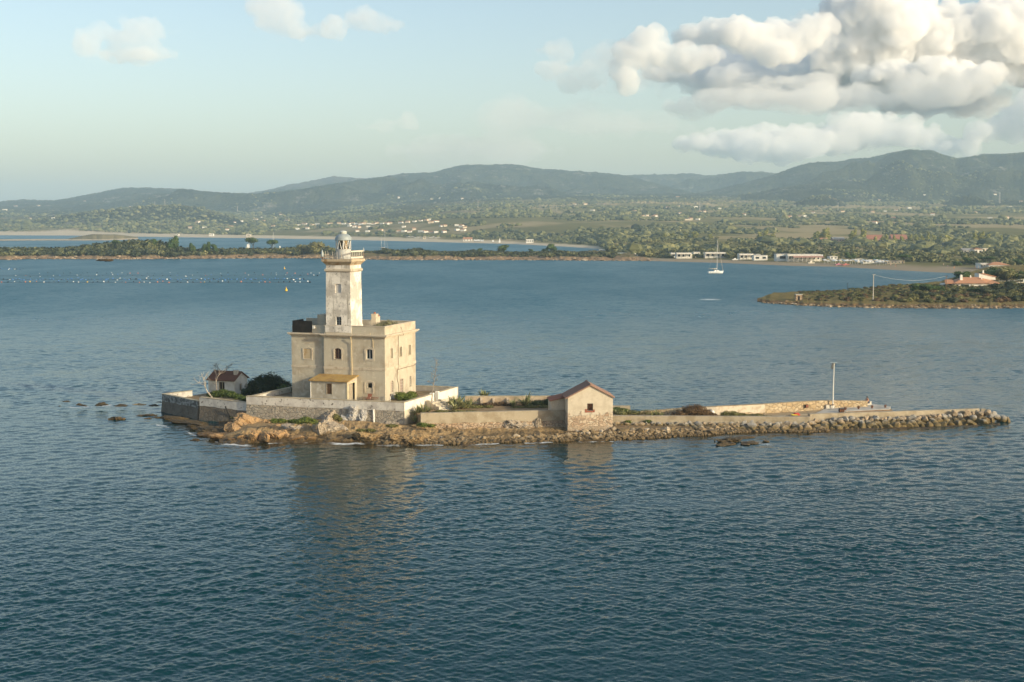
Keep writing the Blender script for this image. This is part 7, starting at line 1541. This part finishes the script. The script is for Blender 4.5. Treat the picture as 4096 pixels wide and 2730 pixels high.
# ================================================================== boats
hull_m = rough_mat('white_hull', (.74, .74, .72), (), .35, None, .5); canvas = rough_mat('beige_canvas', (.46, .41, .33), [(3, (.36, .32, .26), .45, .7)], .9); blue_stripe = rough_mat('blue_grey_hull', (.42, .50, .54), (), .4)
def sailboat(label, px, row, Lm, mast, rz, sail_cover=True, group=None, Y=None, ketch=False):
    p = W(px, row, 0) if Y is None else WY(px, row, Y); p.z = 0; t = thing('sailboat', label, 'sailboat', p, rz, group)
    n = 12; V = []; F_ = []; W_ = Lm*.30
    for i in range(n+1):
        s = i/n; x = (s-.5)*Lm; bw = W_/2*(math.sin(math.pi*min(.97, .18+.82*s)))**.75 if s > 0 else W_/2*.62; bw = max(bw, .02); sh = .115*Lm*(1+.25*s)
        V += [(x+.03*Lm*s, -bw, sh), (x, -bw*.85, sh*.35), (x-.02*Lm*s, -bw*.35, -.3), (x-.02*Lm*s, bw*.35, -.3), (x, bw*.85, sh*.35), (x+.03*Lm*s, bw, sh)]
    for i in range(n):
        for k in range(5): F_.append((i*6+k, i*6+k+1, i*6+7+k, i*6+6+k))
        F_.append((i*6+5, i*6, i*6+6, i*6+11))
    F_ += [tuple(range(6))[::-1], tuple(range(n*6, n*6+6))]
    b = MB(); b.add(V, F_); b.build('hull', hull_m, t); h = .118*Lm
    b = MB(); b.frustum(-Lm*.12, Lm*.22, -W_*.27, W_*.27, h, h+Lm*.055, Lm*.04, W_*.05); cb_ = b.build('cabin', hull_m, t); MB().box(-Lm*.02, Lm*.14, -W_*.285, -W_*.235, h+.012*Lm, h+.035*Lm).build('cabin_window', old_glass, cb_)
    b = MB(); b.prism([(-Lm*.46, -W_*.3, h+Lm*.17), (-Lm*.16, -W_*.3, h+Lm*.17), (-Lm*.06, -W_*.3, h+Lm*.06), (-Lm*.16, -W_*.3, h+Lm*.15), (-Lm*.46, -W_*.3, h+Lm*.155)], (0, 0, 0), (0, W_*.6, 0)); b.build('sprayhood', canvas, t)
    xm = Lm*.10; b = MB(); b.tube([(xm, 0, h), (xm, 0, mast)], [.09, .06], 8)
    for f in (.4, .7): b.tube([(xm, -W_*.3, h+(mast-h)*f), (xm, W_*.3, h+(mast-h)*f)], .03, 5)
    b.build('mast', metal_white, t)
    if ketch: MB().tube([(-Lm*.3, 0, h), (-Lm*.3, 0, mast*.72)], [.08, .05], 8).build('mast', metal_white, t)
    MB().tube([(xm, 0, h+Lm*.14), (-Lm*.34, 0, h+Lm*.13)], .06, 6).build('boom', metal_white, t); MB().tube([(xm-.1, 0, h+Lm*.165), (-Lm*.30, 0, h+Lm*.148)], [.16, .09], 7).build('sail_cover', canvas, t)
    b = MB(); b.tube([(xm, 0, mast-.2), (Lm*.50, 0, h+.15)], .085, 6); b.build('furled_jib', canvas, t); b = MB(); b.tube([(xm, 0, mast), (-Lm*.48, 0, h)], .02, 4)
    for s in (-1, 1): b.tube([(xm, 0, mast*.97), (xm-.1, s*W_*.45, h)], .02, 4)
    b.build('rigging', metal_white, t); return t
sailboat('white sailing yacht anchored alone in the bay with bare mast', 2862, 1094, 8.6, 17.0, R(20))
sailboat('two masted white boat anchored behind the spit just right of the tower', 1536, 996, 13, 19.3, R(60), True, 'boats anchored behind the spit', 1180, True)
sailboat('white yacht hidden behind the left umbrella pine, mast above it', 991, 994, 11, 18.2, R(75), True, 'boats anchored behind the spit', 1120)
sailboat('yacht mast rising behind the right umbrella pine', 1092, 994, 10, 17.6, R(70), True, 'boats anchored behind the spit', 1115)
for px, row, w, lab in ((993, 985, 24, 'white motorboat seen under the left umbrella pine'), (1120, 992, 16, 'small white cabin boat right of the umbrella pines')):
    Y = 1060; p = WY(px, row, Y); s = Y/F; t = thing('motorboat', lab, 'motorboat', (p.x, Y, 0), R(10), 'motorboats behind the spit'); b = MB(); b.frustum(-w*s/2, w*s/2, -1.1, 1.1, -.2, 1.6, -.3, -.25); b.build('hull', hull_m, t); b = MB(); b.frustum(-w*s*.3, w*s*.28, -.9, .9, 1.6, Zr(row-7, Y), .4, .2); b.build('cabin', hull_m, t)

# ================================================================== mussel farm floats and buoys
fm = {'white': rough_mat('white_plastic', (.80, .78, .74), (), .5), 'orange': rough_mat('orange_plastic', (.72, .22, .07), (), .5), 'blue': rough_mat('blue_plastic', (.07, .20, .48), (), .5), 'black': rough_mat('black_plastic', (.02, .022, .026), (), .5), 'yellow': rough_mat('yellow_plastic', (.80, .48, .03), (), .5)}
FM = {}
for k, m in fm.items():
    b = MB(); b.lathe([(.12, -.28), (.30, -.2), (.36, .02), (.30, .24), (.14, .36), (.06, .46)], (0, 0, 0), 10); me = bpy.data.meshes.new('float'); me.from_pydata(b.v, [], b.f); me.materials.append(m); FM[k] = me
brg = np.random.default_rng(31)
def float_(px, row, col, s, lab):
    o = bpy.data.objects.new('float', FM[col]); COL.objects.link(o); p = W(px, row, .05); o.location = p; o.scale = (s*.95, s*.95, s*brg.uniform(.65, .95)); tag(o, lab, 'float', 'floats of the mussel farm')
def frow(row, xs, cols, pr, s, lab, jit):
    for x in xs: c = str(brg.choice(cols, p=pr)); float_(x+brg.normal(0, 4), row+brg.normal(0, jit), c, s*brg.uniform(.7, 1.25), lab % c)
frow(1129, np.arange(5, 1245, 24), ['black', 'white', 'orange', 'yellow'], [.58, .22, .15, .05], .9, '%s float in the nearest line of the mussel farm', 1.6)
frow(1118, np.arange(2, 1215, 12.2), ['blue', 'white', 'black'], [.78, .10, .12], .95, '%s float in the dense middle line of the mussel farm', 2.0)
frow(1103, np.arange(70, 1270, 29), ['white', 'black', 'orange', 'blue'], [.28, .44, .14, .14], .75, '%s float in the third line of the mussel farm', 3.0)
frow(1093.5, np.arange(155, 1285, 33), ['black', 'white', 'orange'], [.6, .25, .15], .75, '%s float in the farthest line of the mussel farm', .8)
frow(1078, np.arange(2, 98, 7), ['white', 'blue', 'black'], [.55, .25, .2], .8, '%s float in the short far line at the left edge', 2.5)
for px, row, s, lab in ((1138, 1077, .42, 'yellow marker buoy left of the tower, the farther of two'), (1145, 1165, .72, 'yellow marker buoy left of the tower, the nearer of two')):
    p = W(px, row, 0); t = thing('marker_buoy', lab, 'buoy', p, 0, 'yellow marker buoys'); u = p.y/F*s; b = MB(); b.lathe([(4*u, -.3), (7*u, .1), (7*u, 6*u), (5*u, 8*u), (3*u, 14*u), (2*u, 17*u)], (0, 0, 0), 14); b.build('body', fm['yellow'], t); b = MB(); b.tube([(0, 0, 16*u), (0, 0, 20*u)], .7*u, 6); b.lathe([(2.4*u, 20*u), (2.4*u, 22*u), (.4*u, 24*u)], (0, 0, 0), 8); b.build('topmark', fm['yellow'], t)
for i, (row, xa_, xb_) in enumerate(((1131, 0, 1240), (1119, 0, 1215), (1104.5, 60, 1270))):
    a, c = W(xa_-300, row, .02), W(xb_, row, .02); t = thing('mussel_rope', ['nearest', 'middle', 'farthest'][i]+' of the long dark floating ropes that carry the mussel farm floats', 'rope', a, 0, 'ropes of the mussel farm'); MB().tube([(c-a)*(k/12) for k in range(13)], .08, 6).build('rope', fm['black'], t); MB().lathe([(.3, -.2), (.5, .1), (.2, .5)], tuple(c-a), 8).build('end_buoy', fm['black'], t)
p = W(415, 1045, 0); outcrop('sea_rock', 'flat pale topped rock in the water before the spit', [(412, 1046, 44, 8, 6, 0, 0)], rock_dark, 91, ICO3, .1)

# ================================================================== beach buildings on the right shore
def bh(px0, px1, base, top, label, wall=None, roof='flat', roof_m=None, nwin=2, d=8, rh=1.2, name='beach_house', cat='building', group='white beach buildings', porch=False, rz=0):
    p = hit((px0+px1)/2, base); Y = p.y; s = Y/F; w = (px1-px0)*s; HOUSES.append((p.x, p.y)); h = Zr(top, Y)-p.z-(rh if roof != 'flat' else .25)
    h = max(h, 1.6); wins = [(-w/2+w*(i+.5)/nwin, h*.35, w/nwin*.5, h*.4) for i in range(nwin)]
    t = box_house(name, label, cat, p, rz, w, d, h, wall or white_wall, roof_m or flat_roof, roof, rh, group, wins)
    if porch:
        b = MB(); b.box(-w/2, w/2, -3.2, -.1, h*.80, h*.88); b.build('pergola', flat_roof, t)
        for i in range(5): x = -w/2+.15+(w-.3)*i/4; MB().box(x-.12, x+.12, -3.1, -2.85, -.5, h*.797).build('pergola_post', white_wall, t)
    return t
bh(2706, 2766, 1035, 1012, 'white beach house with a pergola, left in the row on the shore', nwin=3, porch=True); bh(2684, 2706, 1032, 1012, 'open porch hut at the left end of the white beach row', nwin=1)
bh(2774, 2800, 1030, 1009, 'narrow white beach house second from the left', nwin=1); bh(2820, 2902, 1035, 1010, 'long white beach house behind the yacht mast', nwin=4, porch=True)
bh(2957, 3014, 1040, 1016, 'beach bar with awnings in the middle of the white row', nwin=3, porch=True); bh(3016, 3070, 1043, 1022, 'plain white windowless beach house in the middle of the row', nwin=2); bh(3024, 3042, 1030, 1018, 'small white roof block above the plain beach house', nwin=1)
bh(3106, 3158, 1047, 1017, 'taller white block at the left end of the long beach restaurant', nwin=1); bh(3150, 3282, 1047, 1018, 'long beach restaurant with a low reddish canopy', nwin=8, porch=True, d=12)
p = hit(3200, 1047); t = thing('canopy', 'low reddish canopy along the front of the beach restaurant', 'canopy', (p.x, p.y-4.2, p.z)); w_ = 118*p.y/F; MB().prism([(-w_*.3, -2.5, 2.6), (w_*.72, -2.5, 2.6), (w_*.72, .3, 3.5), (-w_*.3, .3, 3.5)], (0, 0, 0), (0, 0, .15)).build('roof', pink_wall, t)
for i in range(7): x = -w_*.28+w_*i/7; MB().box(x-.1, x+.1, -2.3, -2.1, -.6, 2.6).build('post', white_wall, t)
bh(2552, 2600, 1029, 1011, 'white pavilion with a row of dark windows near the spit root', nwin=6, rh=.8, roof='hip', roof_m=white_wall); bh(2474, 2506, 1025, 1013, 'pale blue shed left of the white pavilion', white_wall, 'flat', blue_roof, 1); bh(2534, 2550, 1026, 1014, 'small white cabin beside the white pavilion', nwin=1, d=4)
bh(3320, 3350, 1039, 1028, 'low white house at the right end of the restaurant', nwin=2); bh(3430, 3449, 1050, 1036, 'small white kiosk tower by the beach umbrellas', nwin=1, d=5); bh(3452, 3547, 1055, 1047, 'long low beach cafe with a pale blue roof', white_wall, 'flat', blue_roof, 7, 7); bh(3548, 3618, 1057, 1050, 'brown wooden pergola right of the beach cafe', wood_grey, 'flat', wood_grey, 5, 6)
bh(3922, 3962, 1077, 1054, 'white beach house with an open terrace, left of the hip roofed one', nwin=3, porch=True); bh(3955, 4040, 1078, 1050, 'white beach house with an orange hip roof at the right edge', white_wall, 'hip', tiles_far, 4, 9, 1.5)
bh(3852, 3905, 1012, 995, 'grey shaded villa half hidden in trees above the beach', shaded_wash, 'gable', grey_roof, 3, 9, 1.5); bh(3896, 3930, 1017, 992, 'sunlit white villa half hidden in trees above the beach', white_wall, 'hip', tiles_far, 2, 9, 1.2); bh(3930, 3953, 1010, 994, 'small grey house right of the sunlit villa in the trees', cream_wall, 'flat', None, 2)
bh(3470, 3532, 968, 941, 'pink hotel block with red roof behind poplars', pink_wall, 'gable', tiles_red, 6, 12, 4, 'hotel', 'hotel', 'hotel blocks behind the poplars'); bh(3568, 3630, 966, 940, 'right pink hotel block mostly hidden by poplars', pink_wall, 'gable', tiles_red, 6, 12, 4, 'hotel', 'hotel', 'hotel blocks behind the poplars'); bh(3332, 3378, 968, 950, 'low pinkish building left of the hotel', pink_wall, 'gable', grey_roof, 4, 9, 2, 'house', 'house', None)
bh(3283, 3310, 966, 957, 'orange roofed house under the tall eucalyptus', cream_wall, 'gable', tiles_far, 2, 8, 1.5, 'house', 'house', None)
# beach on the far shore of the inner bay
bh(2104, 2134, 973, 958, 'white beach bar on the pale sand of the inner bay', nwin=4, group='buildings on the inner beach'); bh(1853, 1888, 966, 951, 'white house with a pale orange roof on the inner beach', white_wall, 'gable', tiles_far, 3, 9, 2, group='buildings on the inner beach'); bh(1693, 1704, 958, 947, 'small lifeguard hut among the umbrellas of the inner beach', cream_wall, nwin=1, d=4, group='buildings on the inner beach'); bh(836, 853, 946, 935, 'white house on the inner beach far left of the tower', nwin=2, group='buildings on the inner beach'); bh(984, 1002, 948, 938, 'tan beach house behind the left yacht mast', cream_wall, 'gable', cream_wall, 1, 8, 1.5, group='buildings on the inner beach')
bh(703, 716, 944, 937, 'white hut on the inner beach behind the tallest spit tree', nwin=1, d=4, group='buildings on the inner beach')
# parasols, people, small craft on the sand
pm_ = {c: rough_mat(c+'_canvas', v, (), .9) for c, v in (('white', (.72, .70, .66)), ('blue', (.30, .38, .46)), ('straw', (.50, .40, .24)))}
PAR = {}
for c, m in pm_.items():
    a = MB(); a.lathe([(1.4, 2.0), (1.1, 2.2), (.1, 2.55)], (0, 0, 0), 8); ma = bpy.data.meshes.new('canopy'); ma.from_pydata(a.v, [], a.f); ma.materials.append(m); a = MB(); a.tube([(0, 0, -.4), (0, 0, 2.1)], .05, 5); mb_ = bpy.data.meshes.new('pole'); mb_.from_pydata(a.v, [], a.f); mb_.materials.append(metal_white); PAR[c] = (ma, mb_)
def parasol(px, row, c, lab, grp, s=1):
    p = hit(px, row); t = thing('parasol', lab, 'parasol', p, 0, grp); t.scale = (s, s, s)
    for me, nm in zip(PAR[c], ('canopy', 'pole')): link_mesh(nm, me, t)
for i in range(46):
    x = 3300+(i % 23)*11+frng.normal(0, 2); c = ['white', 'straw', 'blue', 'white'][i % 4]; parasol(x, 1054+(i//23)*5+frng.normal(0, 1)+(x-3300)*.012, c, c+' beach parasol on the crowded right beach', 'parasols on the right beach')
for i in range(34):
    x = 1628+i*3.9; c = ['white', 'straw', 'white'][i % 3]; parasol(x, 955.5+frng.normal(0, .9)+(x-1628)*.018, c, c+' parasol among the crowd on the inner beach', 'parasols on the inner beach', 1.1)
def person_standing(px, row, col, lab, f=hit):
    p = f(px, row); t = thing('person', lab, 'person', p, frng.uniform(0, 6)); b = MB()
    P = [(0,0,.92),(0,0,1.2),(0,0,1.42),(0,0,1.52),(0,0,1.68),(.10,0,.85),(.12,.05,.48),(.13,0,.05),(-.10,0,.85),(-.12,-.06,.48),(-.13,-.1,.05),(.2,0,1.38),(.26,.03,1.1),(.26,.12,.86),(-.2,0,1.38),(-.26,.03,1.1),(-.26,-.1,.86)]
    E = [(0,1),(1,2),(2,3),(3,4),(0,5),(5,6),(6,7),(0,8),(8,9),(9,10),(2,11),(11,12),(12,13),(2,14),(14,15),(15,16)]
    skinned('body', P, E, [.14,.13,.14,.055,.10,.09,.06,.045,.09,.06,.045,.055,.042,.035,.055,.042,.035], skin_m, t, 0, 1); skinned('clothing', [(0,0,.80),(0,0,1.2),(0,0,1.40)], [(0,1),(1,2)], [.17,.15,.17], col, t, 0, 1)
for px, row, c, lab in ((3563, 1067, 'white', 'person in white standing near the brown pergola on the sand'), (3774, 1066, 'white', 'person in white standing at the back of the grey beach'), (3914, 1080, 'white', 'person in white walking on the beach left of the terraced house'), (3816, 1092, 'orange', 'person in orange at the edge of the water left of the villa roof'), (3790, 1074, 'blue', 'person in dark blue at the back of the grey beach'), (3582, 1070, 'black', 'person in black sitting area near the pergola'), (3900, 1085, 'black', 'person in black on the sand beside the one walking in white')): person_standing(px, row, fm[c], lab)
for px, row, c, lab in ((3354, 1065, (.48, .19, .24), 'pink pedal boat pulled up on the right beach'), (3382, 1066, (.45, .14, .11), 'red pedal boat right of the pink one on the beach'), (3244, 1057, (.66, .60, .48), 'cream dinghy lying on the sand before the restaurant'), (2940, 1042, (.70, .68, .64), 'white dinghy on the sand left of the beach bar')):
    p = hit(px, row); t = thing('beach_boat', lab, 'boat', p, R(10), 'small boats on the beach'); m_ = rough_mat('boat_plastic', c, (), .5); b = MB(); b.frustum(-2, 2, -.8, .8, 0, .6, -.2, -.1); b.build('hull', m_, t); b = MB(); b.frustum(-.7, .6, -.5, .5, .6, 1.2, .1, .1); b.build('seat', m_, t)
p = hit(1998, 973); t = thing('windsurf_sail', 'white windsurf sail standing upright on the inner beach', 'sail', p); MB().prism([(-1.2, 0, 0), (1.3, 0, .3), (.3, 0, 6)], (0, -.05, 0), (0, .05, 0)).build('sail', fm['white'], t); MB().tube([(1.3, 0, 0), (.3, 0, 6.2)], .06, 5).build('mast', metal_white, t)
for i, (px, row) in enumerate(((1904, 966), (1915, 967), (1927, 967), (1972, 969), (2408, 1025), (3283, 1033))):
    p = hit(px, row); t = thing('parked_van', 'white van parked %s' % ['left in the row of three behind the inner beach', 'in the middle of the row of three behind the inner beach', 'right in the row of three behind the inner beach', 'alone behind the inner beach near the windsurf sail', 'by the spit root track', 'behind the beach restaurant'][i], 'van', p, R(90*(i % 2)), 'white vans parked behind the beaches'); MB().frustum(-2.6, 2.6, -1, 1, .35, 2.3, .12, .12).build('body', hull_m, t); b = MB()
    for x in (-1.7, 1.7):
        for y in (-1, 1): MB().tube([(x, y*.85, .38), (x, y*1.02, .38)], .38, 10).build('wheel', black, t)
    MB().box(-2.2, 2.2, -1.02, -.99, 1.4, 1.95).build('windows', old_glass, t)

# ================================================================== trees of the mainland
def mtree(kind, px, base, top, wpx, lab, grp, y0=700):
    p = hit(px, base, y0); s = p.y/F; h = max(2, Zr(top, p.y)-p.z); tree(kind, lab, p-Vector((0, 0, .3)), h, wpx*s/(1.7 if kind == 'umbrella_pine' else 1.25 if kind != 'poplar_tree' else .62), grp)
for i, (px, base, top, w) in enumerate(((3412, 970, 921, 42), (3452, 970, 916, 30), (3300, 964, 913, 48), (3268, 962, 925, 34), (3063, 960, 921, 28), (3036, 960, 927, 26), (3090, 960, 932, 24), (2780, 957, 924, 30), (2740, 956, 930, 28), (2690, 955, 932, 26), (2660, 955, 934, 26), (2840, 958, 934, 26), (3545, 974, 938, 22), (3575, 974, 940, 20), (3605, 974, 944, 24), (3640, 974, 940, 22), (3664, 975, 937, 20), (3688, 975, 942, 22), (3712, 975, 931, 18), (3735, 976, 940, 22), (3760, 976, 944, 24), (3785, 976, 940, 38), (3900, 974, 930, 30), (3925, 974, 928, 34), (3952, 974, 936, 24), (4006, 972, 942, 18), (3530, 974, 945, 20), (3500, 974, 946, 20))):
    mtree('poplar_tree', px, base, top, w, ('tall yellowish poplar in the bright row behind the beach' if px > 3480 else 'tall feathery eucalyptus rising above the scrub behind the white beach houses'), 'poplars and eucalyptus behind the beach')
for i, (px, base, top, w, lab) in enumerate(((3612, 1056, 1016, 84, 'largest dark umbrella pine at the back of the right beach'), (3828, 1066, 1040, 56, 'umbrella pine left in the clump behind the grey beach'), (3872, 1062, 1027, 50, 'second umbrella pine of the clump behind the grey beach'), (3950, 1062, 1023, 86, 'broad umbrella pine behind the orange hip roofed beach house'), (4074, 1066, 1030, 62, 'umbrella pine cut by the right edge of the frame'), (3910, 1064, 1040, 40, 'low umbrella pine between the clump and the broad one'), (3502, 1046, 1022, 42, 'dark rounded pine above the pale blue cafe roof'), (3402, 1040, 1003, 56, 'grey green tree left of the white kiosk tower'))): mtree('umbrella_pine' if i in (0, 3) else 'broad_tree', px, base, top, w, lab, 'pines behind the right beach')
r_ = np.random.default_rng(8)
for i in range(46):
    px = 2645+i*14.6+r_.normal(0, 4); base = np.interp(px, [2645, 2900, 3320], [1022, 1026, 1036])+r_.normal(0, 2)-2; mtree('round_tree' if i % 3 else 'tamarisk_tree', px, base, base-r_.uniform(20, 36), r_.uniform(26, 44), ('dark tree in the grove close behind the white beach buildings' if i % 3 else 'paler tree in the grove close behind the white beach buildings'), 'grove behind the white beach buildings')
# scrub of the plain: one mass per tint, lumps by the thousand
def plain_scrub():
    r = np.random.default_rng(17); tv, tq = sph_quads(4, 6); tv = tv*(1+.10*r.normal(0, 1, len(tv)))[:, None]; tv = tv*np.array([1, 1, .62])+[0, 0, .38]
    N = 90000; px = r.uniform(-250, 4350, N); Y = 950*(4900/950)**r.uniform(0, 1, N)**.85; ys = shoreY(px); X = Y*(px-CX)/F*1.002; d = Y-ys
    dens = fbm(X/130, Y/210, 4, 71)+.10*(d < 250)+.12*sstep(1500, 900, px); sw = interp([(-1400,260),(700,260),(1350,150),(2050,95),(2390,70),(2470,26),(2700,36),(3100,66),(3500,80),(4000,75),(5600,60)], px)
    k = (d > sw) & (dens > .535+.02*(Y > 2500)); px, Y, X, d = px[k], Y[k], X[k], d[k]; z = land_h(X, Y); h = r.lognormal(.85, .42, len(X))*np.where(Y > 2200, 1.2, 1.0)*np.where(d < 120, .7, 1); w = h*r.uniform(.65, 1.25, len(X))
    HP = np.array(HOUSES); kk = np.ones(len(X), bool)
    for hx_, hy_ in HP: kk &= ~((np.abs(X-hx_) < 14) & (Y < hy_+8) & (Y > hy_-70))
    px, Y, X, d, z, h, w = [q_[kk] for q_ in (px, Y, X, d, z, h, w)]
    for gi_, (m, lab) in enumerate(((dk_l, 'dark scattered trees and scrub of the coastal plain'), (far_l, 'olive scattered scrub of the coastal plain'), (tam_l, 'dry pale scrub of the coastal plain'))):
        s_ = (np.arange(len(X))*7919) % 10; s_ = (s_ < 2) if gi_ == 0 else ((s_ >= 2) & (s_ < 8)) if gi_ == 1 else (s_ >= 8)
        V, Q = replicate(tv, tq, np.stack([X[s_], Y[s_], z[s_]-.2], 1), np.stack([w[s_], w[s_], h[s_]], 1), r); tag(link_mesh('plain_scrub', arr_mesh('plain_scrub', V, Q, None, m)), lab, 'scrub', None, 'stuff')
# near scrub behind the right beach gets leaves
def beach_scrub():
    r = np.random.default_rng(19); groups = [[], []]
    for _ in range(1700):
        px = r.uniform(2420, 4300); ys = float(shoreY(np.array([px]))[0]); d = np.interp(px, [2420, 2700, 3100, 3500, 4000], [30, 40, 75, 95, 85])+r.uniform(0, 1)**1.3*520; Y = ys+d; X = WY(px, 1000, Y).x; z = float(land_h(np.array([X]), np.array([Y]))[0]); h = r.lognormal(.75, .35); w = h*r.uniform(.7, 1.2); groups[int(r.uniform() < .5)].append((X, Y, z-.2, w, w, h))
    for gi_, (m, lab) in enumerate(((far_l, 'olive scrub close behind the right beach'), (tam_l, 'pale green scrub close behind the right beach'))):
        a = np.array(groups[gi_]); scrub('beach_scrub', lab, a[:, :3], a[:, 3:], m, 23+gi_, 70, .18)
beach_scrub()
# ================================================================== houses and masts on the slopes
def small_house(px, row, w, lab, grp, wall, roof, y0=1500):
    p = hit(px, row, y0); s = p.y/F; HOUSES.append((p.x, p.y)); ww = max(w*s*.85, 6); h = max(2.6, 3.6*s)*frng.uniform(.85, 1.2); box_house('house', lab, 'house', p, frng.uniform(-.5, .5), ww, 8, h, wall, roof, 'gable' if roof is not flat_roof else 'flat', h*.35, grp, (), None, .4)
vill = [(1021, 882, 20), (1062, 887, 26), (1110, 875, 22), (1122, 862, 16), (1145, 885, 26), (968, 888, 12), (940, 896, 10), (1090, 909, 14), (1048, 872, 14), (787, 891, 18), (762, 914, 22), (816, 914, 18), (908, 923, 16), (925, 910, 20), (1190, 903, 24), (1215, 900, 22), (1244, 903, 16), (1268, 899, 22), (1290, 898, 20), (1320, 898, 24), (1188, 919, 10), (1227, 917, 8)]
vill += [(1356+i*17, 897+(i % 3)*1.5, 18) for i in range(13)] + [(1394, 906, 12), (1416, 911, 12), (1438, 913, 10), (1472, 910, 16), (1600, 895, 18), (1628, 893, 18), (1655, 890, 14), (1680, 887, 16), (1702, 884, 12), (1717, 882, 12), (1748, 890, 22), (1722, 894, 24), (1614, 911, 12), (1770, 909, 18), (1782, 907, 14), (1826, 906, 18), (1842, 910, 18), (1860, 914, 14), (1832, 924, 18), (1850, 926, 14), (1594, 931, 14), (1612, 930, 16), (1637, 932, 18), (1657, 922, 8), (1680, 931, 22), (1705, 932, 22), (1725, 934, 24), (1745, 933, 20), (1780, 932, 10), (1520, 927, 16), (1468, 930, 14), (1430, 929, 14)]
for i, (px, row, w) in enumerate(vill):
    c = i % 3; small_house(px, row, w, ('small %s villa of the hillside village, seen across the inner bay' % ['white', 'cream', 'tan roofed white'][c]) if px > 1330 else ('small %s house on the wooded slope left of the tower' % ['white', 'cream', 'tan roofed white'][c]), 'houses of the hillside village' if px > 1330 else 'houses on the left slope', [white_wall, cream_wall, white_wall][c], [tiles_far, tiles_far, flat_roof][c])
plain_h = [(335,290),(385,288),(412,300),(412,317),(470,290),(600,320),(668,288),(690,290),(755,305),(798,298),(855,295),(880,300),(810,330),(895,325),(920,322),(985,308),(645,343),(690,345),(860,357),(885,357),(1095,337),(1300,350),(1345,343),(1370,343),(1405,328),(1540,322),(1675,325),(1730,320),(1778,318),(1705,270),(1868,257),(1907,248),(1943,335),(2138,327),(2280,350),(2293,302),(2225,247),(2340,280),(1768,355),(1840,305),(1680,375),(800,257),(440,228)]
for i, (a, b_) in enumerate(plain_h):
    px, row = 2000+a/1.1226, 560+b_/1.1226; c = i % 4; small_house(px, row+3, frng.uniform(10, 20), 'small %s farmhouse scattered on the %s' % (['white', 'cream', 'red roofed', 'white flat roofed'][c], 'slopes below the right ridge' if px > 3100 else 'open plain behind the beach'), 'farmhouses on the plain', [white_wall, cream_wall, cream_wall, white_wall][c], [tiles_far, tiles_far, tiles_red, flat_roof][c])
for i, (px, row, w) in enumerate(((2755, 882, 34), (3160, 872, 22), (3200, 868, 26), (3600, 903, 30), (3960, 875, 22), (3570, 876, 16), (2590, 866, 14), (2625, 868, 14), (100, 874, 10), (118, 877, 10), (210, 875, 8), (60, 828, 16), (150, 826, 14), (338, 808, 10), (20, 842, 22), (520, 832, 8), (1760, 796, 10), (1850, 798, 12), (1726, 800, 10), (1595, 793, 10))):
    small_house(px, row, w, 'pale house %s' % ['with a long roof in the plain above the white beach row', 'left of a pair in the plain above the beach restaurant', 'right of a pair in the plain above the beach restaurant', 'long and white in the dark woods above the hotel', 'white and alone in the woods at the far right', 'half hidden above the poplars', 'left of two in the plain left of the yacht mast', 'right of two in the plain left of the yacht mast', 'left of two specks in the dark woods far left', 'right of two specks in the dark woods far left', 'tiny in the dark woods far left', 'left of two high on the far left ridge', 'right of two high on the far left ridge', 'tiny on the crest of the left ridge', 'broad and low at the far left edge of the hills', 'tiny below the brown hillock crest', 'high on the slope above the village, middle of three', 'high on the slope above the village, right of three', 'high on the slope above the village, left of three', 'lone on the dark mountain flank above the tower'][i], 'lone houses in the hills', white_wall if i % 3 else cream_wall, tiles_far if i % 2 else flat_roof)
for i, (px, base, top, lab) in enumerate(((2799, 852, 812, 'red and white lattice mast on the plain near the middle right'), (3352, 846, 812, 'lattice mast at the foot of the right ridge'), (3998, 818, 772, 'lattice mast on the slope at the far right'), (2227, 850, 826, 'lattice mast on the plain above the spit root'), (1912, 835, 803, 'lattice mast right of the mountain village'), (660, 824, 800, 'thin mast on the brown hillock'), (620, 825, 808, 'second thin mast on the brown hillock'), (950, 850, 826, 'thin mast on the dark slope left of the tower'))):
    p = hit(px, base, 1500); h = Zr(top, p.y)-p.z; t = thing('lattice_mast', lab, 'mast', p, 0, 'masts on the hills'); b = MB(); w_ = h*.06
    for sx_ in (-1, 1):
        for sy in (-1, 1): b.tube([(sx_*w_, sy*w_, 0), (sx_*w_*.3, sy*w_*.3, h)], h*.008, 4)
    for k in range(7): z = h*k/7; f = 1-.7*k/7; f2 = 1-.7*(k+1)/7; b.tube([(-w_*f, -w_*f, z), (w_*f2, -w_*f2, z+h/7)], h*.006, 4); b.tube([(w_*f, -w_*f, z), (-w_*f2, -w_*f2, z+h/7)], h*.006, 4)
    b.build('lattice', rough_mat('mast_paint', (.45, .40, .36), (), .7), t); MB().tube([(0, 0, h*.97), (0, 0, h*1.06)], h*.014, 5).build('antenna', metal_white, t)
plain_scrub()
